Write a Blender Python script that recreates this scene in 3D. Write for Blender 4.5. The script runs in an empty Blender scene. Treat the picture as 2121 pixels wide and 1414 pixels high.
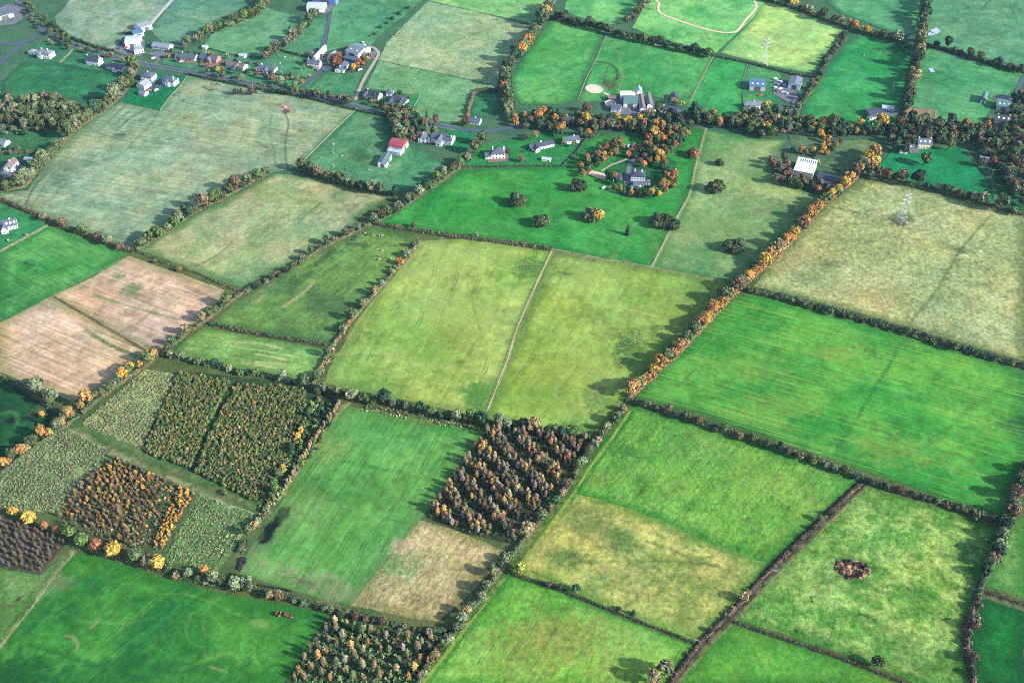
import bpy, bmesh, math, random
import numpy as np
from mathutils import Vector, Matrix
from mathutils.geometry import delaunay_2d_cdt

random.seed(7)
rng = np.random.default_rng(7)
SC = bpy.context.scene
COL = SC.collection
R = math.radians

# ------------------------------------------------------------------ camera model (photo pixels -> ground metres)
PW, PH, FOC, TILT, CAMH = 2121.0, 1414.0, 2200.0, R(41.0), 481.0
CT, ST = math.cos(TILT), math.sin(TILT)


def G(x, y, z=0.0):
    u = (x - PW / 2) / FOC
    v = (y - PH / 2) / FOC
    t = (CAMH - z) / (ST + v * CT)
    return (u * t, (CT - v * ST) * t)


def GL(pts):
    return [G(x, y) for x, y in pts]


def lin(c):
    c = np.asarray(c, float) / 255.0
    return np.where(c <= 0.04045, c / 12.92, ((c + 0.055) / 1.055) ** 2.4)


KALB = 3.4


def alb(c):
    return lin(c) / KALB


# ------------------------------------------------------------------ numpy noise
def _h(ix, iy, s):
    n = (ix.astype(np.int64) * 374761393 + iy.astype(np.int64) * 668265263 + s * 1442695041) & 0xFFFFFFFF
    n = ((n ^ (n >> 13)) * 1274126177) & 0xFFFFFFFF
    n = (n ^ (n >> 16)) & 0xFFFF
    return n / 65535.0


def vn(x, y, s=0):
    xi = np.floor(x); yi = np.floor(y)
    fx = x - xi; fy = y - yi
    fx = fx * fx * (3 - 2 * fx); fy = fy * fy * (3 - 2 * fy)
    a = _h(xi, yi, s); b = _h(xi + 1, yi, s); c = _h(xi, yi + 1, s); d = _h(xi + 1, yi + 1, s)
    return (a * (1 - fx) + b * fx) * (1 - fy) + (c * (1 - fx) + d * fx) * fy


def fbm(x, y, s=0, o=4):
    r = 0; a = 0.5; t = 0
    for k in range(o):
        r = r + a * vn(x, y, s + k * 17); t += a
        x = x * 2.03 + 11.3; y = y * 2.03 + 7.7; a *= 0.5
    return r / t


def sstep(e0, e1, x):
    t = np.clip((x - e0) / (e1 - e0), 0, 1)
    return t * t * (3 - 2 * t)


# ------------------------------------------------------------------ mesh helpers
def mk(name, V, faces, mats, fmat=None, tint=None, smooth=False):
    """V: N x 3; faces: list of (M x k) int arrays; tint: per-face rgb (all faces in order)."""
    me = bpy.data.meshes.new(name)
    V = np.ascontiguousarray(V, dtype=np.float32)
    faces = [np.asarray(f, dtype=np.int32) for f in faces if len(f)]
    me.vertices.add(len(V)); me.vertices.foreach_set('co', V.ravel())
    li = np.concatenate([f.ravel() for f in faces])
    cnt = np.concatenate([np.full(len(f), f.shape[1], np.int32) for f in faces])
    st = np.concatenate([[0], np.cumsum(cnt)[:-1]]).astype(np.int32)
    me.loops.add(len(li)); me.loops.foreach_set('vertex_index', li)
    me.polygons.add(len(cnt)); me.polygons.foreach_set('loop_start', st)
    if fmat is not None:
        me.polygons.foreach_set('material_index', np.asarray(fmat, np.int32))
    me.polygons.foreach_set('use_smooth', np.full(len(cnt), bool(smooth)))
    for m in mats:
        me.materials.append(m)
    if tint is not None:
        a = me.attributes.new('tint', 'FLOAT_COLOR', 'FACE')
        t = np.ones((len(cnt), 4), np.float32); t[:, :3] = tint
        a.data.foreach_set('color', t.ravel())
    me.update(calc_edges=True)
    return me


def ob(name, me, parent=None, loc=None, rz=0.0, sc=None):
    o = bpy.data.objects.new(name, me); COL.objects.link(o)
    if parent is not None:
        o.parent = parent
    if loc is not None:
        o.location = loc
    if rz:
        o.rotation_euler = (0, 0, rz)
    if sc is not None:
        o.scale = sc if hasattr(sc, '__len__') else (sc, sc, sc)
    return o


def tag(o, label, cat, group=None, kind=None):
    o['label'] = label; o['category'] = cat
    if group: o['group'] = group
    if kind: o['kind'] = kind
    return o


def empty(name, loc, rz=0.0, sc=None):
    o = ob(name, None, None, loc, rz, sc)
    o.empty_display_size = 0.5
    return o


class MB:
    """collects plain shapes into one mesh"""
    def __init__(s): s.v = []; s.f = []; s.m = []
    def add(s, vs, fs, m=0):
        b = len(s.v); s.v += [tuple(v) for v in vs]
        s.f += [tuple(i + b for i in f) for f in fs]; s.m += [m] * len(fs)
    def box(s, x0, x1, y0, y1, z0, z1, m=0):
        s.add([(x0, y0, z0), (x1, y0, z0), (x1, y1, z0), (x0, y1, z0), (x0, y0, z1), (x1, y0, z1), (x1, y1, z1), (x0, y1, z1)],
              [(0, 3, 2, 1), (4, 5, 6, 7), (0, 1, 5, 4), (1, 2, 6, 5), (2, 3, 7, 6), (3, 0, 4, 7)], m)
    def bar(s, a, b, w, m=0, w2=None):
        a = Vector(a); b = Vector(b); d = (b - a).normalized()
        u = d.orthogonal().normalized(); v = d.cross(u); w2 = w if w2 is None else w2
        vs = [a + u * w + v * w, a - u * w + v * w, a - u * w - v * w, a + u * w - v * w,
              b + u * w2 + v * w2, b - u * w2 + v * w2, b - u * w2 - v * w2, b + u * w2 - v * w2]
        s.add(vs, [(0, 1, 2, 3), (7, 6, 5, 4), (0, 4, 5, 1), (1, 5, 6, 2), (2, 6, 7, 3), (3, 7, 4, 0)], m)
    def cyl(s, c, r, h, n=12, m=0, r2=None, axis='z'):
        r2 = r if r2 is None else r2; vs = []
        for k in range(n):
            a = 2 * math.pi * k / n
            for rr, t in ((r, 0), (r2, h)):
                p = (rr * math.cos(a), rr * math.sin(a), t)
                if axis == 'x': p = (p[2], p[0], p[1])
                if axis == 'y': p = (p[0], p[2], p[1])
                vs.append((c[0] + p[0], c[1] + p[1], c[2] + p[2]))
        fs = [(2 * k, 2 * ((k + 1) % n), 2 * ((k + 1) % n) + 1, 2 * k + 1) for k in range(n)]
        fs += [tuple(2 * k for k in range(n))[::-1], tuple(2 * k + 1 for k in range(n))]
        s.add(vs, fs, m)
    def mesh(s, name, mats):
        me = bpy.data.meshes.new(name); me.from_pydata(s.v, [], s.f)
        for m in mats: me.materials.append(m)
        me.polygons.foreach_set('material_index', s.m); me.update()
        bm = bmesh.new(); bm.from_mesh(me); bmesh.ops.recalc_face_normals(bm, faces=bm.faces); bm.to_mesh(me); bm.free()
        return me


# ------------------------------------------------------------------ materials
def newmat(name, rough=0.9, spec=0.15):
    m = bpy.data.materials.new(name); m.use_nodes = True
    nt = m.node_tree; b = nt.nodes['Principled BSDF']
    b.inputs['Roughness'].default_value = rough
    b.inputs['Specular IOR Level'].default_value = spec
    return m, nt, b


def nd(nt, t, **kw):
    n = nt.nodes.new(t)
    for k, v in kw.items(): setattr(n, k, v)
    return n


def mathn(nt, op, a, b=None, c=None, clamp=False):
    n = nd(nt, 'ShaderNodeMath', operation=op, use_clamp=clamp)
    for i, x in enumerate((a, b, c)):
        if x is None: continue
        if isinstance(x, (int, float)): n.inputs[i].default_value = x
        else: nt.links.new(x, n.inputs[i])
    return n.outputs[0]


def noise(nt, vec, scale, detail=3.0, rough=0.55):
    n = nd(nt, 'ShaderNodeTexNoise'); n.inputs['Scale'].default_value = scale
    n.inputs['Detail'].default_value = detail; n.inputs['Roughness'].default_value = rough
    nt.links.new(vec, n.inputs['Vector'])
    return n.outputs['Fac']


def mulcol(nt, col, fac):
    """colour * scalar"""
    n = nd(nt, 'ShaderNodeVectorMath', operation='SCALE')
    nt.links.new(col, n.inputs[0]); nt.links.new(fac, n.inputs['Scale'])
    return n.outputs[0]


def maprange(nt, x, a, b, c, d):
    n = nd(nt, 'ShaderNodeMapRange'); nt.links.new(x, n.inputs['Value'])
    for k, v in zip(('From Min', 'From Max', 'To Min', 'To Max'), (a, b, c, d)): n.inputs[k].default_value = v
    return n.outputs['Result']


def solid(name, c, var=0.15, scale=0.6, rough=0.85, spec=0.2, metallic=0.0, raw=False):
    m, nt, b = newmat(name, rough, spec)
    b.inputs['Metallic'].default_value = metallic
    base = nd(nt, 'ShaderNodeRGB'); cc = c if raw else lin(c)
    base.outputs[0].default_value = (*[float(v) for v in cc], 1)
    geo = nd(nt, 'ShaderNodeNewGeometry')
    f = maprange(nt, noise(nt, geo.outputs['Position'], scale, 4), 0.25, 0.75, 1 - var, 1 + var)
    nt.links.new(mulcol(nt, base.outputs[0], f), b.inputs['Base Color'])
    return m


def foliage_mat(name, rel=True):
    m, nt, b = newmat(name, 0.75, 0.12)
    at = nd(nt, 'ShaderNodeAttribute', attribute_name='tint')
    col = at.outputs['Color']
    geo = nd(nt, 'ShaderNodeNewGeometry')
    if rel:
        oi = nd(nt, 'ShaderNodeObjectInfo')
        mx = nd(nt, 'ShaderNodeVectorMath', operation='MULTIPLY')
        nt.links.new(col, mx.inputs[0]); nt.links.new(oi.outputs['Color'], mx.inputs[1]); col = mx.outputs[0]
    f1 = maprange(nt, noise(nt, geo.outputs['Position'], 0.7, 3), 0.3, 0.7, 0.62, 1.42)
    col = mulcol(nt, col, f1)
    hm = nd(nt, 'ShaderNodeMix', data_type='RGBA'); hm.inputs['A'].default_value = (1.22, .93, .85, 1); hm.inputs['B'].default_value = (.76, 1.07, 1.0, 1)
    nt.links.new(maprange(nt, noise(nt, geo.outputs['Position'], 0.38, 2), .34, .66, 0, 1), hm.inputs['Factor'])
    h2 = nd(nt, 'ShaderNodeVectorMath', operation='MULTIPLY'); nt.links.new(col, h2.inputs[0]); nt.links.new(hm.outputs['Result'], h2.inputs[1]); col = h2.outputs[0]
    nt.links.new(col, b.inputs['Base Color'])
    return m


M_LEAF = foliage_mat('leaves_by_tree', True)
M_HEDGE = foliage_mat('hedge_leaves', False)
M_BARK = solid('bark', (0.055, 0.043, 0.032), 0.3, 3.0, raw=True)
M_PALEBARK = solid('pale_bark', (0.22, 0.19, 0.16), 0.3, 3.0, raw=True)
_fm = {}


def field_mat(ang=0.0, streak=0.0, grain=0.25, bump=0.25, fine=1.0, spec=0.05, lines=None, tram=None):
    key = (round(ang, 2), streak, grain, bump, fine, lines, tram)
    if key in _fm: return _fm[key]
    m, nt, b = newmat('field_turf', 0.95, spec)
    at = nd(nt, 'ShaderNodeAttribute', attribute_name='tint')
    geo = nd(nt, 'ShaderNodeNewGeometry')
    g1 = noise(nt, geo.outputs['Position'], 0.42 * fine, 4, 0.65)
    g2 = noise(nt, geo.outputs['Position'], 1.3 * fine, 2, 0.6)
    f = maprange(nt, g1, 0.28, 0.72, 1 - grain, 1 + grain)
    f2 = maprange(nt, g2, 0.25, 0.75, 1 - grain * 0.6, 1 + grain * 0.6)
    f = mathn(nt, 'MULTIPLY', f, f2)
    if streak > 0:
        mp = nd(nt, 'ShaderNodeMapping'); mp.vector_type = 'TEXTURE'
        mp.inputs['Rotation'].default_value = (0, 0, ang); mp.inputs['Scale'].default_value = (28.0, 1.0, 1.0)
        nt.links.new(geo.outputs['Position'], mp.inputs['Vector'])
        s = noise(nt, mp.outputs[0], 0.62, 2, 0.5)
        f = mathn(nt, 'MULTIPLY', f, maprange(nt, s, 0.3, 0.7, 1 - streak, 1 + streak))
    colr = mulcol(nt, at.outputs['Color'], f)
    if tram:
        mp = nd(nt, 'ShaderNodeMapping'); mp.vector_type = 'TEXTURE'
        mp.inputs['Rotation'].default_value = (0, 0, ang)
        nt.links.new(geo.outputs['Position'], mp.inputs['Vector'])
        sx = nd(nt, 'ShaderNodeSeparateXYZ'); nt.links.new(mp.outputs[0], sx.inputs[0])
        wob = mathn(nt, 'MULTIPLY', mathn(nt, 'SUBTRACT', noise(nt, geo.outputs['Position'], .012, 2, .5), .5), 26.0)
        v = mathn(nt, 'ADD', sx.outputs['Y'], wob)
        tot = None
        for off in (0.0, 1.8):
            q = mathn(nt, 'PINGPONG', mathn(nt, 'ADD', v, off), tram[0] / 2)
            k = maprange(nt, q, .18, .75, 1, 0)
            tot = k if tot is None else mathn(nt, 'MAXIMUM', tot, k)
        msk = maprange(nt, noise(nt, geo.outputs['Position'], .03, 3, .6), .42, .62, 0, 1)
        brk = maprange(nt, noise(nt, geo.outputs['Position'], .25, 2, .6), .3, .6, .2, 1)
        tk = mathn(nt, 'MULTIPLY', mathn(nt, 'MULTIPLY', tot, msk), brk)
        colr = mulcol(nt, colr, mathn(nt, 'ADD', mathn(nt, 'MULTIPLY', tk, tram[1]), 1.0))
    if lines:
        mp = nd(nt, 'ShaderNodeMapping'); mp.vector_type = 'TEXTURE'
        mp.inputs['Rotation'].default_value = (0, 0, ang); mp.inputs['Scale'].default_value = (55.0, 1.0, 1.0)
        nt.links.new(geo.outputs['Position'], mp.inputs['Vector'])
        k1 = maprange(nt, noise(nt, mp.outputs[0], 0.5, 3, 0.6), .50, .60, 0, 1)
        k2 = maprange(nt, noise(nt, geo.outputs['Position'], .045, 3, 0.6), .36, .62, .15, 1)
        k3 = maprange(nt, noise(nt, geo.outputs['Position'], .5, 2, 0.6), .35, .6, .3, 1)
        k = mathn(nt, 'MULTIPLY', mathn(nt, 'MULTIPLY', mathn(nt, 'MULTIPLY', k1, k2), k3), lines[1])
        mx = nd(nt, 'ShaderNodeMix', data_type='RGBA'); nt.links.new(k, mx.inputs['Factor']); nt.links.new(colr, mx.inputs['A'])
        mx.inputs['B'].default_value = (*[float(v) for v in alb(lines[0])], 1); colr = mx.outputs['Result']
    nt.links.new(colr, b.inputs['Base Color'])
    if bump > 0:
        bp = nd(nt, 'ShaderNodeBump'); bp.inputs['Strength'].default_value = 1.0; bp.inputs['Distance'].default_value = bump
        nt.links.new(noise(nt, geo.outputs['Position'], 0.3 * fine, 4, 0.6), bp.inputs['Height'])
        nt.links.new(bp.outputs[0], b.inputs['Normal'])
    _fm[key] = m
    return m
# ------------------------------------------------------------------ fields: (label, outline, colour, second colour, options)
# options: d = photo direction of the mowing / drill lines, s = line strength, g = grain, b = bump, S = patch size m, e = margin colour
FIELDS = [
 ("wide sage khaki pasture with a ring of mud and trampled paths", [(388,158),(520,178),(640,203),(740,227),(700,265),(617,346),(575,355),(555,360),(480,400),(400,440),(340,480),(285,515),(268,521),(215,490),(150,470),(90,445),(0,415),(0,400),(55,395),(75,370),(110,320),(165,270),(215,230),(250,212),(330,229),(352,200)], (143,163,124),(126,156,118), dict(d=(2,.33),s=.17,g=.16,b=.3,e=(96,142,100))),  # muted tone includes distance haze put into the colour
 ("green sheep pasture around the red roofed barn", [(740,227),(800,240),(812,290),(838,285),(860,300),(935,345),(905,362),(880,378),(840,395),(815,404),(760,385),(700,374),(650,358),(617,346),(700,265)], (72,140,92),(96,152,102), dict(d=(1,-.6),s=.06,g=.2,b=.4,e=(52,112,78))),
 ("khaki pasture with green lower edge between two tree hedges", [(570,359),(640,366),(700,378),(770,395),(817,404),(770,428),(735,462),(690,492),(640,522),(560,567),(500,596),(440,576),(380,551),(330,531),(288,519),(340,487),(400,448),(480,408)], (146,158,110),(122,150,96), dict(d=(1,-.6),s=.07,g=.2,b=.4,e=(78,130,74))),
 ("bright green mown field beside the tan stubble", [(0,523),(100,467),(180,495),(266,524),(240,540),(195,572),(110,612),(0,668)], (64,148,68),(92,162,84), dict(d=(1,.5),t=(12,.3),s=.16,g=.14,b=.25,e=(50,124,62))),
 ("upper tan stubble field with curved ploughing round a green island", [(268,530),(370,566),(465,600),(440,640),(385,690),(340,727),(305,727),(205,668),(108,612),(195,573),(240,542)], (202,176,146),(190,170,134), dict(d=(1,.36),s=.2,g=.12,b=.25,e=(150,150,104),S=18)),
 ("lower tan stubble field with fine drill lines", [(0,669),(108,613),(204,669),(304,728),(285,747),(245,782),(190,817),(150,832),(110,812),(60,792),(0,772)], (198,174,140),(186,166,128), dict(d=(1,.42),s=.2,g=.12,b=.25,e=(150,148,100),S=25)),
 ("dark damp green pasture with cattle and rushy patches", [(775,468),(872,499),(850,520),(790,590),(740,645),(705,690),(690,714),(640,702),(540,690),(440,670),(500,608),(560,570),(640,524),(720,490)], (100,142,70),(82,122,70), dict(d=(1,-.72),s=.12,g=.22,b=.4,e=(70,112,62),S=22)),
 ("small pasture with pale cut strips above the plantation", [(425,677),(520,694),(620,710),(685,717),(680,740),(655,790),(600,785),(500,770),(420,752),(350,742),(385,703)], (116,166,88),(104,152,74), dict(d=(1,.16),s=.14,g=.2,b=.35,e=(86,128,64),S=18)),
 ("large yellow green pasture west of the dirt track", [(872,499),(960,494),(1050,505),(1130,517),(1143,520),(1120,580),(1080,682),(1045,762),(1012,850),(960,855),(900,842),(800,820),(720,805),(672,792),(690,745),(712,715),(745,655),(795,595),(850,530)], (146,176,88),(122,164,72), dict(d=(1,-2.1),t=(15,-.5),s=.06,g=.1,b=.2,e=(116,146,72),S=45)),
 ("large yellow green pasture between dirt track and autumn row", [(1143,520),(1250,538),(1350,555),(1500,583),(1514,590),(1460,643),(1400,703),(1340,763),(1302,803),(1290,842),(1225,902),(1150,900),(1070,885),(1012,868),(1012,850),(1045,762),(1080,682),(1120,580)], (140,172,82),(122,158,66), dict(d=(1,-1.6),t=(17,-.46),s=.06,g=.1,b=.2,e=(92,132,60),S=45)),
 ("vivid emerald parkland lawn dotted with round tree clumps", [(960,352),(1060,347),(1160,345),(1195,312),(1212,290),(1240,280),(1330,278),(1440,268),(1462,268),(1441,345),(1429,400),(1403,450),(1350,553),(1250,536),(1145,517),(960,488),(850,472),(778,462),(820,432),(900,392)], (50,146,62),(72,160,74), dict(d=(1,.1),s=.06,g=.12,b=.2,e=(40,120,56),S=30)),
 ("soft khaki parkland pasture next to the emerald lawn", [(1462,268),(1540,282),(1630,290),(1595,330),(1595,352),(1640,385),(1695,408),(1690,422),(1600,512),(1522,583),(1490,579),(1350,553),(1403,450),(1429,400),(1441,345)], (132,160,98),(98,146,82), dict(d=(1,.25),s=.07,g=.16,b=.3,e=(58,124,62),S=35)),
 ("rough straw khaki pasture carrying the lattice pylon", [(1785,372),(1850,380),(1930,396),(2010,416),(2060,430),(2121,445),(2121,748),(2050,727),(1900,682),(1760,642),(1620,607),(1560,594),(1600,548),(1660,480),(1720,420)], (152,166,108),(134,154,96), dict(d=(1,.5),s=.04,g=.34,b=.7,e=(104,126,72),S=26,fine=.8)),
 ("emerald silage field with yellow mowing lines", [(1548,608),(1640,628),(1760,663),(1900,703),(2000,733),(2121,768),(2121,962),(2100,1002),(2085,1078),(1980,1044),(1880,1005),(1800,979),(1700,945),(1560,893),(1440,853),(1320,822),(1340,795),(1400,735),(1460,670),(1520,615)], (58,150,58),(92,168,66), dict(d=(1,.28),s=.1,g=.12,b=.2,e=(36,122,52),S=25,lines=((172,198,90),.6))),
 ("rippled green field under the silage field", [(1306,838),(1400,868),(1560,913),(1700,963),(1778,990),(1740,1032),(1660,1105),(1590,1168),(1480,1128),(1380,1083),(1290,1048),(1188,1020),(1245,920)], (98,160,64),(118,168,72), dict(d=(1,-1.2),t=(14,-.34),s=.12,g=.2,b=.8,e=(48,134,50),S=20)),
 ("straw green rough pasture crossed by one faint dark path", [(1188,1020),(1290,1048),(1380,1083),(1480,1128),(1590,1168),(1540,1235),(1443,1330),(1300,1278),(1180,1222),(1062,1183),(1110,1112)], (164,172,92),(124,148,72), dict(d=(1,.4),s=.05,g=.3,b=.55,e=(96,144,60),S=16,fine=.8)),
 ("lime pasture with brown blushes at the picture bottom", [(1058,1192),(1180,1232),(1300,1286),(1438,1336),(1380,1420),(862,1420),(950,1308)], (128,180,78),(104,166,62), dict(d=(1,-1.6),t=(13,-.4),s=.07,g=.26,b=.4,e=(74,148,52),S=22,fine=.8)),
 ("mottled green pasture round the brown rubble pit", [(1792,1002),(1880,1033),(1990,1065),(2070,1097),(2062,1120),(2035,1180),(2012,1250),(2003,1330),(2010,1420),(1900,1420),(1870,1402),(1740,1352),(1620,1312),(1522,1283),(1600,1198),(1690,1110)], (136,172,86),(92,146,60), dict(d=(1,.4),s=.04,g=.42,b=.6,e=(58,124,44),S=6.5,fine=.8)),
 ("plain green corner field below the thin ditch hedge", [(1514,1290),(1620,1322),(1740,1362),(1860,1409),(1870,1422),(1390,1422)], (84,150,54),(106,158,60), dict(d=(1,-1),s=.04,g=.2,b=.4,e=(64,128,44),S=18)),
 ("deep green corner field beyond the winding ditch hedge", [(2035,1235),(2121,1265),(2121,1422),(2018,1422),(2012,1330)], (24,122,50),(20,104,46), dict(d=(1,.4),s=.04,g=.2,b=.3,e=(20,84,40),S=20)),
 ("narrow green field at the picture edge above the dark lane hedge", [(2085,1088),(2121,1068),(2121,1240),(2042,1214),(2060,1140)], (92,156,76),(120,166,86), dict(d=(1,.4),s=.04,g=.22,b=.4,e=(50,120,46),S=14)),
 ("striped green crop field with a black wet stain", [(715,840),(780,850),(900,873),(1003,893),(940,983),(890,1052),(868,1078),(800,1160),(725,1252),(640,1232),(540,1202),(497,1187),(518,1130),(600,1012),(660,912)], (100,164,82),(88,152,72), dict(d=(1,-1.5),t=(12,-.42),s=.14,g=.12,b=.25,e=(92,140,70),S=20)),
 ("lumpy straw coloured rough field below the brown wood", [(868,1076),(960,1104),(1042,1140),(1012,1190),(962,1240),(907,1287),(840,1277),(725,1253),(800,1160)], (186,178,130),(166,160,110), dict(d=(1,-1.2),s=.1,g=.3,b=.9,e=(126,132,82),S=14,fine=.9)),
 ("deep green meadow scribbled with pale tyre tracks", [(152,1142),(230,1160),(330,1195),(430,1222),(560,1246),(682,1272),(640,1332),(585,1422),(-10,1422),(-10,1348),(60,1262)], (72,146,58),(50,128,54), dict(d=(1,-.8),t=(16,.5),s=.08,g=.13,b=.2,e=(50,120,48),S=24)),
 ("rough green strip beside the pale farm path", [(-5,1176),(80,1192),(138,1145),(60,1255),(-5,1338)], (92,146,72),(112,152,86), dict(d=(1,-1),s=.05,g=.26,b=.4,e=(70,120,60),S=14)),
 ("dark green field with wet hollows beneath the pale willow", [(-5,778),(50,806),(112,852),(100,880),(60,922),(-5,962)], (44,108,60),(32,92,54), dict(d=(1,.3),s=.04,g=.16,b=.2,e=(26,72,50),S=18)),
 ("young plantation of pale rough grass above the green path", [(300,765),(366,775),(292,930),(165,880)], (134,154,92),(112,138,82), dict(d=(1,-1.1),s=.2,g=.3,b=.6,S=14)),
 ("young plantation of pale rough grass below the green path", [(140,885),(232,938),(120,1062),(-5,1056),(-5,985),(50,935)], (120,144,88),(100,128,78), dict(d=(1,-1.1),s=.22,g=.3,b=.6,S=14)),
 ("striped plantation plot with dark planting lines", [(410,1020),(530,1062),(490,1130),(440,1195),(340,1158)], (108,150,84),(86,124,72), dict(d=(1,-1.3),s=.26,g=.26,b=.6,S=14)),
 ("grassy floor of the olive plantation blocks", [(370,768),(632,796),(700,830),(600,1005),(530,1040),(400,978),(292,934)], (54,84,50),(48,72,46), dict(d=(1,-1.3),s=.1,g=.3,b=.5,S=14)),
 ("dim grassy floor beneath the orange plantation", [(240,945),(405,1020),(340,1152),(225,1135),(125,1064)], (74,92,56),(60,80,52), dict(d=(1,-1.3),s=.1,g=.3,b=.5,S=14)),
 ("dark grassy floor of the square brown wood", [(1010,892),(1120,897),(1225,908),(1150,1010),(1060,1125),(960,1104),(885,1072),(940,985)], (60,76,48),(48,62,44), dict(d=(1,-1.3),s=.1,g=.35,b=.6,S=12)),
 ("scrubby floor of the thin brown wood at the bottom", [(690,1272),(760,1292),(850,1312),(940,1308),(862,1422),(585,1422),(640,1332)], (62,92,54),(48,76,48), dict(d=(1,-1.3),s=.1,g=.35,b=.6,S=12)),
 ("dark floor of the grey thicket", [(-5,1066),(60,1082),(142,1120),(82,1190),(-5,1174)], (84,80,72),(70,74,60), dict(g=.3,b=.6,S=12)),
 # upper part: blue distance haze is mixed into these field colours
 ("dark green paddock below the village road", [(45,130),(120,132),(200,147),(268,152),(258,180),(216,202),(160,217),(100,212),(0,207),(5,170)], (46,122,78),(60,134,88), dict(d=(1,.1),s=.12,g=.2,b=.4,e=(40,100,70),S=14)),
 ("pale sage field beside the top road", [(115,35),(135,15),(150,-8),(365,-8),(300,62),(255,78),(237,104),(160,82),(118,55)], (132,158,130),(106,148,118), dict(d=(1,.2),s=.07,g=.14,b=.3,S=25)),
 ("dull green field right of the straight farm lane", [(368,-8),(545,-8),(440,50),(402,85),(345,98),(312,64)], (84,142,112),(104,150,120), dict(d=(1,.2),s=.07,g=.14,b=.3,S=25)),
 ("green pasture between two hedges behind the bungalows", [(545,12),(565,22),(640,40),(635,50),(553,118),(480,112),(420,95),(440,72)], (102,160,114),(88,150,104), dict(d=(1,-.3),s=.05,g=.16,b=.3,S=25)),
 ("green pasture left of the tarmac lane", [(652,38),(679,38),(664,110),(600,112),(582,102)], (72,138,100),(88,148,106), dict(g=.16,b=.3,S=20)),
 ("green pasture right of the tarmac lane", [(690,12),(725,-8),(885,-8),(845,28),(800,62),(765,97),(720,96),(674,108)], (76,144,100),(94,156,106), dict(g=.16,b=.3,S=22)),
 ("straw green grazed pasture above its wire fence", [(886,3),(1000,28),(1095,55),(1090,75),(1060,112),(1032,150),(1035,180),(900,150),(785,126),(800,90)], (146,170,122),(126,162,112), dict(d=(1,.2),s=.05,g=.24,b=.45,S=22)),
 ("green grazed pasture below the wire fence", [(785,126),(900,150),(1035,180),(990,192),(965,242),(940,257),(845,238),(852,197),(757,182)], (114,162,108),(98,154,100), dict(d=(1,.2),s=.05,g=.2,b=.4,S=22)),
 ("bright green pasture at the top edge", [(886,-8),(1148,-8),(1120,30),(1098,48),(985,24),(890,2)], (112,180,106),(130,188,116), dict(g=.12,b=.3,S=25)),
 ("smooth green field left of the paddock fence", [(1145,40),(1252,62),(1228,130),(1197,207),(1160,217),(1080,217),(1060,192),(1060,160),(1095,102)], (76,162,82),(98,172,94), dict(d=(1,-.8),s=.05,g=.14,b=.3,e=(46,122,66),S=30)),
 ("small bright field between the upper hedges", [(1172,-8),(1345,-8),(1330,12),(1300,45),(1262,52),(1170,28)], (112,184,106),(84,164,94), dict(g=.14,b=.3,S=25)),
 ("green field inside and around the sand gallop loop", [(1345,-8),(1590,-8),(1560,40),(1483,110),(1400,96),(1310,58),(1335,12)], (90,176,96),(122,190,110), dict(d=(1,-.9),t=(16,.3),s=.06,g=.12,b=.25,S=28)),
 ("green paddock with curved tractor tracks behind the stables", [(1262,66),(1330,82),(1478,116),(1425,217),(1340,197),(1260,207),(1200,212),(1232,130)], (64,154,82),(86,166,92), dict(d=(1,-.5),t=(18,.28),s=.05,g=.14,b=.3,S=26)),
 ("pale lime field with the far pylon", [(1588,-8),(1620,5),(1690,37),(1745,57),(1742,75),(1702,122),(1680,152),(1600,138),(1492,110),(1562,40)], (158,198,112),(138,188,104), dict(d=(1,-.6),s=.05,g=.14,b=.3,e=(100,166,90),S=28)),
 ("narrow green field below the pale lime field", [(1484,116),(1550,130),(1535,172),(1535,245),(1430,232),(1422,218),(1450,168)], (56,160,84),(72,166,90), dict(d=(1,-.9),s=.04,g=.14,b=.3,S=26)),
 ("small paddock round the blue barn", [(1552,131),(1610,145),(1625,180),(1600,235),(1540,240),(1537,175)], (64,140,82),(80,148,90), dict(g=.2,b=.3,S=16)),
 ("emerald field with a ragged dark patch in its corner", [(1790,65),(1890,92),(1884,180),(1866,252),(1780,267),(1655,252),(1665,210),(1702,155),(1752,90)], (40,150,80),(72,164,96), dict(d=(1,-.9),s=.05,g=.14,b=.3,e=(30,112,72),S=30)),
 ("green field along the top hedge", [(1700,-8),(1918,-8),(1908,87),(1832,62),(1742,30)], (72,150,98),(90,162,108), dict(d=(1,.1),s=.05,g=.14,b=.3,e=(44,116,82),S=30)),
 ("dull green field with two grey puddles", [(1922,-8),(2130,-8),(2130,142),(1990,107),(1912,87)], (84,146,106),(98,156,112), dict(d=(1,.1),s=.06,g=.16,b=.3,S=30)),
 ("green field with ridge lines above the sand paddock", [(1908,97),(1990,122),(2117,152),(2110,178),(2060,217),(2022,268),(1935,266),(1938,228),(1878,221)], (66,148,92),(88,160,104), dict(d=(1,.15),s=.12,g=.16,b=.3,S=26)),
 ("bare sandy brown paddock beside the tall hedge", [(1877,222),(1938,229),(1930,264),(1880,252)], (164,146,110),(146,136,102), dict(g=.14,b=.2,S=12)),
 ("deep emerald lawn below the white house", [(1850,312),(1990,306),(2042,372),(2058,418),(1960,392),(1870,372),(1812,352)], (22,132,80),(30,146,90), dict(g=.12,b=.2,S=24)),
 ("dark green lawn by the right wood", [(1992,305),(2020,310),(2130,370),(2130,440),(2060,420),(2044,372)], (30,100,66),(36,112,74), dict(g=.12,b=.2,S=24)),
 ("dull green paddock beside the autumn drive", [(1705,292),(1825,290),(1800,330),(1762,372),(1740,352),(1700,345),(1735,318)], (96,128,82),(84,118,78), dict(g=.14,b=.3,S=20)),
 ("small dull paddock left of the autumn drive", [(1632,280),(1705,285),(1690,300),(1640,305)], (84,120,80),(80,112,78), dict(g=.14,b=.3,S=20)),
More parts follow.
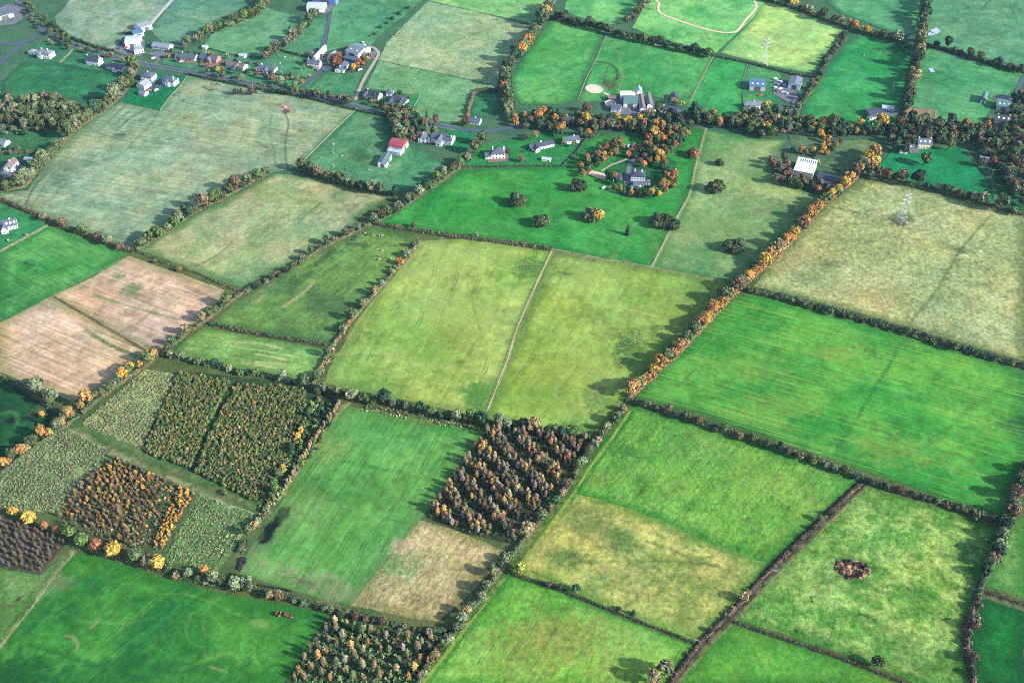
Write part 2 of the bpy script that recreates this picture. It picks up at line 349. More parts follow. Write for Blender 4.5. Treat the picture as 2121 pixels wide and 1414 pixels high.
 ("bright garden lawn of the hedged bungalows", [(955,346),(1000,300),(1060,290),(1110,270),(1200,280),(1192,310),(1158,342),(1060,344)], (40,132,66),(52,140,74), dict(g=.16,b=.2,S=14)),
 ("small hedged paddock under the tall trees", [(985,197),(1040,194),(1048,235),(975,243)], (56,134,84),(66,140,90), dict(g=.16,b=.2,S=14)),
 ("dark emerald lawn of the two new houses", [(305,150),(388,160),(352,201),(332,229),(255,211),(275,182)], (14,124,82),(22,134,88), dict(g=.1,b=.15,S=16)),
 ("garden strip of the white roadside houses", [(45,128),(75,92),(130,88),(152,102),(290,128),(268,151),(200,146),(120,131)], (66,134,92),(54,122,84), dict(g=.14,b=.2,S=12)),
 ("garden strip behind the bungalows along the road", [(345,100),(420,98),(480,115),(553,120),(600,140),(640,160),(635,198),(580,184),(500,168),(420,148),(335,133)], (70,132,94),(84,140,100), dict(g=.16,b=.25,S=12)),
 ("paddock with sheep between lane and farmyard", [(553,122),(582,104),(640,112),(650,140),(655,150),(640,190),(600,180)], (84,148,102),(74,138,96), dict(g=.16,b=.25,S=16)),
 ("paddock below the farm drive", [(680,148),(710,155),(752,150),(735,190),(722,203),(640,186)], (80,146,98),(66,134,90), dict(g=.16,b=.25,S=16)),
 ("green gardens at the picture edge under the willow copse", [(0,255),(70,262),(145,270),(120,305),(90,330),(55,378),(0,395)], (54,114,74),(62,122,82), dict(g=.18,b=.3,S=12)),
 ("lawn of the long grey roofed house", [(-5,422),(45,438),(98,466),(-5,520)], (50,136,82),(58,142,88), dict(g=.14,b=.2,S=14)),
 ("garden lawns of the white manor", [(1262,352),(1285,318),(1330,300),(1400,335),(1402,385),(1350,412),(1300,408),(1268,388)], (36,112,62),(46,120,66), dict(g=.16,b=.2,S=10)),
 ("lawn of the modern white house", [(925,262),(985,278),(975,300),(950,318),(925,300)], (36,130,78),(44,138,84), dict(g=.14,b=.2,S=14)),
 ("garden lawn of the twin roofed bungalow", [(845,240),(850,200),(868,196),(860,238)], (60,140,84),(64,146,90), dict(g=.14,b=.2,S=14)),
]

# ------------------------------------------------------------------ worn lines, wet ground and grass of another colour: real ground cover
# strokes: (points, width m, colour, strength, raggedness)
_pale = (206,192,152); _dk = (78,104,66); _dg = (40,118,58); _mud = (92,80,66)
STROKES = [
 ([(1788,998),(1690,1090),(1592,1187),(1532,1254),(1450,1337),(1386,1420)], 6.0, (52,44,42), .92, .15), ([(1800,1006),(1700,1098),(1600,1196),(1542,1262),(1460,1345),(1400,1418)], 1.3, (150,140,104), .7, .3),
 ([(1062,1191),(1160,1223),(1300,1279),(1440,1333)], 2.8, (50,50,42), .85, .25), ([(1520,1289),(1640,1329),(1740,1363),(1868,1413)], 2.6, (52,52,42), .85, .25), ([(2024,1242),(2008,1280),(2000,1330),(2010,1375),(2016,1420)], 5.0, (66,60,54), .85, .3), ([(2030,1222),(2080,1240),(2125,1256)], 4.0, (40,44,40), .85, .2), ([(2032,1232),(2080,1249),(2125,1264)], 1.0, (150,150,120), .6, .3),
 ([(1780,1000),(1740,1032),(1660,1104),(1590,1170),(1540,1228)], 2.6, (34,96,42), .7, .4),
 ([(868,506),(846,532),(790,600),(745,650),(712,700),(692,728),(664,778)], 2.0, (104,84,66), .7, .3), ([(768,472),(640,538),(560,582),(500,616),(440,664),(385,704)], 1.6, (120,104,76), .6, .4), ([(440,677),(540,698),(620,711),(688,723)], 1.8, (84,70,56), .7, .3),
 ([(1143,520),(1105,602),(1068,690),(1050,747),(1010,848)], 1.0, (208,196,156), .9, .2),
 ([(1136,545),(1098,625),(1062,705)], 1.0, (110,132,66), .7, .3), ([(1158,535),(1110,640),(1055,760)], .9, (110,132,66), .55, .5),
 ([(1030,800),(1022,825)], 1.5, (100,120,60), .6, .4),
 ([(108,612),(205,669),(305,728)], 2.0, (104,88,66), .95, .2), ([(178,685),(225,712),(280,738)], 3.2, (86,118,70), .9, .3),
 ([(185,655),(260,622),(345,585)], 0, (0,0,0), 0, 0),
 ([(196,612),(260,632),(320,648),(375,663)], 2.4, (112,138,84), .8, .4), ([(330,730),(300,716)], 3, (90,100,70), .6, .5),
 ([(265,534),(225,553),(165,582),(108,613)], 3.0, (110,152,86), .8, .6), ([(262,538),(205,570),(120,615)], 1.4, (206,186,146), .7, .3),
 ([(232,700),(290,665),(320,640)], 1.4, (150,126,104), .6, .3), ([(225,575),(262,583),(300,583)], 2.0, (214,196,160), .7, .3), ([(225,610),(262,588)], 1.8, (212,192,156), .7, .3),
 ([(295,590),(300,612)], 1.5, (190,160,130), .6, .3),
 ([(1865,712),(1840,760),(1810,805),(1770,875),(1725,945)], 2.0, (40,118,58), .75, .4), ([(2098,795),(2055,815),(2005,850),(1960,890),(1905,930)], 3.6, (44,128,60), .5, .6),
 ([(2052,445),(1985,525),(1942,598),(1885,668)], 1.8, (90,114,68), .75, .45), ([(2062,470),(2000,545)], 2.0, (120,132,84), .4, .6), ([(1960,560),(1945,620)], 6, (104,128,76), .5, .6),
 ([(1462,268),(1441,345),(1429,400),(1403,450),(1350,553)], 1.6, (176,178,132), .85, .3),
 ([(1145,517),(1250,537),(1350,554),(1420,568),(1500,584)], 1.8, (170,172,116), .7, .5), ([(1145,523),(1230,540)], 2.2, (132,120,90), .6, .5),
 ([(590,232),(597,255),(592,290),(591,320),(596,348)], 1.3, (82,104,78), .85, .15), ([(563,238),(558,262),(560,285),(568,315),(570,345)], 1.0, (96,120,88), .7, .3), ([(530,292),(565,315)], .9, (96,120,88), .6, .3), ([(540,235),(555,280)], .8, (96,120,88), .4, .5),
 ([(262,216),(232,245),(203,272)], 1.2, (92,118,94), .8, .2), ([(283,219),(262,236),(244,250)], 1.0, (92,118,94), .75, .2), ([(306,224),(270,245),(237,275)], 1.6, (84,112,92), .75, .3), ([(330,228),(308,262),(280,290),(250,320),(215,330)], 1.0, (96,122,98), .7, .3), ([(188,270),(244,288),(270,295)], 1.0, (92,118,94), .75, .3), ([(240,245),(268,252)], 1.0, (92,118,94), .6, .3),
 ([(140,400),(95,435),(60,455)], 0,(0,0,0),0,0), ([(95,360),(70,390),(48,432)], 1.6, (86,112,84), .85, .3), ([(92,385),(68,425),(60,440)], 1.3, (90,116,86), .7, .3), ([(135,380),(110,410)], 1.4, (96,120,90), .5, .5), ([(200,325),(140,375),(110,400)], 1.2, (110,134,104), .5, .5),
 ([(150,1146),(108,1196),(60,1262),(25,1305),(-5,1345)], 1.5, (194,184,138), .85, .3), ([(142,1150),(60,1250),(-5,1325)], 2.0, (70,106,50), .5, .5),
 ([(60,1335),(110,1348),(170,1370),(240,1390),(300,1412)], 2.6, (36,104,50), .75, .4), ([(105,1255),(75,1290),(52,1310)], 3.0, (32,104,52), .7, .5),
 ([(137,1316),(150,1319),(158,1328),(161,1340),(155,1350)], 1.0, (146,154,104), .7, .3), ([(203,1279),(197,1292),(187,1301)], 1.0, (150,150,106), .7, .3),
 ([(325,1235),(282,1275),(240,1310),(200,1340),(170,1365)], 1.1, (128,178,88), .7, .4), ([(332,1236),(290,1277),(245,1315)], .8, (128,178,88), .6, .4), ([(160,1286),(210,1290),(262,1290),(320,1280)], .9, (150,180,96), .6, .4),
 ([(330,1232),(355,1228),(395,1232),(430,1245),(432,1262),(415,1272)], 1.0, (136,182,90), .7, .3), ([(435,1245),(500,1275),(540,1293)], 1.2, (132,180,88), .7, .4), ([(425,1272),(422,1300),(432,1315),(455,1325)], 1.0, (138,184,90), .6, .3), ([(395,1275),(385,1310),(400,1335),(425,1340)], 1.0, (138,184,90), .5, .4), ([(440,1275),(462,1300),(450,1330)], .9, (138,184,90), .6, .3),
 ([(500,1300),(505,1330),(490,1360),(470,1385)], 1.1, (140,184,92), .5, .4), ([(425,1345),(425,1358),(445,1362),(475,1350),(500,1370)], 1.1, (150,180,96), .7, .3), ([(530,1330),(528,1365),(545,1385)], 1.0, (140,184,92), .6, .3), ([(375,1385),(430,1365),(470,1340)], 1.2, (146,178,96), .6, .4), ([(437,1380),(452,1386),(470,1392)], .9, (150,156,108), .6, .4), ([(70,1392),(140,1372)], 1.0, (120,168,80), .4, .4), ([(150,1400),(170,1372)], 1.4, (130,172,84), .5, .4),
 ([(350,1258),(290,1300),(255,1330)], 6, (34,112,54), .55, .6), ([(270,1240),(240,1295)], 0,(0,0,0),0,0),
 ([(605,1045),(575,1090),(528,1138)], 12.0, (112,128,96), .6, .6), ([(592,1056),(568,1086),(546,1118)], 7.5, (24,40,36), 1.0, .3), ([(520,1160),(600,1190),(680,1215),(725,1235)], 14, (150,152,118), .55, .7), ([(590,1195),(640,1208)], 5, (92,92,74), .6, .8), ([(712,955),(780,968),(830,978)], 3.0, (60,136,64), .6, .5), ([(700,1025),(745,1025)], 4.0, (50,138,64), .5, .6),
 ([(718,838),(700,855),(650,925),(590,1012),(540,1075)], 2.0, (206,196,140), .75, .4),
 ([(1040,1196),(1008,1235),(965,1290),(920,1350),(868,1415)], 1.3, (40,112,44), .8, .2), ([(1046,1196),(1014,1237),(972,1290),(925,1352),(875,1415)], 1.2, (180,186,88), .7, .2), ([(1052,1198),(980,1292),(890,1410)], 1.4, (54,124,48), .6, .3),
 ([(1302,848),(1262,905),(1215,965),(1170,1035),(1120,1105),(1072,1165)], 1.5, (36,110,46), .85, .2), ([(1306,850),(1265,910),(1222,968),(1176,1038),(1130,1102)], 1.1, (170,188,86), .7, .2), ([(1311,852),(1272,912),(1228,972),(1184,1036)], 1.4, (40,118,50), .7, .3),
 ([(1185,1165),(1300,1162),(1400,1163),(1490,1172)], 1.6, (108,128,66), .75, .4), ([(1340,1120),(1390,1138),(1440,1160),(1480,1172)], 1.2, (96,120,62), .7, .4), ([(1335,1230),(1295,1255)], 1.0, (120,134,70), .6, .4), ([(1100,1182),(1180,1215)], 1.4, (80,124,52), .7, .4), ([(1065,1190),(1185,1232),(1300,1282),(1432,1330)], 3.2, (52,128,48), .75, .5),
 ([(1188,1021),(1290,1049),(1380,1084),(1480,1129),(1588,1166)], 0, (0,0,0), 0, 0),
 ([(1245,630),(1300,640),(1360,655)], 1.8, (186,196,120), .6, .5), ([(800,740),(870,755),(960,765),(1030,778)], 3.0, (186,196,122), .5, .6), ([(690,735),(770,730),(850,742)], 2.0, (180,196,120), .5, .6), ([(1060,750),(1150,765),(1290,790)], 3.5, (176,192,116), .4, .7), ([(1165,700),(1050,690),(960,680)], 6, (164,176,88), .35, .7),
 ([(870,505),(845,540),(800,595),(760,640),(720,700)], 3.0, (172,180,112), .5, .5), ([(1240,795),(1228,815),(1225,832)], 1.6, (176,164,120), .75, .4), ([(1256,800),(1243,818),(1238,835)], 1.6, (150,140,100), .75, .4), ([(1262,845),(1235,855)], 1.6, (70,84,56), .7, .5),
 ([(978,620),(995,600),(1012,560)], .8, (120,146,66), .6, .4), ([(975,600),(985,650),(1000,700)], .8, (120,146,66), .6, .4), ([(1150,548),(1160,575),(1148,610)], .9, (116,136,68), .5, .5),
 ([(905,470+88),(890,590)], 0,(0,0,0),0,0),
 ([(650,583),(630,605),(588,635)], 2.0, (176,164,122), .85, .3), ([(545,612),(532,628)], 1.6, (170,160,120), .7, .4), ([(565,590),(510,625)], 3.2, (160,150,110), .4, .8), ([(752,560),(760,545),(768,540)], 0,(0,0,0),0,0), ([(700,600),(650,650),(640,660)], 1.6, (74,108,58), .6, .5), ([(760,545),(700,600)], 1.4, (76,110,60), .6, .5), ([(640,566),(612,590)], 5, (66,92,62), .6, .6), ([(690,520),(650,550)], 5, (58,84,56), .7, .6), ([(720,505),(765,510)], 5, (62,84,58), .7, .6), ([(690,550),(670,575)], 9, (64,98,58), .5, .7),
 ([(445,668),(560,572),(680,505),(760,472)], 2.6, (150,168,96), .6, .4),
 ([(530,733),(594,745)], 1.4, (206,202,144), .85, .2), ([(530,749),(592,755)], 1.4, (206,202,144), .8, .2), ([(530,755),(572,762)], 1.4, (206,202,144), .8, .2), ([(478,706),(540,712),(585,722)], 1.2, (196,198,140), .8, .3), ([(478,715),(535,725),(620,740)], 1.0, (190,196,136), .7, .4), ([(462,720),(478,706)], 1.0, (190,196,136), .7, .3), ([(504,750),(545,757)], 1.3, (200,198,140), .7, .3), ([(380,735),(420,690)], 3, (120,142,84), .5, .6),
 ([(665,420),(640,440),(618,462)], 1.2, (88,110,72), .8, .4), ([(745,420),(722,440)], 1.2, (92,116,76), .7, .4), ([(480,503),(440,535),(405,552)], 1.6, (92,118,74), .7, .4), ([(640,405),(600,435)], 6, (104,130,86), .5, .7), ([(545,385),(500,430),(470,470)], 10, (150,158,112), .4, .7),
 ([(785,126),(840,138),(900,150),(960,163),(1035,181)], 1.0, (70,118,82), .8, .3), ([(985,22),(1060,42),(1095,55)], 1.2, (150,170,120), .7, .3), ([(990,165),(1025,140)], 1.2, (92,130,92), .5, .5), ([(885,3),(840,45),(790,85),(770,110)], 1.8, (64,128,84), .7, .4), ([(893,5),(845,50),(800,90)], 1.0, (160,180,130), .6, .4),
 ([(1255,70),(1262,85),(1280,110),(1287,135),(1290,160),(1285,180),(1280,195)], 2.0, (128,150,98), .7, .4), ([(1250,80),(1232,125),(1215,165),(1198,208)], 1.3, (158,172,124), .8, .3), ([(1275,90),(1300,115),(1325,150)], 1.0, (120,180,100), .5, .5), ([(1480,120),(1420,150),(1360,172),(1300,190)], 1.6, (118,168,96), .5, .6), ([(1335,110),(1320,140),(1318,165)], .9, (124,182,104), .5, .5),
 ([(1235,128),(1258,131),(1272,140),(1279,150),(1276,165),(1265,185)], 2.4, (76,66,62), .9, .4), ([(1262,132),(1256,150),(1250,172)], 1.6, (80,84,66), .6, .4), ([(1250,165),(1270,180)], 7, (84,74,68), .75, .6), ([(1262,186),(1252,172),(1272,186)], 4, (92,80,76), .8, .6),
 ([(1478,116),(1452,165),(1428,214)], 1.6, (132,150,104), .8, .5), ([(1430,200),(1428,232)], 2.0, (92,118,76), .5, .6), ([(1460,66),(1468,80),(1475,84)], 1.4, (110,120,88), .8, .3),
 ([(1380,5),(1395,30)], 1.0, (136,196,120), .5, .4), ([(1440,20),(1455,50),(1470,62)], 1.0, (136,196,120), .5, .4), ([(1490,25),(1470,60)], 1.0, (136,196,120), .5, .4), ([(1520,10),(1490,40)], 1.0, (136,196,120), .4, .5),
 ([(1550,131),(1538,172)], 1.2, (80,110,76), .8, .3), ([(1752,90),(1712,140),(1702,165),(1690,185),(1660,215),(1650,250)], 1.8, (120,132,86), .7, .4), ([(1650,245),(1672,200),(1690,180)], 1.6, (150,180,110), .5, .4),
 ([(1830,105),(1868,98)], 9, (38,74,60), .7, .8), ([(1850,95),(1810,100),(1820,92)], 4, (46,92,66), .6, .8),
 ([(1938,228),(1935,265)], 1.6, (170,160,120), .8, .3), ([(1968,40),(1964,55),(2000,28)], 1.0, (60,110,84), .5, .4), ([(2050,0),(2034,20)], 1.0, (48,96,76), .8, .3), ([(2090,10),(2105,40),(2118,80)], .9, (56,104,80), .6, .4), ([(1995,5),(2012,20)], .9, (56,104,80), .5, .5),
 ([(1995,305),(2015,330),(2040,355),(2058,385),(2064,415)], 2.2, (120,150,100), .7, .3), ([(2000,305),(2022,330),(2048,358),(2062,388),(2068,415)], 1.2, (60,90,66), .6, .3), ([(2050,350),(2052,368),(2058,380)], .8, (140,150,110), .6, .2), ([(2060,382),(2105,392)], .9, (150,150,116), .7, .2),
 ([(1850,168),(1840,190)], .8, (120,180,120), .4, .4),
 ([(1410,310),(1430,300),(1462,290)], 2.0, (110,170,92), .5, .5), ([(1395,320),(1420,350),(1420,385),(1395,408)], 1.2, (74,160,84), .5, .4), ([(1278,458),(1300,445),(1318,436)], 1.2, (92,120,66), .7, .3), ([(1405,350),(1418,375),(1412,395),(1380,415),(1340,418)], 1.0, (86,150,80), .5, .4),
 ([(1375,630),(1420,600)], 0,(0,0,0),0,0), ([(1480,700),(1440,735),(1390,800),(1345,812)], 1.0, (150,182,80), .6, .3), ([(1490,705),(1440,770),(1400,815)], .9, (150,182,80), .5, .3), ([(1500,690),(1530,740),(1560,800)], .8, (150,182,84), .3, .4), ([(1560,755),(1570,800),(1560,840)], .8, (150,182,86), .3, .5), ([(1600,800),(1630,875)], .8, (150,182,84), .35, .5), ([(1440,765),(1418,785)], 1.4, (84,84,52), .7, .4), ([(1425,785),(1408,800)], 1.2, (84,84,52), .6, .4),
 ([(140,868),(165,882),(292,938),(400,985),(540,1050)], 3.4, (70,122,66), .8, .3), ([(150,890),(232,935),(300,965),(380,1003),(470,1045),(525,1065)], 2.4, (168,172,128), .75, .5), ([(180,880),(300,940),(420,1000),(530,1052)], 1.0, (140,158,104), .6, .4),
 ([(1322,830),(1440,862),(1560,905),(1700,958),(1775,990)], 2.2, (36,96,44), .6, .5),
 ([(0,860),(25,852),(38,870),(35,890)], 3.0, (84,138,78), .5, .5),
 ([(1705,1190),(1735,1205),(1850,1212),(1950,1238)], 6, (66,132,54), .5, .7), ([(1780,1270),(1800,1278),(1817,1284)], 1.2, (44,84,42), .8, .3), ([(1808,1120),(1805,1150)], 3, (70,138,60), .5, .6),
 ([(600,0),(560,30)], 0,(0,0,0),0,0),
 ([(255,14),(330,26),(420,38),(445,42)], 1.2, (158,168,124), .6, .4), ([(140,12),(200,28),(260,35)], 1.0, (110,140,112), .5, .4), ([(345,20),(395,35),(445,42)], 1.2, (150,164,124), .6, .4), ([(145,24),(160,8)], 1.2, (150,160,120), .6, .4),
 ([(225,110),(152,102)], 0,(0,0,0),0,0), ([(150,105),(125,130)], 1.2, (170,170,130), .8, .3), ([(70,262),(0,257)], 0,(0,0,0),0,0),
 ([(100,467),(50,495),(0,521)], 1.0, (190,196,140), .85, .2),
]
# blobs: (centre, rx m, ry m, angle deg, colour, strength, raggedness)
BLOBS = [
 ((1765,1178),11.5,8.6,0,(40,40,34),.9,.45), ((1765,1178),16,12,0,(84,132,60),.4,.6), ((1098,556),9,11,0,(84,134,62),.75,.75), ((1302,722),10,16,0,(74,122,56),.7,.75), ((1236,828),10,10,0,(84,130,58),.6,.75), ((1195,884),12,5,0,(84,134,60),.5,.7), ((1360,692),7,8,0,(88,134,62),.5,.7),
 ((591,223),6.6,6.6,0,(176,150,136),1,.12), ((591,231),3.4,4.2,0,(88,84,88),.9,.25), ((250,280),7,4,30,(84,108,84),.8,.6), ((120,345),16,12,0,(108,132,104),.6,.7), ((110,360),12,9,0,(96,122,98),.5,.7),
 ((742,320),11,10,0,(48,96,62),.7,.5), ((780,300),7,14,60,(110,128,92),.4,.8), ((755,250),10,8,0,(128,160,110),.5,.6),
 ((272,600),8,11,20,(112,138,92),.9,.3), ((240,572),6,5,0,(126,146,96),.7,.5), ((305,610),9,7,-30,(166,134,110),.6,.5), ((272,652),8,5,0,(162,134,104),.6,.6), ((250,575),4,4,0,(120,144,92),.6,.5),
 ((55,545),3.4,1.8,-20,(40,74,66),.9,.5), ((67,549),3,1.8,-20,(40,74,66),.9,.5), ((15,615),6,2,35,(40,60,44),.7,.6), ((30,600),25,16,0,(34,116,62),.4,.6),
 ((958,660),28,34,20,(170,188,104),.55,.5), ((905,545),30,26,0,(170,192,108),.5,.5), ((1000,520),30,16,0,(158,182,98),.4,.5), ((985,822),9,12,0,(56,128,56),.85,.5), ((1000,808),14,8,0,(64,134,58),.5,.6), ((930,700),30,14,0,(122,146,62),.5,.6), ((780,800),26,10,0,(90,148,64),.4,.6), ((760,690),3,2,0,(60,84,48),.5,.6),
 ((1180,770),40,16,0,(160,172,74),.4,.6), ((1160,555),18,10,0,(120,158,76),.5,.6), ((1175,567),7,2,-15,(60,92,52),.8,.5), ((1240,560),26,16,0,(152,180,96),.4,.5), ((1420,640),30,20,40,(126,152,76),.5,.6), ((1440,600),16,10,0,(96,136,66),.5,.6), ((1320,740),14,10,0,(104,148,66),.5,.6), ((1100,820),40,14,0,(118,160,62),.4,.6), ((1105,602),2.4,1.6,0,(84,70,64),.9,.5), ((1050,747),3,1.8,0,(96,84,80),.95,.5),
 ((1680,330),10,6,0,(100,140,90),.4,.6), ((1540,330),34,20,0,(146,164,112),.4,.6), ((1600,430),36,12,-20,(64,122,70),.45,.6), ((1650,440),20,6,-50,(60,96,62),.4,.9), ((1420,520),30,14,0,(92,150,82),.5,.5), ((1440,480),40,20,0,(140,160,104),.35,.6), ((1570,440),16,8,0,(150,160,112),.4,.7),
 ((1866,452),11,8,0,(86,116,74),.8,.5), ((1866,462),6.5,4,0,(104,92,82),.9,.6), ((1800,436),4,3,0,(90,116,74),.6,.6), ((1720,546),8,4,0,(88,112,74),.6,.7), ((1665,575),12,8,0,(110,136,82),.6,.6), ((1990,518),4,2.4,0,(70,66,62),.9,.6), ((1990,518),10,6,0,(104,122,80),.6,.7), ((1985,545),6,8,0,(104,132,80),.6,.5), ((1850,620),26,14,0,(172,162,110),.4,.7), ((1750,600),22,12,0,(168,162,112),.4,.7), ((1640,540),20,16,0,(170,168,118),.6,.4), ((1700,470),18,18,30,(168,166,116),.4,.5),
 ((1740,730),18,8,0,(160,180,80),.4,.7), ((1550,760),20,12,0,(120,170,74),.4,.7), ((1860,930),26,12,0,(150,180,80),.4,.8), ((1620,840),26,10,0,(140,176,76),.4,.8), ((2110,880),16,9,0,(22,82,52),.7,.5),
 ((1280,930),8,6,0,(58,128,56),.6,.6), ((1330,945),5,10,60,(50,124,54),.5,.6), ((1300,960),14,6,50,(52,128,56),.4,.7), ((1240,990),18,8,0,(132,160,72),.5,.6), ((1560,1000),16,26,-40,(130,168,74),.4,.8), ((1450,940),20,10,0,(106,158,84),.4,.7), ((1690,1060),18,14,0,(140,172,76),.4,.8),
 ((1230,1090),22,12,-40,(118,136,76),.7,.6), ((1160,1150),10,8,0,(100,132,66),.7,.6), ((1280,1115),7,12,40,(92,132,64),.6,.8), ((1330,1195),16,10,0,(108,134,70),.6,.7), ((1430,1200),20,14,0,(104,138,70),.6,.7), ((1200,1155),9,4,0,(104,130,68),.6,.7), ((1120,1120),9,20,-35,(172,172,96),.5,.5), ((1545,1075),3,1.6,0,(78,96,66),.6,.6),
 ((1150,1310),30,12,0,(150,148,74),.45,.4), ((1200,1330),26,14,0,(154,156,80),.4,.4), ((1100,1350),20,22,0,(160,158,84),.35,.5), ((1310,1330),22,14,0,(140,190,96),.4,.6), ((1280,1390),22,12,0,(170,182,90),.4,.7), ((1045,1212),8,6,0,(60,148,60),.7,.6), ((1150,1305),4,3,0,(104,120,64),.5,.6),
 ((1680,1238),1.6,1.4,0,(36,60,38),.9,.6), ((1682,1245),1.2,1,0,(36,60,38),.9,.6), ((1648,1306),1.4,.9,0,(44,70,44),.8,.6), ((2000,1130),14,8,0,(72,136,56),.5,.6), ((1970,1150),6,4,0,(96,130,70),.5,.6), ((1880,1340),9,9,0,(78,136,62),.6,.6), ((1640,1180),14,10,40,(150,176,96),.4,.7), ((1850,1150),4,3,0,(82,128,64),.5,.5), ((1840,1145),20,10,0,(140,172,90),.35,.7),
 ((120,1205),10,6,0,(120,130,96),.6,.7), ((150,1207),4,3,0,(96,110,90),.5,.6), ((200,1198),12,8,0,(36,116,56),.7,.6), ((190,1220),10,6,0,(34,112,54),.7,.6), ((240,1190),12,8,0,(50,130,58),.4,.6), ((385,1210),6,4,0,(36,116,54),.6,.6), ((285,1243),4,2.5,0,(30,104,52),.6,.6), ((340,1270),16,9,30,(34,112,54),.6,.6), ((285,1320),22,10,20,(38,116,56),.6,.6), ((262,1362),10,7,0,(28,96,50),.6,.6), ((380,1385),14,5,0,(32,104,50),.7,.6), ((30,1395),22,14,0,(16,78,40),.7,.5), ((170,1400),20,8,0,(26,100,48),.5,.6), ((220,1365),5,3,0,(28,100,50),.6,.6), ((540,1290),5,3,0,(140,180,96),.5,.6),
 ((55,1215),14,8,0,(116,150,92),.5,.8), ((12,1255),4,1.4,0,(110,100,84),.8,.7), ((38,1240),1.2,2,0,(60,50,44),.8,.5),
 ((22,872),3,3.6,0,(26,38,46),.95,.3), ((60,868),5.5,2,-12,(28,40,48),.9,.5), ((70,858),3,1.6,0,(34,44,50),.7,.5), ((15,845),3,1.6,0,(40,60,56),.6,.6), ((88,850),8,4,0,(120,116,80),.6,.6),
 ((690,930),14,9,0,(140,164,88),.5,.6), ((880,875),8,4,0,(112,118,72),.6,.6), ((780,900),22,12,0,(78,156,72),.4,.6), ((940,890),16,6,0,(58,146,66),.6,.6), ((640,1060),14,16,0,(128,152,94),.4,.7), ((760,1120),18,12,0,(84,156,74),.4,.6), ((650,1130),14,12,0,(98,166,80),.4,.6),
 ((815,1180),14,8,-40,(112,156,92),.75,.8), ((850,1150),10,6,0,(120,158,96),.6,.8), ((840,1135),8,5,0,(206,178,150),.6,.7), ((800,1200),8,5,0,(198,176,140),.5,.7), ((960,1200),14,12,40,(150,140,92),.5,.7), ((900,1130),14,8,0,(190,182,126),.4,.7), ((900,1240),12,7,0,(140,132,88),.5,.7),
 ((1231,186),0.1,0.1,0,(0,0,0),0,0), ((682,176),4,2.6,0,(60,110,76),.7,.6), ((805,145),4,3,0,(84,138,94),.7,.6), ((797,165),4,1.6,0,(64,120,84),.8,.3), ((940,75),14,10,0,(112,154,108),.5,.7), ((830,60),6,4,0,(100,150,104),.5,.6), ((830,14),5,2,0,(60,128,80),.6,.5), ((1085,35),10,3,-10,(58,110,82),.6,.5), ((1080,18),0.1,0.1,0,(0,0,0),0,0),
 ((182,45),2.2,1.4,0,(76,118,92),.8,.4), ((200,37),2,1.2,0,(76,118,92),.8,.4), ((228,42),2.4,1.2,0,(76,118,92),.7,.6), ((215,48),2.4,1,0,(80,120,94),.6,.6), ((500,65),6,4,0,(72,136,96),.5,.6), ((355,88),12,5,0,(60,128,98),.5,.5),
 ((1310,120),18,10,0,(58,144,80),.5,.6), ((1360,120),14,8,0,(48,140,76),.5,.6), ((1140,120),16,12,0,(104,176,98),.4,.5), ((1110,150),20,10,0,(54,140,74),.4,.5), ((1660,80),4,3,0,(150,160,104),.6,.5), ((1650,60),22,14,0,(176,206,124),.4,.5),
 ((1730,155),9,7,0,(32,120,72),.6,.6), ((1750,210),14,8,0,(28,124,70),.5,.6), ((1810,160),14,14,0,(52,160,92),.5,.5), ((1700,225),10,6,0,(30,128,72),.5,.5),
 ((1920,152),3,1.4,0,(60,110,76),.5,.6), ((2018,232),3,1.2,0,(120,146,130),.8,.4), ((1950,237),2,1.4,0,(40,110,70),.7,.5),
 ((1860,395),2,1.4,0,(80,110,70),.5,.5), ((1688,318),0.1,0.1,0,(0,0,0),0,0), ((2060,380),3.2,2.2,0,(60,56,66),.8,.6),
 ((258,70),8,4,10,(28,44,60),.85,.5), ((272,67),10,3.4,20,(26,40,62),.8,.5),
 ((1290,235),0.1,0.1,0,(0,0,0),0,0), ((1440,225),10,6,0,(66,124,82),.6,.7), ((1460,222),12,7,0,(64,124,84),.6,.7),
]


def pip(X, Y, poly):
    inside = np.zeros(len(X), bool); n = len(poly)
    for i in range(n):
        x0, y0 = poly[i]; x1, y1 = poly[(i + 1) % n]
        c = ((y0 > Y) != (y1 > Y))
        if not c.any(): continue
        xi = (x1 - x0) * (Y - y0) / ((y1 - y0) if y1 != y0 else 1e-9) + x0
        inside ^= c & (X < xi)
    return inside


def dpoly(X, Y, pts, closed=False):
    d = np.full(len(X), 1e9); n = len(pts)
    for i in range(n if closed else n - 1):
        x0, y0 = pts[i]; x1, y1 = pts[(i + 1) % n]
        dx, dy = x1 - x0, y1 - y0; L = dx * dx + dy * dy + 1e-9
        t = np.clip(((X - x0) * dx + (Y - y0) * dy) / L, 0, 1)
        d = np.minimum(d, (X - x0 - t * dx) ** 2 + (Y - y0 - t * dy) ** 2)
    return np.sqrt(d)


def smooth_line(pts, step):
    """Catmull-Rom through pts, resampled at about step metres"""
    P = [np.array(p, float) for p in pts]
    if len(P) == 2:
        n = max(2, int(np.linalg.norm(P[1] - P[0]) / step) + 1)
        return np.array([P[0] + (P[1] - P[0]) * t for t in np.linspace(0, 1, n)])
    P = [2 * P[0] - P[1]] + P + [2 * P[-1] - P[-2]]; out = []
    for i in range(1, len(P) - 2):
        a, b, c, d = P[i - 1:i + 3]; n = max(2, int(np.linalg.norm(c - b) / step) + 1)
        for t in np.linspace(0, 1, n, endpoint=False):
            out.append(0.5 * (2 * b + (c - a) * t + (2 * a - 5 * b + 4 * c - d) * t * t + (3 * b - a - 3 * c + d) * t ** 3))
    out.append(P[-2])
    return np.array(out)


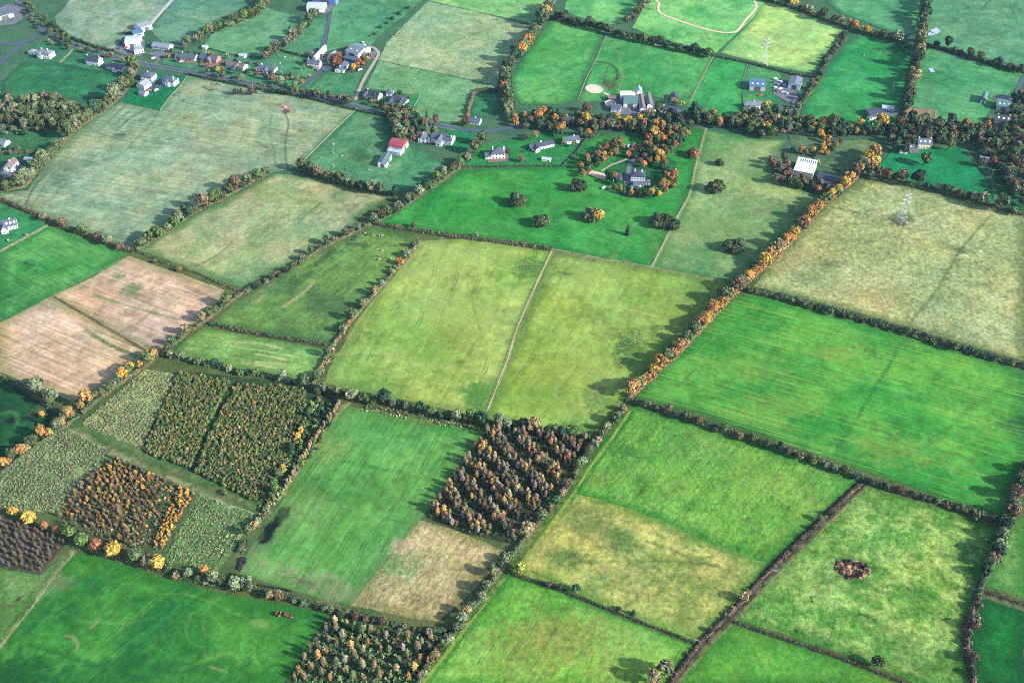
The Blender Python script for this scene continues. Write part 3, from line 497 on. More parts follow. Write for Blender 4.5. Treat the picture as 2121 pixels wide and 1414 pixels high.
WSTROKES = []
for pts, w, c, s, rg in STROKES:
    if w <= 0: continue
    L = smooth_line(GL(pts), 4.0)
    if c[1] > 165 and c[0] < 160: w, s, rg = w * .7, s * .42, min(1, rg + .2)
    WSTROKES.append((L, w, alb(c), s, rg, L.min(0) - w * 2 - 2, L.max(0) + w * 2 + 2))
WBLOBS = [(G(*c), rx, ry, R(a), alb(col), s, rg) for c, rx, ry, a, col, s, rg in BLOBS if s > 0]


def paint_ground(X, Y, col):
    """blend the worn lines and the patches of other ground cover into per-vertex albedo"""
    for (c, rx, ry, a, bc, s, rg) in WBLOBS:
        m = (np.abs(X - c[0]) < 2.2 * max(rx, ry)) & (np.abs(Y - c[1]) < 2.2 * max(rx, ry))
        if not m.any(): continue
        dx, dy = X[m] - c[0], Y[m] - c[1]
        u = (dx * math.cos(a) + dy * math.sin(a)) / rx; v = (-dx * math.sin(a) + dy * math.cos(a)) / ry
        r = np.sqrt(u * u + v * v) + rg * 2.2 * (fbm(X[m] / 3.0, Y[m] / 3.0, 5, 3) - .5) * 1.3 + rg * .8 * (vn(X[m] / 9., Y[m] / 9., 9) - .5)
        soft = .25 + .6 * rg
        k = (s * (1 - sstep(1 - soft, 1 + soft * .7, r)))[:, None]
        col[m] = col[m] * (1 - k) + bc * k
    for (L, w, bc, s, rg, lo, hi) in WSTROKES:
        m = (X > lo[0]) & (X < hi[0]) & (Y > lo[1]) & (Y < hi[1])
        if not m.any(): continue
        x, y = X[m], Y[m]
        d = dpoly(x, y, L) + rg * w * .9 * (fbm(x / 3., y / 3., 3, 2) - .5) * 2
        k = s * (1 - sstep(w * .28, w * .28 + .75 + w * .25, d))
        k = k * (1 - rg * .8 * sstep(.45, .62, vn(x / 6., y / 6., 21)))
        k = k[:, None]
        col[m] = col[m] * (1 - k) + bc * k
    return col


def sward(c):
    """drier, yellower swards reflect more than the deep green ones"""
    c = np.asarray(c, float); q = c[0] / c[1]
    t = min(1, max(0, (q - .45) / .4)) * (.55 if q >= 1 else .62 if c[2] / c[1] > .7 else .88)
    return np.clip(c * (1 + t * np.array([.22, .14, .22])), 0, 250)


def field_cols(X, Y, poly, c, c2, o, seed, ang):
    S = o.get('S', 20)
    a, b = alb(sward(c)), alb(sward(c2))
    n = sstep(.3, .7, fbm(X / S, Y / S, seed, 4))[:, None]
    col = a * (1 - n) + b * n
    col = col * (1 + .65 * (fbm(X / 7., Y / 7., seed + 3, 3) - .5) + .34 * (fbm(X / 38., Y / 38., seed + 23, 3) - .5) + .36 * (vn(X / 2.6, Y / 2.6, seed + 29) - .5))[:, None]
    u = X * math.cos(ang) + Y * math.sin(ang); v = -X * math.sin(ang) + Y * math.cos(ang)
    s = max(.08, o.get('s', 0))
    if s > 0:
        st = vn(u / 60., v / 3.1, seed + 5) - .5 + .6 * (vn(u / 90., v / 9., seed + 6) - .5)
        col = col * (1 + 1.3 * s * st)[:, None]
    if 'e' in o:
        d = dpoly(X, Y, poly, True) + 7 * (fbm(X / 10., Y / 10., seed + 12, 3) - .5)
        k = (.75 * (1 - sstep(1., 9., d)))[:, None]  # margin of rough grass, with hedge-base shade painted into its darker tone
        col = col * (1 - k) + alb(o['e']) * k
    # a little warm / cool drift of the sward itself
    w = (fbm(X / 33., Y / 33., seed + 31, 3) - .5)[:, None]
    col = col * (1 + w * np.array([.42, .10, -.18]))
    return np.clip(col, .002, .9)


def patch_mesh(name, wpoly, mat, spacing_near=.85, spacing_far=1.65, colfn=None, z=0.0, origin=None, wob=.5):
    """triangulated sheet inside an outline with jittered interior points, painted per vertex"""
    P = []
    n = len(wpoly); sd = rng.integers(0, 9999)
    for i in range(n):
        a = np.array(wpoly[i]); b = np.array(wpoly[(i + 1) % n]); k = max(1, int(np.linalg.norm(b - a) / 2.2))
        for t in range(k):
            P.append(a + (b - a) * t / k)
    P = np.array(P)
    if wob:
        P = P + wob * 2 * np.stack([vn(P[:, 0] / 5, P[:, 1] / 5, sd) - .5, vn(P[:, 0] / 5, P[:, 1] / 5, sd + 1) - .5], 1)
    lo, hi = P.min(0), P.max(0)
    ym = (lo[1] + hi[1]) / 2
    sp = spacing_near + (spacing_far - spacing_near) * min(1, max(0, (ym - 320) / 750))
    gx, gy = np.meshgrid(np.arange(lo[0], hi[0], sp), np.arange(lo[1], hi[1], sp))
    gx = gx.ravel() + rng.uniform(-.3, .3, gx.size) * sp; gy = gy.ravel() + rng.uniform(-.3, .3, gy.size) * sp
    m = pip(gx, gy, P)
    gx, gy = gx[m], gy[m]
    pts = [Vector((float(a), float(b))) for a, b in P] + [Vector((float(a), float(b))) for a, b in zip(gx, gy)]
    r = delaunay_2d_cdt(pts, [], [list(range(len(P)))], 1, 1e-4)
    V = np.array([(v.x, v.y) for v in r[0]]); F = np.array(r[2], dtype=np.int32)
    ox, oy = V.mean(0)
    col = colfn(V[:, 0], V[:, 1])
    me = mk(name, np.column_stack([V[:, 0] - ox, V[:, 1] - oy, np.zeros(len(V))]), [F], [mat], smooth=True)
    a = me.attributes.new('tint', 'FLOAT_COLOR', 'POINT')
    t = np.ones((len(V), 4), np.float32); t[:, :3] = col
    a.data.foreach_set('color', t.ravel())
    o = ob(name, me, None, (ox, oy, z))
    return o


FIELD_W = []
for i, (label, pp, c, c2, o) in enumerate(FIELDS):
    W = GL(pp); FIELD_W.append(W)
    ang = 0.0
    if 'd' in o:
        cx = sum(p[0] for p in pp) / len(pp); cy = sum(p[1] for p in pp) / len(pp)
        p, q = G(cx, cy), G(cx + o['d'][0] * 10, cy + o['d'][1] * 10)
        ang = math.atan2(q[1] - p[1], q[0] - p[0])
    mat = field_mat(ang, o.get('s', 0) * 1.2, .08 + 1.15 * o.get('g', .15), o.get('b', .3), o.get('fine', 1.0), lines=o.get('lines'), tram=o.get('t'))
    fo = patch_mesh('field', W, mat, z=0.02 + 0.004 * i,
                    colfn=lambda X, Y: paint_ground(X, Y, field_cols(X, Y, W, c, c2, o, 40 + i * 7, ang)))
    tag(fo, label, 'field', None, 'structure')

# base ground: one sheet to the horizon, rough verge grass between the fields
def verge(X, Y):
    n = sstep(.3, .7, fbm(X / 9., Y / 9., 77, 4))[:, None]
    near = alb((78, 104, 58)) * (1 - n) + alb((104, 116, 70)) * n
    far = alb((66, 112, 86)) * (1 - n) + alb((82, 122, 92)) * n  # far grass is painted bluer, like the hazy upper fields
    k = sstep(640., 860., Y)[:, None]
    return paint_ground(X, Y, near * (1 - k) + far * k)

gv = [(-640, 240), (640, 240), (640, 1240), (-640, 1240)]
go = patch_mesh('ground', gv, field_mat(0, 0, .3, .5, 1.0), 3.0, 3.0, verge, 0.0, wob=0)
bm = bmesh.new(); bm.from_mesh(go.data)
ox, oy = go.location.x, go.location.y
lay = bm.verts.layers.float_color['tint']
outer = [(-3000, -1500), (3000, -1500), (3000, 4000), (-3000, 4000)]
inner = [(-640, 240), (640, 240), (640, 1240), (-640, 1240)]
ov = [bm.verts.new((x - ox, y - oy, 0)) for x, y in outer]; iv = [bm.verts.new((x - ox, y - oy, -0.0)) for x, y in inner]
for v in ov + iv: v[lay] = (*[float(t) for t in alb((74, 118, 80))], 1)
for k in range(4): bm.faces.new((ov[k], ov[(k + 1) % 4], iv[(k + 1) % 4], iv[k]))
bm.normal_update(); bm.to_mesh(go.data); bm.free()
tag(go, 'rough grassy ground between and beyond the hedged fields', 'ground', None, 'structure')
# ------------------------------------------------------------------ vegetation meshes
def ico(sub):
    bm = bmesh.new(); bmesh.ops.create_icosphere(bm, subdivisions=sub, radius=1.0)
    V = np.array([v.co[:] for v in bm.verts]); F = np.array([[v.index for v in f.verts] for f in bm.faces]); bm.free()
    return V, F

ICO1, ICO2 = ico(1), ico(2)


def unit(n, r):
    d = r.normal(size=(n, 3)); return d / np.linalg.norm(d, axis=1, keepdims=True)


def cards(C, N, size, r, long=1.0, up=None):
    """leaf sprays: one bent quad at every centre C facing N"""
    n = len(C)
    ref = r.normal(size=(n, 3)) if up is None else np.tile(up, (n, 1)) + .25 * r.normal(size=(n, 3))
    t = np.cross(N, ref); t /= np.linalg.norm(t, axis=1, keepdims=True) + 1e-9
    b = np.cross(N, t)
    s = (size if hasattr(size, '__len__') else np.full(n, size))[:, None]
    j = lambda: 1 + .35 * r.uniform(-1, 1, (n, 1))
    V = np.stack([C - t * s * j() - b * s * long * .55 * j(), C + t * s * j() * .8 - b * s * long * j() * .8, C + t * s * j() * .7 + b * s * long * j() + N * s * .35, C - t * s * .8 * j() + b * s * long * .7 * j()], 1).reshape(-1, 3)
    F = np.arange(4 * n).reshape(n, 4)
    return V, F


class Veg:
    def __init__(s): s.V = []; s.T = []; s.Q = []; s.ct = []; s.cq = []; s.n = 0
    def tris(s, V, F, c): s.V.append(V); s.T.append(F + s.n); s.n += len(V); s.ct.append(np.broadcast_to(c, (len(F), 3)))
    def quads(s, V, F, c): s.V.append(V); s.Q.append(F + s.n); s.n += len(V); s.cq.append(np.broadcast_to(c, (len(F), 3)))
    def mesh(s, name, mats):
        T = np.concatenate(s.T) if s.T else np.zeros((0, 3), int); Q = np.concatenate(s.Q) if s.Q else np.zeros((0, 4), int)
        tint = np.concatenate(([np.concatenate(s.ct)] if s.ct else []) + ([np.concatenate(s.cq)] if s.cq else []))
        return mk(name, np.concatenate(s.V), [f for f in (T, Q) if len(f)], mats, None, tint)


def tone(n, r, a=.3):
    t = 1 + r.uniform(-a, a, n)
    w = r.uniform(-.10, .10, n)
    return np.stack([t * (1 + w), t, t * (1 - w)], 1)


def crown_round(seed, lobes=16, squash=.85, leaf=.15, per=50, base=.45, spread=1.0):
    r = np.random.default_rng(seed); g = Veg()
    zc = base + squash
    dirs = unit(lobes, r); dirs[:, 2] = np.where(dirs[:, 2] < -.45, -dirs[:, 2], dirs[:, 2])
    for k in range(lobes):
        rr = r.uniform(.30, .46)
        c = dirs[k] * np.array([1 - rr * .8, 1 - rr * .8, squash - rr * .7]) * r.uniform(.72, 1.0) * spread + (0, 0, zc)
        V, F = ICO1
        d = 1 + .22 * r.uniform(-1, 1, len(V))
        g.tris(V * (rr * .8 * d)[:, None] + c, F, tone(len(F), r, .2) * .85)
        D = unit(per, r); C = c + D * (rr * r.uniform(.78, 1.12, (per, 1)))
        N = D + .55 * r.normal(size=(per, 3)); N /= np.linalg.norm(N, axis=1, keepdims=True)
        V2, F2 = cards(C, N, r.uniform(.6, 1.25, per) * leaf, r)
        g.quads(V2, F2, tone(per, r, .38) * r.uniform(.8, 1.2))
    V, F = ICO1
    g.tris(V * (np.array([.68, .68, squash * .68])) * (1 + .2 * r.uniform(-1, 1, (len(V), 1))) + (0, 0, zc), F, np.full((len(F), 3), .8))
    return g.mesh('crown_round', [M_LEAF])


def crown_bare(seed, n=520, slim=1.0, hh=1.9):
    """leafless or thin crown: twig sprays fanning from the limbs with a few leaves left"""
    r = np.random.default_rng(seed); g = Veg()
    D = unit(n, r); rad = r.uniform(.35, 1.0, (n, 1)) ** .6
    C = D * rad * np.array([slim, slim, hh * .5]) + (0, 0, hh * .5 + .25)
    N = np.cross(D + (0, 0, .8), r.normal(size=(n, 3))); N /= np.linalg.norm(N, axis=1, keepdims=True)
    V, F = cards(C, N, r.uniform(.025, .06, n) * 1.2, r, 5.0, up=np.array([0, 0, 1.0]))
    g.quads(V, F, tone(n, r, .4))
    m = n // 3
    D = unit(m, r); C = D * r.uniform(.5, 1, (m, 1)) * np.array([slim, slim, hh * .5]) + (0, 0, hh * .5 + .25)
    V, F = cards(C, D, r.uniform(.06, .12, m), r); g.quads(V, F, tone(m, r, .35) * 1.1)
    V, F = ICO1
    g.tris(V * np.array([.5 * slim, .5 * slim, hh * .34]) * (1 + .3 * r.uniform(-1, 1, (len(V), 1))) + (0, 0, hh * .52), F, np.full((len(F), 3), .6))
    return g.mesh('crown_bare', [M_LEAF])


def crown_spindle(seed, n=260, hh=4.6, base=.9, leaf=.2):
    """slender upright crown of a forest-grown tree"""
    r = np.random.default_rng(seed); g = Veg()
    t = r.uniform(0, 1, n) ** .85
    prof = np.sin(np.clip(t * .93 + .06, 0, 1) * math.pi) ** .6 * (1 - .18 * t)
    a = r.uniform(0, 2 * math.pi, n); q = r.uniform(.55, 1.05, n) * prof
    lob = 1 + .25 * np.sin(a * 2 + t * 9 + seed)
    C = np.stack([np.cos(a) * q * lob, np.sin(a) * q * lob, base + t * hh], 1)
    D = np.stack([np.cos(a), np.sin(a), .5 + .6 * t], 1)
    N = D + .6 * r.normal(size=(n, 3)); N /= np.linalg.norm(N, axis=1, keepdims=True)
    V, F = cards(C, N, r.uniform(.6, 1.3, n) * leaf, r, 1.5)
    g.quads(V, F, tone(n, r, .42))
    V, F = ICO1
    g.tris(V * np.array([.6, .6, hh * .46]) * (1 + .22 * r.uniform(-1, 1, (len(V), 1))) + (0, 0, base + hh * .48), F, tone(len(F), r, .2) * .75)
    return g.mesh('crown_spindle', [M_LEAF])


def crown_cone(seed, n=300, hh=2.9):
    r = np.random.default_rng(seed); g = Veg()
    t = r.uniform(0, 1, n) ** 1.3
    a = r.uniform(0, 2 * math.pi, n); q = (1 - t) * (.8 + .25 * np.sin(t * 34)) * r.uniform(.8, 1.08, n)
    C = np.stack([np.cos(a) * q, np.sin(a) * q, .25 + t * hh], 1)
    D = np.stack([np.cos(a), np.sin(a), np.full(n, .6)], 1); N = D + .45 * r.normal(size=(n, 3)); N /= np.linalg.norm(N, axis=1, keepdims=True)
    V, F = cards(C, N, r.uniform(.7, 1.2, n) * .16, r, 1.2); g.quads(V, F, tone(n, r, .35))
    k = 9; ring = np.array([(.8 * math.cos(2 * math.pi * i / k), .8 * math.sin(2 * math.pi * i / k), .2) for i in range(k)] + [(0, 0, .25 + hh * .95)])
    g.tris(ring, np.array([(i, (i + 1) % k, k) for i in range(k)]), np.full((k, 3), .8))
    return g.mesh('crown_cone', [M_LEAF])


def crown_small(seed, n=110, hh=1.9):
    """young plantation tree: bushy egg down to the ground"""
    r = np.random.default_rng(seed); g = Veg()
    D = unit(n, r); D[:, 2] = np.abs(D[:, 2]) * 1.0 - .25
    lob = 1 + .22 * np.sin(np.arctan2(D[:, 1], D[:, 0]) * 3 + seed * 2.1 + D[:, 2] * 4)
    C = D * (r.uniform(.75, 1.05, n) * lob)[:, None] * np.array([1, 1, hh * .62]) + (0, 0, hh * .36)
    N = D + .6 * r.normal(size=(n, 3)); N /= np.linalg.norm(N, axis=1, keepdims=True)
    V, F = cards(C, N, r.uniform(.6, 1.3, n) * .25, r, 1.2); g.quads(V, F, tone(n, r, .45))
    V, F = ICO1
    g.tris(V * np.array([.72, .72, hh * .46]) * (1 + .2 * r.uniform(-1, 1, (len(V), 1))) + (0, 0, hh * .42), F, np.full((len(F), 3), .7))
    return g.mesh('crown_small', [M_LEAF])


def trunk_mesh(seed, h=1.0, r0=.09, limbs=4, lean=.0, mat=None):
    r = random.Random(seed); m = MB()
    top = Vector((r.uniform(-.06, .06), r.uniform(-.06, .06), h))
    m.bar((0, 0, -.05), top * .55, r0, 0, r0 * .8); m.bar(top * .55, top, r0 * .8, 0, r0 * .5)
    for k in range(limbs):
        a = 2 * math.pi * k / limbs + r.uniform(-.4, .4); b = top * r.uniform(.55, .95)
        e = b + Vector((math.cos(a) * .45, math.sin(a) * .45, r.uniform(.3, .55)))
        m.bar(b, e, r0 * .5, 0, r0 * .15)
    return m.mesh('trunk', [mat or M_BARK])


PROTO = {
 'round': [crown_round(100 + k, 15 + k % 4, [.85, .8, .95, .75, .9, 1.0][k], .15, 46) for k in range(6)],
 'loose': [crown_round(140 + k, 12, [1.0, 1.15, .9, 1.1][k], .17, 46, .5, 1.12) for k in range(4)],
 'dome': [crown_round(160 + k, 16, .8, .14, 44, .12) for k in range(3)],
 'bare': [crown_bare(200 + k, 420) for k in range(4)],
 'spindle': [crown_spindle(230 + k) for k in range(6)],
 'thin': [crown_bare(260 + k, 170, .8, 4.6) for k in range(5)],
 'cone': [crown_cone(300 + k) for k in range(3)],
 'small': [crown_small(330 + k) for k in range(7)],
 'bush': [crown_round(360 + k, 9, .6, .2, 34, .02) for k in range(4)],
}
TRUNK = {'round': [trunk_mesh(1, .9), trunk_mesh(2, .8)], 'loose': [trunk_mesh(3, 1.0), trunk_mesh(4, .9)], 'dome': [trunk_mesh(5, .6)],
         'bare': [trunk_mesh(6, 1.2, .07, 5, mat=M_PALEBARK), trunk_mesh(7, 1.1, .07, 6)], 'spindle': [trunk_mesh(8, 4.2, .085, 3, mat=M_PALEBARK)],
         'thin': [trunk_mesh(9, 3.8, .07, 4, mat=M_PALEBARK)], 'cone': [trunk_mesh(10, 1.5, .07, 0)], 'small': [trunk_mesh(11, .9, .06, 0)], 'bush': [trunk_mesh(12, .3, .07, 3)]}

# leaf colours (linear reflectance) and how a person would call them
LEAF = {
 'A': ((.080, .086, .030), 'olive gold'), 'T': ((.165, .092, .036), 'tawny'),
 'X': ((.026, .020, .018), 'dark brown'),
 'D': ((.014, .036, .022), 'dark green'), 'G': ((.045, .078, .024), 'green'), 'P': ((.088, .106, .064), 'pale grey-green'),
 'K': ((.044, .062, .030), 'olive'), 'B': ((.070, .050, .034), 'brown'), 'W': ((.080, .070, .060), 'greyish bare'),
 'O': ((.215, .104, .034), 'orange'), 'Y': ((.245, .155, .034), 'golden yellow'), 'R': ((.130, .058, .034), 'russet'),
 'L': ((.150, .180, .038), 'lime green'), 'S': ((.130, .100, .056), 'sandy'), 'M': ((.030, .044, .022), 'deep olive'),
}
ORD = ['zeroth', 'first', 'second', 'third', 'fourth', 'fifth', 'sixth', 'seventh', 'eighth', 'ninth', 'tenth', 'eleventh', 'twelfth', 'thirteenth', 'fourteenth', 'fifteenth', 'sixteenth', 'seventeenth', 'eighteenth', 'nineteenth']
for t, tw in ((20, 'twent'), (30, 'thirt'), (40, 'fort'), (50, 'fift'), (60, 'sixt'), (70, 'sevent'), (80, 'eight')):
    ORD.append(tw + 'ieth')
    ORD += [tw + 'y-' + w for w in ORD[1:10]]
TREES = []


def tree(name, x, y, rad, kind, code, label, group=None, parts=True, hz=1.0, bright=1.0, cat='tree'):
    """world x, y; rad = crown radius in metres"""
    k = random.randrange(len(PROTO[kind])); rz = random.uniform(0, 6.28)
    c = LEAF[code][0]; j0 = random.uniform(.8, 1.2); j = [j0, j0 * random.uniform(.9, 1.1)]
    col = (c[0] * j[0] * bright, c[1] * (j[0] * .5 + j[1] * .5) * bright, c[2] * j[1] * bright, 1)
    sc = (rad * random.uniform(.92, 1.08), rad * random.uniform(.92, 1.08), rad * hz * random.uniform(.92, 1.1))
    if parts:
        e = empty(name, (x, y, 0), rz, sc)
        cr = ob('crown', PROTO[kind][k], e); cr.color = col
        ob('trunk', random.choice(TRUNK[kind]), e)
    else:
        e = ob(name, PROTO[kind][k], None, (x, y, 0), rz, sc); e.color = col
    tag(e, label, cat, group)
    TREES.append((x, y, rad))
    return e


def pick(pal):
    return random.choice(pal)


# hedgerow trees: (kind word, base line, spacing m, crown radius range, crown kinds, colours, where)
ROWS = [
 ("autumn_tree", [(1815,322),(1762,377),(1702,428),(1622,518),(1542,588),(1482,648),(1402,733),(1342,788),(1302,822)], 4.7, (3.6,4.7), ['round','round','loose'], 'OTOYKTSGTOKB', 'tree', 'of the long autumn row from its top'),
 ("hedgerow_tree", [(282,145),(272,170),(259,192),(240,212),(215,232),(190,247),(165,267),(145,287),(120,312),(100,337),(75,358),(52,386),(20,397),(2,400)], 6.2, (3.2,4.8), ['loose','round','bare'], 'KDPKWKK', 'hedgerow tree', 'from the road down past the dark paddock'),
 ("hedgerow_tree", [(556,362),(500,392),(452,418),(422,437),(378,460),(342,487),(290,516)], 5.6, (2.8,4.2), ['loose','round','round'], 'KPKDBGK', 'tree', 'of the slanting hedge under the ring of mud'),
 ("hedgerow_tree", [(622,352),(660,368),(702,381),(742,394),(780,402),(817,408)], 6.0, (3.0,4.2), ['round','loose'], 'KPDBK', 'hedge tree', 'below the red barn pasture'),
 ("hedgerow_tree", [(955,345),(930,362),(902,385),(868,410),(832,433),(800,450),(770,463)], 5.2, (2.4,3.6), ['loose','bare','round'], 'KBPDKG', 'tree', 'in the hedge joining barn pasture to parkland'),
 ("hedgerow_shrub", [(762,466),(692,500),(640,530),(600,560),(545,590),(502,612)], 6.5, (1.6,2.4), ['round','bush','bare'], 'KDWKM', 'shrub', 'along the hedge above the cattle field'),
 ("hedgerow_shrub", [(475,630),(432,662),(385,695),(345,732)], 5.5, (1.7,2.8), ['round','loose'], 'KGBKS', 'shrub', 'between stubble and cut strip pasture'),
 ("hedgerow_shrub", [(862,505),(848,528),(815,562),(788,595),(762,625),(740,650),(712,688),(700,702)], 6.2, (1.5,2.6), ['round','bush','loose'], 'KPSKOP', 'shrub', 'between cattle field and yellow green pasture'),
 ("hedgerow_shrub", [(690,725),(678,748),(662,778),(650,797)], 5.0, (1.4,2.2), ['loose','bush'], 'SPKS', 'pale shrub', 'beside the cut strip pasture'),
 ("hedgerow_shrub", [(350,740),(400,752),(440,757),(500,773),(550,781),(600,790),(640,800)], 5.0, (1.6,2.5), ['round','loose','bush'], 'PGDKP', 'shrub', 'on the top edge of the olive plantation'),
 ("hedgerow_tree", [(655,812),(700,820),(740,832),(785,838),(830,842),(880,858),(925,868),(970,872),(1005,880),(1050,888),(1110,892),(1160,902),(1210,905)], 5.2, (1.9,3.0), ['loose','round','bare','loose'], 'PKPDGPSG', 'pale topped tree', 'along the hedge above the striped crop'),
 ("hedgerow_shrub", [(1290,848),(1270,880),(1245,908),(1230,930),(1205,965),(1180,1005),(1155,1040),(1128,1070),(1105,1095),(1078,1125)], 4.8, (1.6,2.6), ['round','bush','loose'], 'KSGPKB', 'shrub', 'down the hedge beside the rippled field'),
 ("hedgerow_shrub", [(1062,1150),(1045,1170),(1015,1205),(992,1245),(970,1270),(952,1300),(925,1330),(905,1355),(885,1385),(868,1412)], 4.4, (1.6,2.5), ['round','loose','bush','bare'], 'KPSKGP', 'shrub', 'down the hedge beside the lime pasture'),
 ("hedgerow_shrub", [(1330,842),(1355,850),(1400,862),(1430,875),(1470,888),(1520,905),(1560,917),(1640,945),(1660,952),(1700,968),(1750,982),(1775,994)], 5.4, (1.4,2.3), ['round','bush','loose'], 'KPSGDB', 'shrub', 'along the hedge between rippled and silage fields'),
 ("hedgerow_shrub", [(1800,1000),(1840,1012),(1880,1025),(1920,1038),(1960,1052),(2010,1068),(2060,1085)], 6.0, (1.3,2.1), ['round','bush','bare'], 'KRBKP', 'shrub', 'on the hedge over the rubble pit field'),
 ("hedgerow_shrub", [(1560,605),(1640,628),(1700,645),(1770,665),(1840,683),(1900,702),(1960,720),(2040,742),(2110,760)], 6.6, (1.3,2.1), ['round','bush'], 'DKDBK', 'dark shrub', 'on the hedge above the silage field'),
 ("hedgerow_tree", [(2121,975),(2108,1005),(2098,1035),(2094,1062),(2075,1100),(2072,1135),(2055,1165),(2040,1195)], 4.2, (2.2,3.3), ['round','loose'], 'PKGDB', 'bushy tree', 'on the winding hedge beyond the silage field'),
 ("hedgerow_shrub", [(2028,1240),(2020,1270),(2012,1300),(2006,1325),(2012,1360),(2012,1400)], 7.0, (1.6,2.3), ['round','bush','loose'], 'KPDB', 'bush', 'on the winding ditch hedge of the corner field'),
 ("autumn_tree", [(322,742),(300,758),(278,765),(258,785),(240,800),(228,812),(206,822),(188,835),(170,852)], 4.6, (2.6,3.9), ['round','loose'], 'YTKGTKW', 'tree', 'down the edge between stubble and young plantation'),
 ("autumn_tree", [(150,862),(135,875),(120,890),(105,900),(80,915),(62,932),(45,945),(22,960),(5,978)], 4.2, (2.7,3.8), ['round','loose'], 'YTSOKTKO', 'tree', 'of the orange row beside the wet hollows'),
 ("birch", [(707,832),(698,845),(688,862),(676,880),(664,897),(650,917),(636,938),(620,962),(604,988),(590,1008)], 1.35, (.62,.86), ['spindle'], 'SSSWS', 'slender sandy birch', 'in the pale line beside the striped crop'),
 ("hedgerow_shrub", [(665,822),(645,850),(632,880),(615,910),(602,940),(590,965),(575,995),(555,1035)], 4.0, (1.3,2.2), ['bush','round'], 'KLDKGY', 'shrub', 'behind the pale birch line'),
 ("hedgerow_shrub", [(572,1018),(556,1050),(535,1085),(520,1105),(505,1128),(492,1150)], 4.4, (1.6,2.4), ['round','loose','bush'], 'PKSKG', 'shrub', 'below the birch line beside the striped crop'),
 ("hedgerow_shrub", [(345,1180),(365,1190),(395,1198),(430,1208),(455,1212),(490,1218),(520,1225)], 4.4, (1.6,2.6), ['round','loose','bush'], 'PGKSKP', 'shrub', 'above the scribbled meadow'),
 ("hedgerow_shrub", [(552,1240),(580,1243),(610,1247),(640,1255),(665,1260),(700,1270),(740,1280),(800,1295),(850,1305),(900,1312)], 5.4, (1.3,2.1), ['round','bush','bare'], 'KPWKSB', 'shrub', 'on the hedge over the scribbled meadow and thin wood'),
 ("hedgerow_tree", [(380,96),(405,92),(432,78),(447,68),(470,62),(490,52),(512,42),(530,35),(548,18),(560,2)], 6.5, (3.2,4.4), ['round','loose','bare'], 'KPKWG', 'tree', 'of the hedge climbing behind the bungalows'),
 ("hedgerow_tree", [(548,128),(560,118),(575,108),(592,98),(605,88),(622,72),(640,55),(655,42)], 7.0, (2.6,4.0), ['loose','bare'], 'WKWP', 'grey tree', 'between lane and bungalow pasture'),
 ("field_bush", [(762,80),(778,70),(790,58),(811,43),(838,23),(857,10)], 13, (1.8,2.4), ['bush'], 'MD', 'round bush', 'along the wire fence near the top edge'),
 ("hedgerow_tree", [(1145,12),(1130,38),(1122,58),(1108,78),(1090,105),(1075,122),(1060,140),(1048,160),(1045,180),(1050,205),(1055,228),(1052,245)], 6.2, (3.4,4.8), ['loose','round'], 'KPDKOKKD', 'tall tree', 'in the column beside the grazed pasture'),
 ("hedgerow_tree", [(1152,38),(1180,48),(1215,58),(1250,68),(1275,75),(1310,85),(1355,92),(1400,105),(1440,112),(1475,122)], 7.0, (3.0,4.2), ['round','dome'], 'DKDGM', 'dark tree', 'in the hedge behind the curved tractor tracks'),
 ("hedgerow_tree", [(1292,52),(1310,42),(1322,30),(1332,18),(1345,5)], 7.5, (3.0,3.8), ['loose','bare'], 'KWP', 'loose tree', 'by the sand loop corner'),
 ("hedgerow_tree", [(1918,5),(1915,30),(1910,55),(1906,80),(1903,105),(1898,135),(1890,165),(1884,190),(1878,212),(1872,238)], 6.0, (3.2,4.4), ['round','loose'], 'KDPKKS', 'tall tree', 'in the column between the two upper fields'),
 ("hedgerow_tree", [(1590,2),(1640,18),(1680,32),(1705,42),(1735,52),(1765,62),(1785,68),(1815,78),(1850,88),(1885,100)], 7.2, (2.8,4.0), ['round','loose'], 'KPSOKYG', 'tree', 'in the hedge above the pale lime field'),
 ("hedgerow_tree", [(1915,98),(1950,102),(1985,112),(2010,118),(2040,132),(2075,142),(2110,152)], 8.0, (2.6,3.6), ['dome','round'], 'DDKM', 'dark tree', 'in the hedge under the two grey puddles'),
 ("hedgerow_shrub", [(1748,75),(1742,92),(1728,108),(1712,125),(1705,142),(1698,158),(1688,175),(1675,195),(1662,215),(1648,235),(1642,255)], 6.0, (1.8,2.8), ['bush','round'], 'KDPBM', 'shrub', 'along the wavy hedge from pale field to grey barn'),
 ("roadside_tree", [(1430,255),(1452,258),(1480,258),(1512,262),(1545,262)], 9.0, (2.6,4.4), ['round','loose'], 'KDOKD', 'roadside tree', 'below the narrow green field'),
 ("roadside_tree", [(1655,262),(1690,265),(1720,268),(1755,278),(1785,282),(1815,275),(1830,262)], 7.5, (3.0,4.4), ['round','loose'], 'DKKYKG', 'roadside tree', 'under the emerald field'),
 ("hedgerow_tree", [(1795,368),(1830,372),(1858,378),(1880,382),(1905,388),(1930,395),(1952,400),(1985,408),(2015,420),(2045,432),(2075,440),(2105,448)], 7.0, (3.0,4.2), ['round','dome','loose'], 'KDPKBD', 'tree', 'in the hedge behind the lattice pylon'),
 ("garden_tree", [(480,198),(545,196),(580,195),(610,198),(650,205),(682,208),(700,212),(718,222)], 9, (2.6,4.4), ['loose','round','bare'], 'PWSKDW', 'roadside tree', 'on the main road past the farms'),
 ("bare_bush", [(1785,1005),(1755,1030),(1720,1062),(1690,1090),(1650,1130),(1615,1165),(1560,1215),(1530,1250),(1490,1290),(1450,1330),(1415,1372)], 9.5, (.8,1.4), ['bush','bare'], 'BSWB', 'low brown bush', 'along the ditch bank by the rubble pit field'),
]

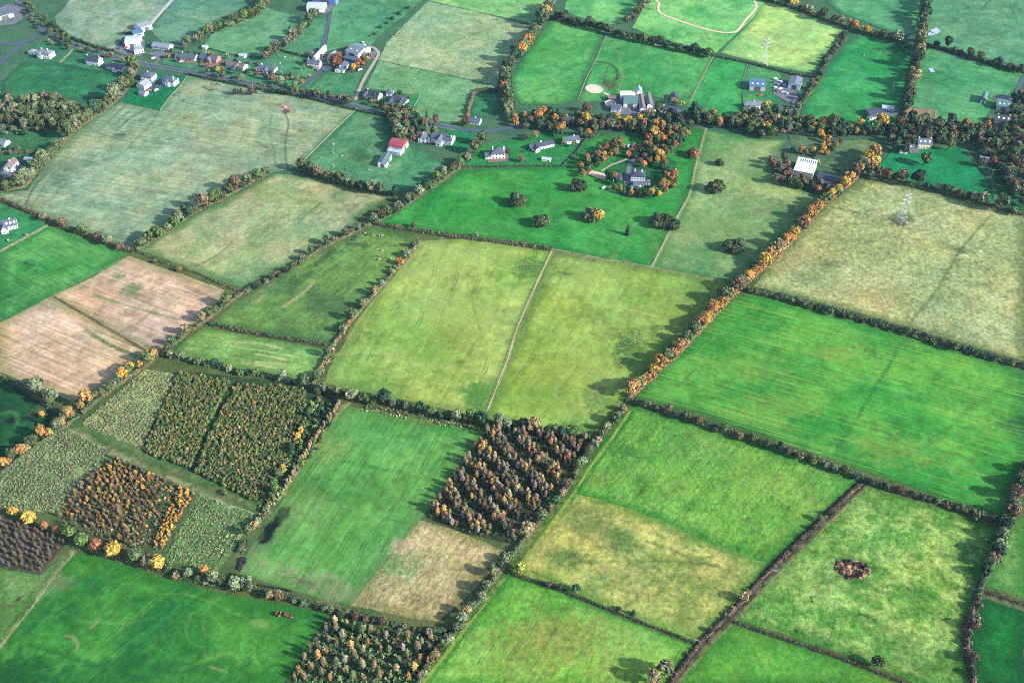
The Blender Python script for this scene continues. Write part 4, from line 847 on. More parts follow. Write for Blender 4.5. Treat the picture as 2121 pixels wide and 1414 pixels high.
for name, pts, sp, (r0, r1), kinds, pal, what, where in ROWS:
    L = smooth_line(GL(pts), 1.0)
    seg = np.linalg.norm(np.diff(L, axis=0), axis=1); S = np.concatenate([[0], np.cumsum(seg)])
    if name in ('hedgerow_tree', 'hedgerow_shrub', 'roadside_tree'): r0, r1, sp = r0 * 1.2, r1 * 1.22, sp * 1.04
    s = sp * .4; n = 0
    while s < S[-1]:
        n += 1
        p = [np.interp(s, S, L[:, 0]), np.interp(s, S, L[:, 1])]
        code = pick(pal); rad = random.uniform(r0, r1) * random.choice((.66, .82, 1, 1, 1.1, 1.22)); kind = pick(kinds)
        far = p[1] > 520
        tree(name, p[0] + random.uniform(-.9, .9), p[1] + random.uniform(-.9, .9), rad, kind, code,
             f"{LEAF[code][1]} {what}, {ORD[n]} {where}", 'trees ' + where if 'tree' in what else 'shrubs ' + where,
             hz=random.uniform(.9, 1.15))
        s += sp * random.uniform(.72, 1.32) * (rad / ((r0 + r1) / 2))

# woods: scattered trees inside an outline; look-alikes of one colour in one wood share a label and a group
WOODS = [
 ("woodland_tree", [(1332,266),(1420,262),(1424,285),(1402,312),(1366,330),(1345,332),(1335,302)], 6.2, (2.6,4.4), ['round','loose','dome'], 'TBRDKKYBDO', 'wood behind the white manor'),
 ("woodland_tree", [(1200,348),(1215,328),(1260,304),(1290,297),(1293,310),(1270,327),(1232,352),(1207,370)], 5.2, (2.2,3.4), ['round','loose'], 'TBKDRYK', 'belt along the manor garden'),
 ("woodland_tree", [(1296,318),(1322,306),(1336,330),(1350,345),(1340,352),(1318,338),(1300,332)], 6.0, (2.4,3.4), ['round'], 'TRBOD', 'drive avenue of the white manor'),
 ("woodland_tree", [(1348,322),(1372,322),(1394,352),(1399,382),(1386,402),(1352,412),(1334,408),(1372,390),(1378,362),(1350,350)], 5.4, (2.2,3.5), ['round','dome','loose'], 'TDKGRYTD', 'grove east of the white manor'),
 ("woodland_tree", [(1255,366),(1268,366),(1285,388),(1306,398),(1345,404),(1342,412),(1305,410),(1270,396)], 5.2, (1.9,3.0), ['round','cone','loose'], 'TDYRBD', 'shrubbery in front of the white manor'),
 ("copse_tree", [(25,240),(62,210),(112,210),(160,226),(186,246),(150,268),(92,268),(0,256)], 6.0, (3.0,4.6), ['loose','bare'], 'KPKWK', 'willow copse below the dark paddock'),
 ("woodland_tree", [(2020,284),(2121,272),(2121,440),(2095,400),(2060,352),(2035,325)], 6.8, (3.0,4.6), ['round','loose','bare'], 'BWKDRKWK', 'brown wood at the picture edge'),
 ("woodland_tree", [(1838,268),(1900,256),(1975,272),(2040,278),(2000,302),(1905,298),(1870,322),(1842,305)], 7.0, (3.0,4.6), ['round','loose'], 'KRDKBDKK', 'trees round the white house'),
 ("woodland_tree", [(1540,240),(1590,232),(1640,250),(1632,288),(1590,288),(1545,272)], 7.0, (3.2,4.8), ['round','loose'], 'KYWKGWD', 'trees in front of the blue barn'),
 ("woodland_tree", [(1590,338),(1625,334),(1636,366),(1690,388),(1745,394),(1735,408),(1650,393),(1600,380)], 5.2, (2.4,3.6), ['round','loose','bare'], 'WBRBKW', 'copse hugging the flat white shed'),
 ("woodland_tree", [(806,248),(836,243),(850,272),(872,290),(848,305),(815,296)], 6.4, (3.2,4.4), ['loose','round'], 'KPKB', 'olive grove by the red barn'),
 ("woodland_tree", [(850,248),(900,252),(915,275),(882,292),(860,272)], 6.4, (3.0,4.2), ['round','cone'], 'DDKB', 'dark grove behind the modern house'),
 ("woodland_tree", [(858,308),(930,324),(962,334),(942,350),(868,330)], 6.0, (2.6,3.8), ['round','loose'], 'DBKG', 'belt behind the green roofed barn'),
 ("woodland_tree", [(955,256),(1010,246),(1040,258),(1030,280),(985,290),(958,282)], 7.0, (3.4,4.8), ['round','loose'], 'KYKPB', 'golden grove by the cottage'),
 ("woodland_tree", [(1062,232),(1090,220),(1190,214),(1200,240),(1110,250),(1066,246)], 6.4, (3.2,4.6), ['round','dome'], 'DDMDK', 'evergreen belt above the hedged bungalows'),
 ("woodland_tree", [(1060,264),(1110,254),(1140,272),(1125,294),(1070,290)], 7.5, (2.8,4.0), ['round','loose'], 'DKOBP', 'garden trees above the long bungalow'),
 ("woodland_tree", [(-5,70),(60,52),(92,66),(95,88),(60,88),(0,82)], 7.5, (2.8,4.0), ['round','loose'], 'KDKM', 'trees by the dark works yard'),
 ("woodland_tree", [(-5,98),(18,96),(40,110),(20,150),(2,200),(-5,200)], 7.5, (2.8,4.0), ['round','loose'], 'KDBM', 'dim trees beside the side road'),
 ("drive_tree", [(1634,312),(1700,314),(1740,300),(1748,290),(1738,304),(1705,326),(1655,324)], 4.6, (1.9,2.8), ['round','dome'], 'DMRTYD', 'band along the autumn drive'),
 ("drive_tree", [(1705,272),(1722,276),(1722,300),(1712,312),(1702,308)], 4.6, (1.9,2.8), ['round'], 'YOGO', 'clump at the autumn drive mouth'),
 ("hamlet_tree", [(1195,242),(1330,256),(1330,276),(1262,272),(1200,266)], 6.6, (2.8,4.2), ['round','loose'], 'DKDKYB', 'belt between white farm and manor'),
 ("hamlet_tree", [(1332,244),(1440,240),(1540,250),(1545,270),(1440,264),(1332,262)], 7.2, (2.4,4.0), ['round','loose'], 'DKDMKS', 'belt on the road below the narrow field'),
 ("hamlet_tree", [(1640,256),(1800,268),(1832,286),(1700,288),(1640,278)], 7.0, (2.6,4.0), ['round','loose'], 'DKDKKY', 'belt below the emerald field'),
 ("hamlet_tree", [(1862,250),(1960,262),(2060,272),(2040,292),(1880,284)], 6.4, (3.0,4.6), ['round','loose'], 'KBDKRDK', 'dark belt behind the cream white house'),
 ("hamlet_tree", [(2095,205),(2121,200),(2121,275),(2060,272),(2090,262)], 6.4, (3.0,4.4), ['round','loose'], 'DKBD', 'dark trees round the slated farmhouse'),
 ("hamlet_tree", [(1050,248),(1150,240),(1175,262),(1160,285),(1060,262)], 6.6, (2.8,4.2), ['round','loose'], 'DKBKOD', 'trees over the round orange tree garden'),
 ("hamlet_tree", [(1195,280),(1215,262),(1250,270),(1225,290)], 6.6, (2.6,3.8), ['round'], 'KDB', 'trees at the small bungalow'),
 ("hamlet_tree", [(690,118),(706,118),(706,142),(692,138)], 5.0, (2.2,3.4), ['round','bare'], 'RBR', 'russet belt of the dark farmyard'),
 ("hamlet_tree", [(742,132),(772,118),(768,126),(736,152),(728,150)], 4.6, (2.2,3.2), ['round'], 'RKBY', 'autumn belt of the big cattle barn'),
 ("hamlet_tree", [(790,225),(850,228),(862,245),(800,245)], 7.4, (2.6,4.0), ['round','loose'], 'KWDK', 'trees below the black twin gables'),
 ("village_tree", [(345,106),(470,118),(560,138),(640,172),(560,172),(430,142),(345,126)], 9.5, (1.5,2.9), ['round','bush','loose'], 'DKRKDP', 'bungalow gardens'),
 ("village_tree", [(100,86),(150,92),(290,130),(280,138),(200,116),(110,100)], 8, (1.6,2.9), ['round','bush','loose'], 'DKKP', 'verge of the white roadside houses'),
 ("village_tree", [(60,8),(78,30),(150,86),(140,98),(72,52),(48,14)], 6.5, (2.0,3.3), ['round','bush','loose'], 'DKMK', 'verge of the top road'),
 ("village_tree", [(430,150),(640,190),(735,212),(732,222),(600,196),(430,158)], 8.5, (1.6,3.0), ['round','bush','loose'], 'DKMPKW', 'verge of the main road by the sage pasture'),
 ("village_tree", [(236,104),(262,78),(268,80),(244,108)], 6, (1.4,2.4), ['bush','round'], 'DK', 'edge of the concrete farmyard'),
 ("village_tree", [(630,120),(690,118),(700,135),(668,150),(630,146)], 9, (1.6,2.8), ['round','bush'], 'DKRK', 'dark farmyard edge'),
 ("village_tree", [(748,188),(846,196),(850,232),(790,226),(748,212)], 9.5, (1.5,2.8), ['round','bush'], 'DKDK', 'gardens of the twin roofed bungalow'),
 ("village_tree", [(-5,200),(30,205),(25,240),(-5,255)], 7, (2.4,3.8), ['round','loose'], 'KDWK', 'garden trees left of the willow copse'),
 ("village_tree", [(-5,262),(95,268),(100,282),(-5,284)], 8, (2.0,3.2), ['round','bush'], 'KDWK', 'first hedge line of the edge gardens'),
 ("village_tree", [(-5,312),(85,312),(85,324),(-5,326)], 8, (2.0,3.2), ['round','bush'], 'KDWK', 'third hedge line of the edge gardens'),
 ("village_tree", [(-5,378),(40,380),(50,392),(-5,396)], 6, (2.4,3.8), ['round','loose'], 'KDWK', 'thicket below the gabled house'),
 ("brown_tree", [(1012,893),(1122,898),(1215,910),(1168,984),(955,962)], 2.8, (1.05,1.6), ['spindle','spindle','thin'], 'BBTSBRBWBWSB', 'upper half of the square brown wood'),
 ("lower_brown_tree", [(955,962),(1168,984),(1150,1008),(1062,1118),(960,1098),(888,1068)], 2.8, (1.05,1.6), ['spindle','spindle','thin'], 'BBTSBRTWBWSB', 'lower half of the square brown wood'),  # same brown trees as the upper half, one wood in two outlines
 ("wood_tree", [(690,1282),(760,1302),(850,1322),(930,1320),(866,1412),(595,1412),(645,1345)], 4.9, (1.1,1.7), ['spindle','spindle','thin'], 'BSTBSKW', 'thin brown wood at the bottom'),
 ("orange_sapling", [(240,948),(318,985),(290,1035),(250,1062),(165,1010)], 2.6, (.75,1.35), ['small','small','thin'], 'OTSTBBYBW', 'upper orange plantation'),
 ("brown_sapling", [(165,1010),(250,1062),(262,1100),(205,1095),(125,1062)], 2.5, (.7,1.3), ['thin','small','thin'], 'BWBSWRBT', 'brown lower end of the orange plantation'),
 ("brown_sapling", [(322,985),(345,998),(330,1040),(284,1122),(236,1115),(290,1045)], 2.8, (.7,1.3), ['thin','small','thin'], 'BWBSTB', 'brown strip beside the orange plantation'),
 ("golden_sapling", [(372,1010),(402,1022),(370,1075),(336,1135),(318,1128),(350,1060)], 2.2, (.8,1.2), ['small'], 'OYTSYT', 'golden strip of the plantation'),
 ("bare_tree", [(-5,1076),(55,1092),(138,1124),(84,1186),(-5,1170)], 2.9, (.8,1.15), ['thin'], 'WWWBW', 'grey thicket'),
 ("bare_tree", [(125,1070),(215,1095),(300,1140),(240,1142),(150,1112)], 4.0, (.8,1.2), ['thin'], 'WWBW', 'grey fringe under the orange plantation'),
 ("scrub_tree", [(640,862),(690,845),(700,858),(655,935),(625,965),(612,945)], 4.0, (1.1,1.7), ['small','bush'], 'GKDK', 'scrub between plantation and birch line'),
]
OCC = {}


def far_enough(x, y, d, key):
    c = OCC.setdefault(key, [])
    for a, b in c:
        if (a - x) ** 2 + (b - y) ** 2 < d * d: return False
    c.append((x, y)); return True


CAPS = {}
for name, pp, sp, (r0, r1), kinds, pal, where in WOODS:
    W = GL(pp); P = np.array(W); lo, hi = P.min(0), P.max(0)
    area = 0.5 * abs(sum(W[i][0] * W[(i + 1) % len(W)][1] - W[(i + 1) % len(W)][0] * W[i][1] for i in range(len(W))))
    tries = int(area / sp ** 2 * 14)
    X = rng.uniform(lo[0], hi[0], tries * 2); Y = rng.uniform(lo[1], hi[1], tries * 2)
    m = pip(X, Y, W); X, Y = X[m], Y[m]
    small = name in ('orange_sapling', 'brown_sapling', 'golden_sapling', 'bare_tree')
    for x, y in zip(X, Y):
        if CAPS.get(name, 0) >= 297: break
        if not far_enough(x, y, sp * random.uniform(.8, 1.1), where): continue
        CAPS[name] = CAPS.get(name, 0) + 1
        if name in ('brown_tree', 'lower_brown_tree') and (0.5 + 0.5 * math.sin((x * .82 + y * .57) * .52 + vn(np.array([x / 14]), np.array([y / 14]), 3)[0] * 2.0)) < .3: continue
        code = pick(pal); kind = pick(kinds)
        lab = f"{LEAF[code][1]} tree in the {where}"
        tree(name, float(x), float(y), random.uniform(r0, r1), kind, code, lab, bright=1.3 if name in ('brown_tree', 'lower_brown_tree', 'wood_tree') else 1.0, group= f"{LEAF[code][1]} trees of the {where}", parts=not small, hz=random.uniform(.9, 1.2) * (1.45 if kind == 'small' else .84 if kind == 'spindle' else .8 if kind == 'thin' and 'sapling' in name else .95 if kind == 'thin' else 1.0))

# single trees: (word, x, y of the base, radius, kind, colour, label)
SINGLES = [
 ("autumn_tree", 240,1152,5.4,'round','Y',"big round golden yellow tree, largest on the top edge of the scribbled meadow"),
 ("autumn_tree", 283,1164,4.2,'round','K',"half green sandy tree next after the big golden one"),
 ("autumn_tree", 308,1172,4.0,'round','S',"olive tree between two golden trees over the scribbled meadow"),
 ("autumn_tree", 330,1180,4.4,'round','Y',"golden yellow tree ending the line over the scribbled meadow"),
 ("autumn_tree", 202,1140,3.6,'round','R',"russet brown tree beside the big golden one"),
 ("autumn_tree", 172,1130,4.2,'round','G',"dark green round tree touching a second one by the grey thicket"),
 ("autumn_tree", 148,1116,3.6,'round','G',"upper green round tree of the pair by the grey thicket"),
 ("autumn_tree", 65,1082,3.9,'round','Y',"golden olive tree standing over the grey thicket"),
 ("autumn_tree", 30,1068,3.2,'round','Y',"small golden tree beside the grey thicket at the picture edge"),
 ("autumn_tree", 95,1096,2.6,'round','R',"russet bush tree between grey thicket and green pair"),
 ("autumn_tree", 120,1105,2.6,'round','R',"brown red tree left of the green pair"),
 ("willow", 85,820,5.4,'loose','P',"big pale willow beside the tan stubble, upper of the pair"),
 ("willow", 112,836,4.8,'loose','P',"big pale willow beside the tan stubble, lower of the pair"),
 ("willow", 62,806,3.6,'loose','P',"small pale willow behind the big pair"),
 ("field_tree", 90,864,2.2,'round','O',"small orange tree standing in the wet hollow field"),
 ("field_tree", 1076,1188,4.0,'round','L',"bright lime yellow tree at the top corner of the lime pasture"),
 ("field_tree", 1160,1220,2.0,'round','D',"small dark evergreen on the ditch under the straw rough pasture"),
 ("field_tree", 1138,1214,1.8,'bare','W',"grey leafless bush on the ditch beside the small evergreen"),
 ("field_tree", 1193,1226,2.4,'loose','D',"dark tree with pale fringe on the ditch of the lime pasture"),
 ("field_tree", 1282,1262,1.6,'bush','D',"small dark bush by the bare patch on the ditch"),
 ("field_tree", 1312,1272,1.5,'cone','D',"tiny dark conifer on the ditch above the lime pasture"),
 ("field_tree", 1815,1378,3.2,'round','M',"round dark tree alone on the thin hedge of the plain corner field"),
 ("field_tree", 1540,1243,2.9,'round','S',"sandy round tree on the ditch bank beside the straw rough pasture"),
 ("field_tree", 1517,1262,1.5,'bush','S',"small sandy bush under the sandy ditch tree"),
 ("field_tree", 1698,1078,2.2,'round','K',"olive tree on the ditch bank above the rubble pit field"),
 ("field_tree", 1378,1398,4.2,'loose','P',"pale blossomy tree at the bottom of the ditch bank"),
 ("field_tree", 1352,1416,3.6,'loose','S',"sandy tree cut by the bottom edge beside the ditch"),
 ("field_tree", 2068,1142,3.0,'round','L',"lime green bush on the winding hedge"),
 ("field_tree", 2080,1098,3.8,'round','D',"dark broad tree at the hedge corner over the lime bush"),
 ("field_tree", 490,1222,3.2,'round','P',"pale big bush left of the wrapped black bales"),
 ("field_tree", 512,1216,3.6,'round','P',"broad grey green bush above the row of wrapped bales"),
 ("field_tree", 425,1190,2.6,'loose','O',"orange tree in the hedge over the scribbled meadow"),
 ("field_tree", 465,1022,2.0,'bush','K',"round olive bush beside the green plantation path"),
 ("field_tree", 372,562,2.2,'bare','S',"sandy small tree on the edge of the upper stubble"),
 ("field_tree", 322,545,1.8,'bare','P',"thin pale tree on the edge of the upper stubble"),
 ("hedge_tree", 132,470,4.2,'round','B',"brown grey round tree on the hedge above the mown green field"),
 ("hedge_tree", 173,484,4.6,'dome','K',"wide olive tree next on the hedge above the mown green field"),
 ("hedge_tree", 205,498,4.0,'dome','B',"low brown tree on the hedge above the mown green field"),
 ("hedge_tree", 226,508,3.8,'loose','P',"tall pale tree nearest the junction above the mown green field"),
 ("hedge_tree", 250,516,3.4,'dome','B',"brown thicket tree at the junction above the stubble"),
 ("hedge_tree", 92,458,2.8,'loose','P',"pale small tree by the garden fence of the long grey roofed house"),
 ("field_tree", 987,492,1.9,'loose','P',"small pale tree poking out of the clipped hedge"),
 ("field_tree", 858,472,2.2,'round','K',"olive tree rising from the clipped hedge"),
 ("field_tree", 1300,486,2.8,'cone','D',"small dark bush alone on the emerald lawn"),
 ("garden_tree", 1265,270,4.6,'loose','K',"tall golden olive tree, first of two below the white farm"),
 ("garden_tree", 1301,268,4.8,'loose','Y',"tall golden tree, second of two below the white farm"),
 ("garden_tree", 1158,278,4.6,'round','O',"round bright orange tree above the white bungalow"),
 ("garden_tree", 1217,282,3.2,'round','O',"orange red tree at the hedge below the white farm"),
 ("garden_tree", 1215,232,4.4,'bare','B',"dark bare tree beside the sand pen hedge"),
 ("garden_tree", 1090,292,3.0,'round','K',"olive tree in the lawn of the long bungalow"),
 ("garden_tree", 1108,288,3.2,'round','S',"sandy autumn tree behind the long bungalow"),
 ("garden_tree", 1080,336,3.0,'bare','S',"weeping sandy birch on the bungalow lawn"),
 ("garden_tree", 1185,262,3.0,'cone','D',"dark conifer beside the grey cottage"),
 ("garden_tree", 1188,305,2.4,'loose','P',"pale shrub in front of the small white bungalow"),
 ("garden_tree", 1165,300,2.6,'cone','G',"green conifer beside the small white bungalow"),
 ("garden_tree", 1460,252,4.2,'round','K',"olive brown tree on the road below the narrow field"),
 ("garden_tree", 1412,222,2.4,'loose','Y',"yellow bush by the white roadside cottage"),
 ("garden_tree", 1552,278,3.8,'round','G',"light green round tree on the road corner"),
 ("garden_tree", 1580,286,4.2,'round','P',"pale green big tree on the road by the khaki parkland"),
 ("garden_tree", 1717,262,3.4,'round','P',"pale green tree standing in the emerald field corner"),
 ("garden_tree", 1913,342,4.8,'loose','K',"big loose olive tree on the deep emerald lawn"),
 ("garden_tree", 1963,312,4.2,'loose','K',"olive tree beside the white house lawn"),
 ("garden_tree", 1805,352,4.4,'round','O',"large orange tree heading the autumn row"),
 ("garden_tree", 1812,342,4.2,'round','Y',"large golden tree heading the autumn row"),
 ("garden_tree", 1796,362,3.8,'round','K',"olive tree at the head of the autumn row"),
 ("garden_tree", 1694,338,2.2,'bush','Y',"small yellow bush behind the flat white shed"),
 ("garden_tree", 1437,328,4.2,'dome','R',"russet round clump tree beside the parkland fence"),
 ("garden_tree", 452,150,2.6,'round','Y',"small orange yellow tree at the brick house drive"),
 ("garden_tree", 433,112,1.6,'bush','L',"pair of clipped lime bushes behind the brick house"),
 ("garden_tree", 583,178,4.0,'loose','P',"big pale tree at the road by the lane mouth"),
 ("garden_tree", 612,186,3.0,'loose','P',"small pale tree at the road by the farm drive"),
 ("garden_tree", 626,176,2.4,'round','R',"red bush beside the farm drive"),
 ("garden_tree", 641,165,2.2,'round','R',"second red bush on the farm drive"),
 ("garden_tree", 722,220,4.6,'round','M',"big dark round tree at the road below the muddy lane"),
 ("garden_tree", 733,150,3.2,'loose','Y',"yellow green tree beside the farm house"),
 ("garden_tree", 745,138,3.0,'round','R',"red brown tree in the farm yard belt"),
 ("garden_tree", 756,130,2.8,'round','R',"red tree at the end of the farm yard belt"),
 ("garden_tree", 703,122,2.8,'bare','R',"reddish bare tree behind the farm yard"),
 ("garden_tree", 805,240,4.2,'bare','W',"grey bare tree by the house with the twin roof"),
 ("garden_tree", 820,243,4.2,'bare','W',"second grey bare tree by the house with the twin roof"),
 ("garden_tree", 963,260,3.6,'bare','B',"brown bare tree at the small hedged paddock"),
 ("garden_tree", 968,245,2.4,'round','R',"russet shrub at the foot of the small paddock hedge"),
 ("garden_tree", 1000,300,5.0,'loose','K',"olive tall tree beside the hip roofed house"),
 ("garden_tree", 985,318,5.0,'loose','K',"big olive tree over the hip roofed house"),
 ("garden_tree", 968,340,4.2,'loose','P',"grey green tree at the park hedge corner"),
 ("garden_tree", 1052,318,2.4,'bare','B',"brown small tree right of the hip roofed house"),
 ("garden_tree", 2045,262,3.2,'cone','O',"rusty conifer beside the dark farmhouse"),
 ("garden_tree", 2030,345,4.0,'bare','W',"pale bare tree in front of the brown wood"),
 ("garden_tree", 384,103,3.2,'bare','W',"grey bare tree by the white hedge cottage"),
 ("garden_tree", 55,470+18,1.4,'bush','S',"small orange bush on the lawn of the long grey roofed house"),
 ("garden_tree", 18,500,1.4,'bush','L',"small yellow green bush on the grey roofed house lawn"),
]
for w, x, y, r_, k, c, lab in SINGLES:
    X, Y = G(x, y); tree(w, X, Y, r_, k, c, lab)

# round clumps on the emerald lawn: several trees each, in a ring of bare soil
CLUMPS = [((1072,425),8.0,'MKM','clump nearest the hedge corner'), ((1119,466),7.6,'KMK','clump above the clipped hedge'), ((1198,394),6.6,'MDM','clump below the manor belt'),
          ((1228,455),9.0,'KYK','yellow tipped clump'), ((1370,465),10.5,'MKM','broad clump on the parkland fence'), ((1394,474),5.0,'DM','end of the broad clump'),
          ((1480,396),8.4,'MKM','clump on the khaki parkland under the heart bed'), ((1519,518),9.0,'MKM','lowest clump of the khaki parkland'), ((1490,342),3.4,'KG','tree clump at the heart bed'), ((1437,322),5.5,'RB','russet clump by the fence')]
for (cx, cy), rad, pal, where in CLUMPS:
    X, Y = G(cx, cy)
    n = max(4, int(rad * 2.3))
    for k in range(n):
        a = k * 2.399; q = rad * .72 * math.sqrt((k + .3) / n)
        code = pick(pal); rr = random.uniform(2.5, 3.3) * (.8 if rad < 6 else 1.05)
        tree('parkland_tree', X + q * math.cos(a) * 1.1, Y + q * math.sin(a) * .85, rr, pick(['dome', 'round']), code,
             f"{LEAF[code][1]} tree packed in the {where}", f"{LEAF[code][1]} trees of the {where}", hz=1.4 - .55 * (q / rad) ** 1.5)

# plantation blocks: the 300 nearest trees are things, the rest one mass
PLANT = []
for pp in ([(372,772),(476,792),(458,830),(428,885),(395,968),(345,955),(297,934),(330,860)], [(492,795),(630,806),(635,835),(600,930),(558,1028),(520,1036),(460,1004),(402,975),(440,890)]):
    W = GL(pp); P = np.array(W); lo, hi = P.min(0), P.max(0)
    p, q = G(440, 880), G(490, 780); a = math.atan2(q[1] - p[1], q[0] - p[0])
    ca, sa = math.cos(a), math.sin(a); c0 = P.mean(0)
    for i in range(-66, 66):
        for j in range(-46, 46):
            u, v = i * 1.75 + random.uniform(-.5, .5), j * 1.95 + random.uniform(-.45, .45)
            x, y = c0[0] + u * ca - v * sa, c0[1] + u * sa + v * ca
            if random.random() < .06: continue
            PLANT.append((x, y, W))
PX = np.array([p[0] for p in PLANT]); PY = np.array([p[1] for p in PLANT])
keep = np.zeros(len(PLANT), bool)
for W in {id(p[2]): p[2] for p in PLANT}.values():
    own = np.array([p[2] is W for p in PLANT]); keep |= own & pip(PX, PY, W)
PLANT = sorted(((PLANT[i][0], PLANT[i][1]) for i in np.nonzero(keep)[0]), key=lambda p: p[1])
rest = Veg()
PPAL = 'AGAKGAKMAS'
_raw = []
for me in PROTO['small']:
    V = np.zeros(len(me.vertices) * 3, np.float32); me.vertices.foreach_get('co', V); V = V.reshape(-1, 3)
    t = np.zeros(len(me.polygons) * 4, np.float32); me.attributes['tint'].data.foreach_get('color', t); t = t.reshape(-1, 4)[:, :3]
    li = np.zeros(len(me.loops), np.int32); me.loops.foreach_get('vertex_index', li)
    ls = np.zeros(len(me.polygons), np.int32); me.polygons.foreach_get('loop_total', ls)
    nt = int((ls == 3).sum()); T = li[:nt * 3].reshape(-1, 3); Q = li[nt * 3:].reshape(-1, 4)
    _raw.append((V, T, Q, t[:nt], t[nt:]))
for k, (x, y) in enumerate(PLANT):
    code = pick(PPAL); rad = random.uniform(.9, 1.35); hz = random.uniform(.85, 1.5)
    if k < 298:
        tree('plantation_tree', x, y, rad, 'small', code, "bushy olive plantation tree in the lower end of the two dense blocks", 'plantation trees', parts=False, hz=hz)
    else:
        V, T, Q, tt, tq = random.choice(_raw); a = random.uniform(0, 6.28); ca, sa = math.cos(a), math.sin(a)
        W = np.stack([V[:, 0] * ca - V[:, 1] * sa, V[:, 0] * sa + V[:, 1] * ca, V[:, 2] * hz], 1) * rad + (x, y, 0)
        c = np.array(LEAF[code][0]) * random.uniform(.8, 1.2)
        b = rest.n; rest.tris(W, T, tt * c); rest.Q.append(Q + b); rest.cq.append(tq * c)
o = ob('plantation', rest.mesh('plantation', [M_HEDGE])); tag(o, 'dense olive green plantation in two blocks split by a dark ride', 'plantation', None, 'stuff')


def tufts(name, pp, density, size, cols, label, cat, height=1.0, seed=1, rows=0):
    """ground cover nobody could count: many small upright sprays"""
    W = GL(pp); P = np.array(W); lo, hi = P.min(0), P.max(0); r = np.random.default_rng(seed)
    n = int((hi - lo).prod() * density)
    X = r.uniform(lo[0], hi[0], n); Y = r.uniform(lo[1], hi[1], n)
    if rows:
        p, q = G(*pp[0]), G(pp[0][0] + 10, pp[0][1] + 10 * rows); a = math.atan2(q[1] - p[1], q[0] - p[0]); ca, sa = math.cos(a), math.sin(a)
        u, v = X * ca + Y * sa, -X * sa + Y * ca; v = np.round(v / 3.0) * 3.0 + r.normal(size=n) * .55; X, Y = u * ca - v * sa, u * sa + v * ca
    m = pip(X, Y, W)
    m &= vn(X / 5., Y / 5., seed) + .35 * r.uniform(0, 1, n) > .42
    X, Y = X[m], Y[m]; n = len(X); g = Veg()
    for k in range(3):
        a = r.uniform(0, 6.28, n); N = np.stack([np.cos(a), np.sin(a), np.full(n, .7)], 1); N /= np.linalg.norm(N, axis=1, keepdims=True)
        s = r.uniform(.6, 1.3, n) * size
        C = np.stack([X + r.normal(size=n) * size * .5, Y + r.normal(size=n) * size * .5, s * height * .8], 1)
        V, F = cards(C, N, s, r, height * 1.2, up=np.array([0, 0, 1.]))
        cc = np.array([LEAF[c][0] if isinstance(c, str) else c for c in cols])[r.integers(0, len(cols), n)] * tone(n, r, .22)
        g.quads(V, F, cc)
    o = ob(name, g.mesh(name, [M_HEDGE])); tag(o, label, cat, None, 'stuff')
    return o


_straw = (.135, .138, .070); _gr = (.06, .09, .04); _dgr = (.022, .05, .022)
tufts('rough_grass', [(300,768),(364,777),(290,930),(168,878)], 2.3, .23, [_straw, _straw, 'P', _straw, 'K', _gr, 'P'], 'pale rough grass and saplings above the green path', 'grass', 2.2, 11, -1.1)
tufts('rough_grass', [(140,888),(230,938),(122,1060),(0,1054),(0,985),(50,938)], 2.3, .23, [_straw, 'P', 'P', 'K', _gr, 'W'], 'pale rough grass and saplings below the green path', 'grass', 2.2, 12, -1.1)
tufts('rough_grass', [(412,1024),(526,1064),(488,1130),(440,1190),(345,1155)], 2.0, .22, [_straw, 'P', _gr, 'K', 'G', _straw], 'rough grass with planting lines beside the golden strip', 'grass', 2.0, 13, -1.3)
tufts('rough_grass', [(1010,894),(1118,899),(1218,910),(1150,1010),(1062,1122),(960,1102),(888,1070)], .2, .6, [_gr, 'K', _dgr, 'B'], 'dark undergrowth on the floor of the square brown wood', 'undergrowth', 1.2, 14)
tufts('undergrowth', [(690,1276),(760,1296),(850,1316),(935,1312),(862,1418),(590,1418),(642,1338)], .4, .65, [_gr, 'K', _dgr, 'G', _straw], 'green scrub on the floor of the thin brown wood', 'undergrowth', 1.2, 15)
tufts('undergrowth', [(245,950),(400,1022),(335,1140),(225,1130),(130,1062)], .3, .55, ['B', 'K', _gr, 'W', 'O'], 'brown undergrowth of the orange plantation', 'undergrowth', 1.2, 16)
tufts('undergrowth', [(640,830),(705,835),(650,930),(560,1060),(520,1100),(540,1040),(600,930)], .4, .6, ['K', _gr, 'G', 'D', _straw], 'olive scrub between plantation and birch line', 'undergrowth', 1.3, 17)
tufts('undergrowth', [(740,848),(900,878),(1003,897),(1005,880),(900,862),(760,836)], .4, .5, [_straw, 'S', _gr, 'K'], 'straw coloured weeds under the hedge above the striped crop', 'weeds', 1.0, 18)
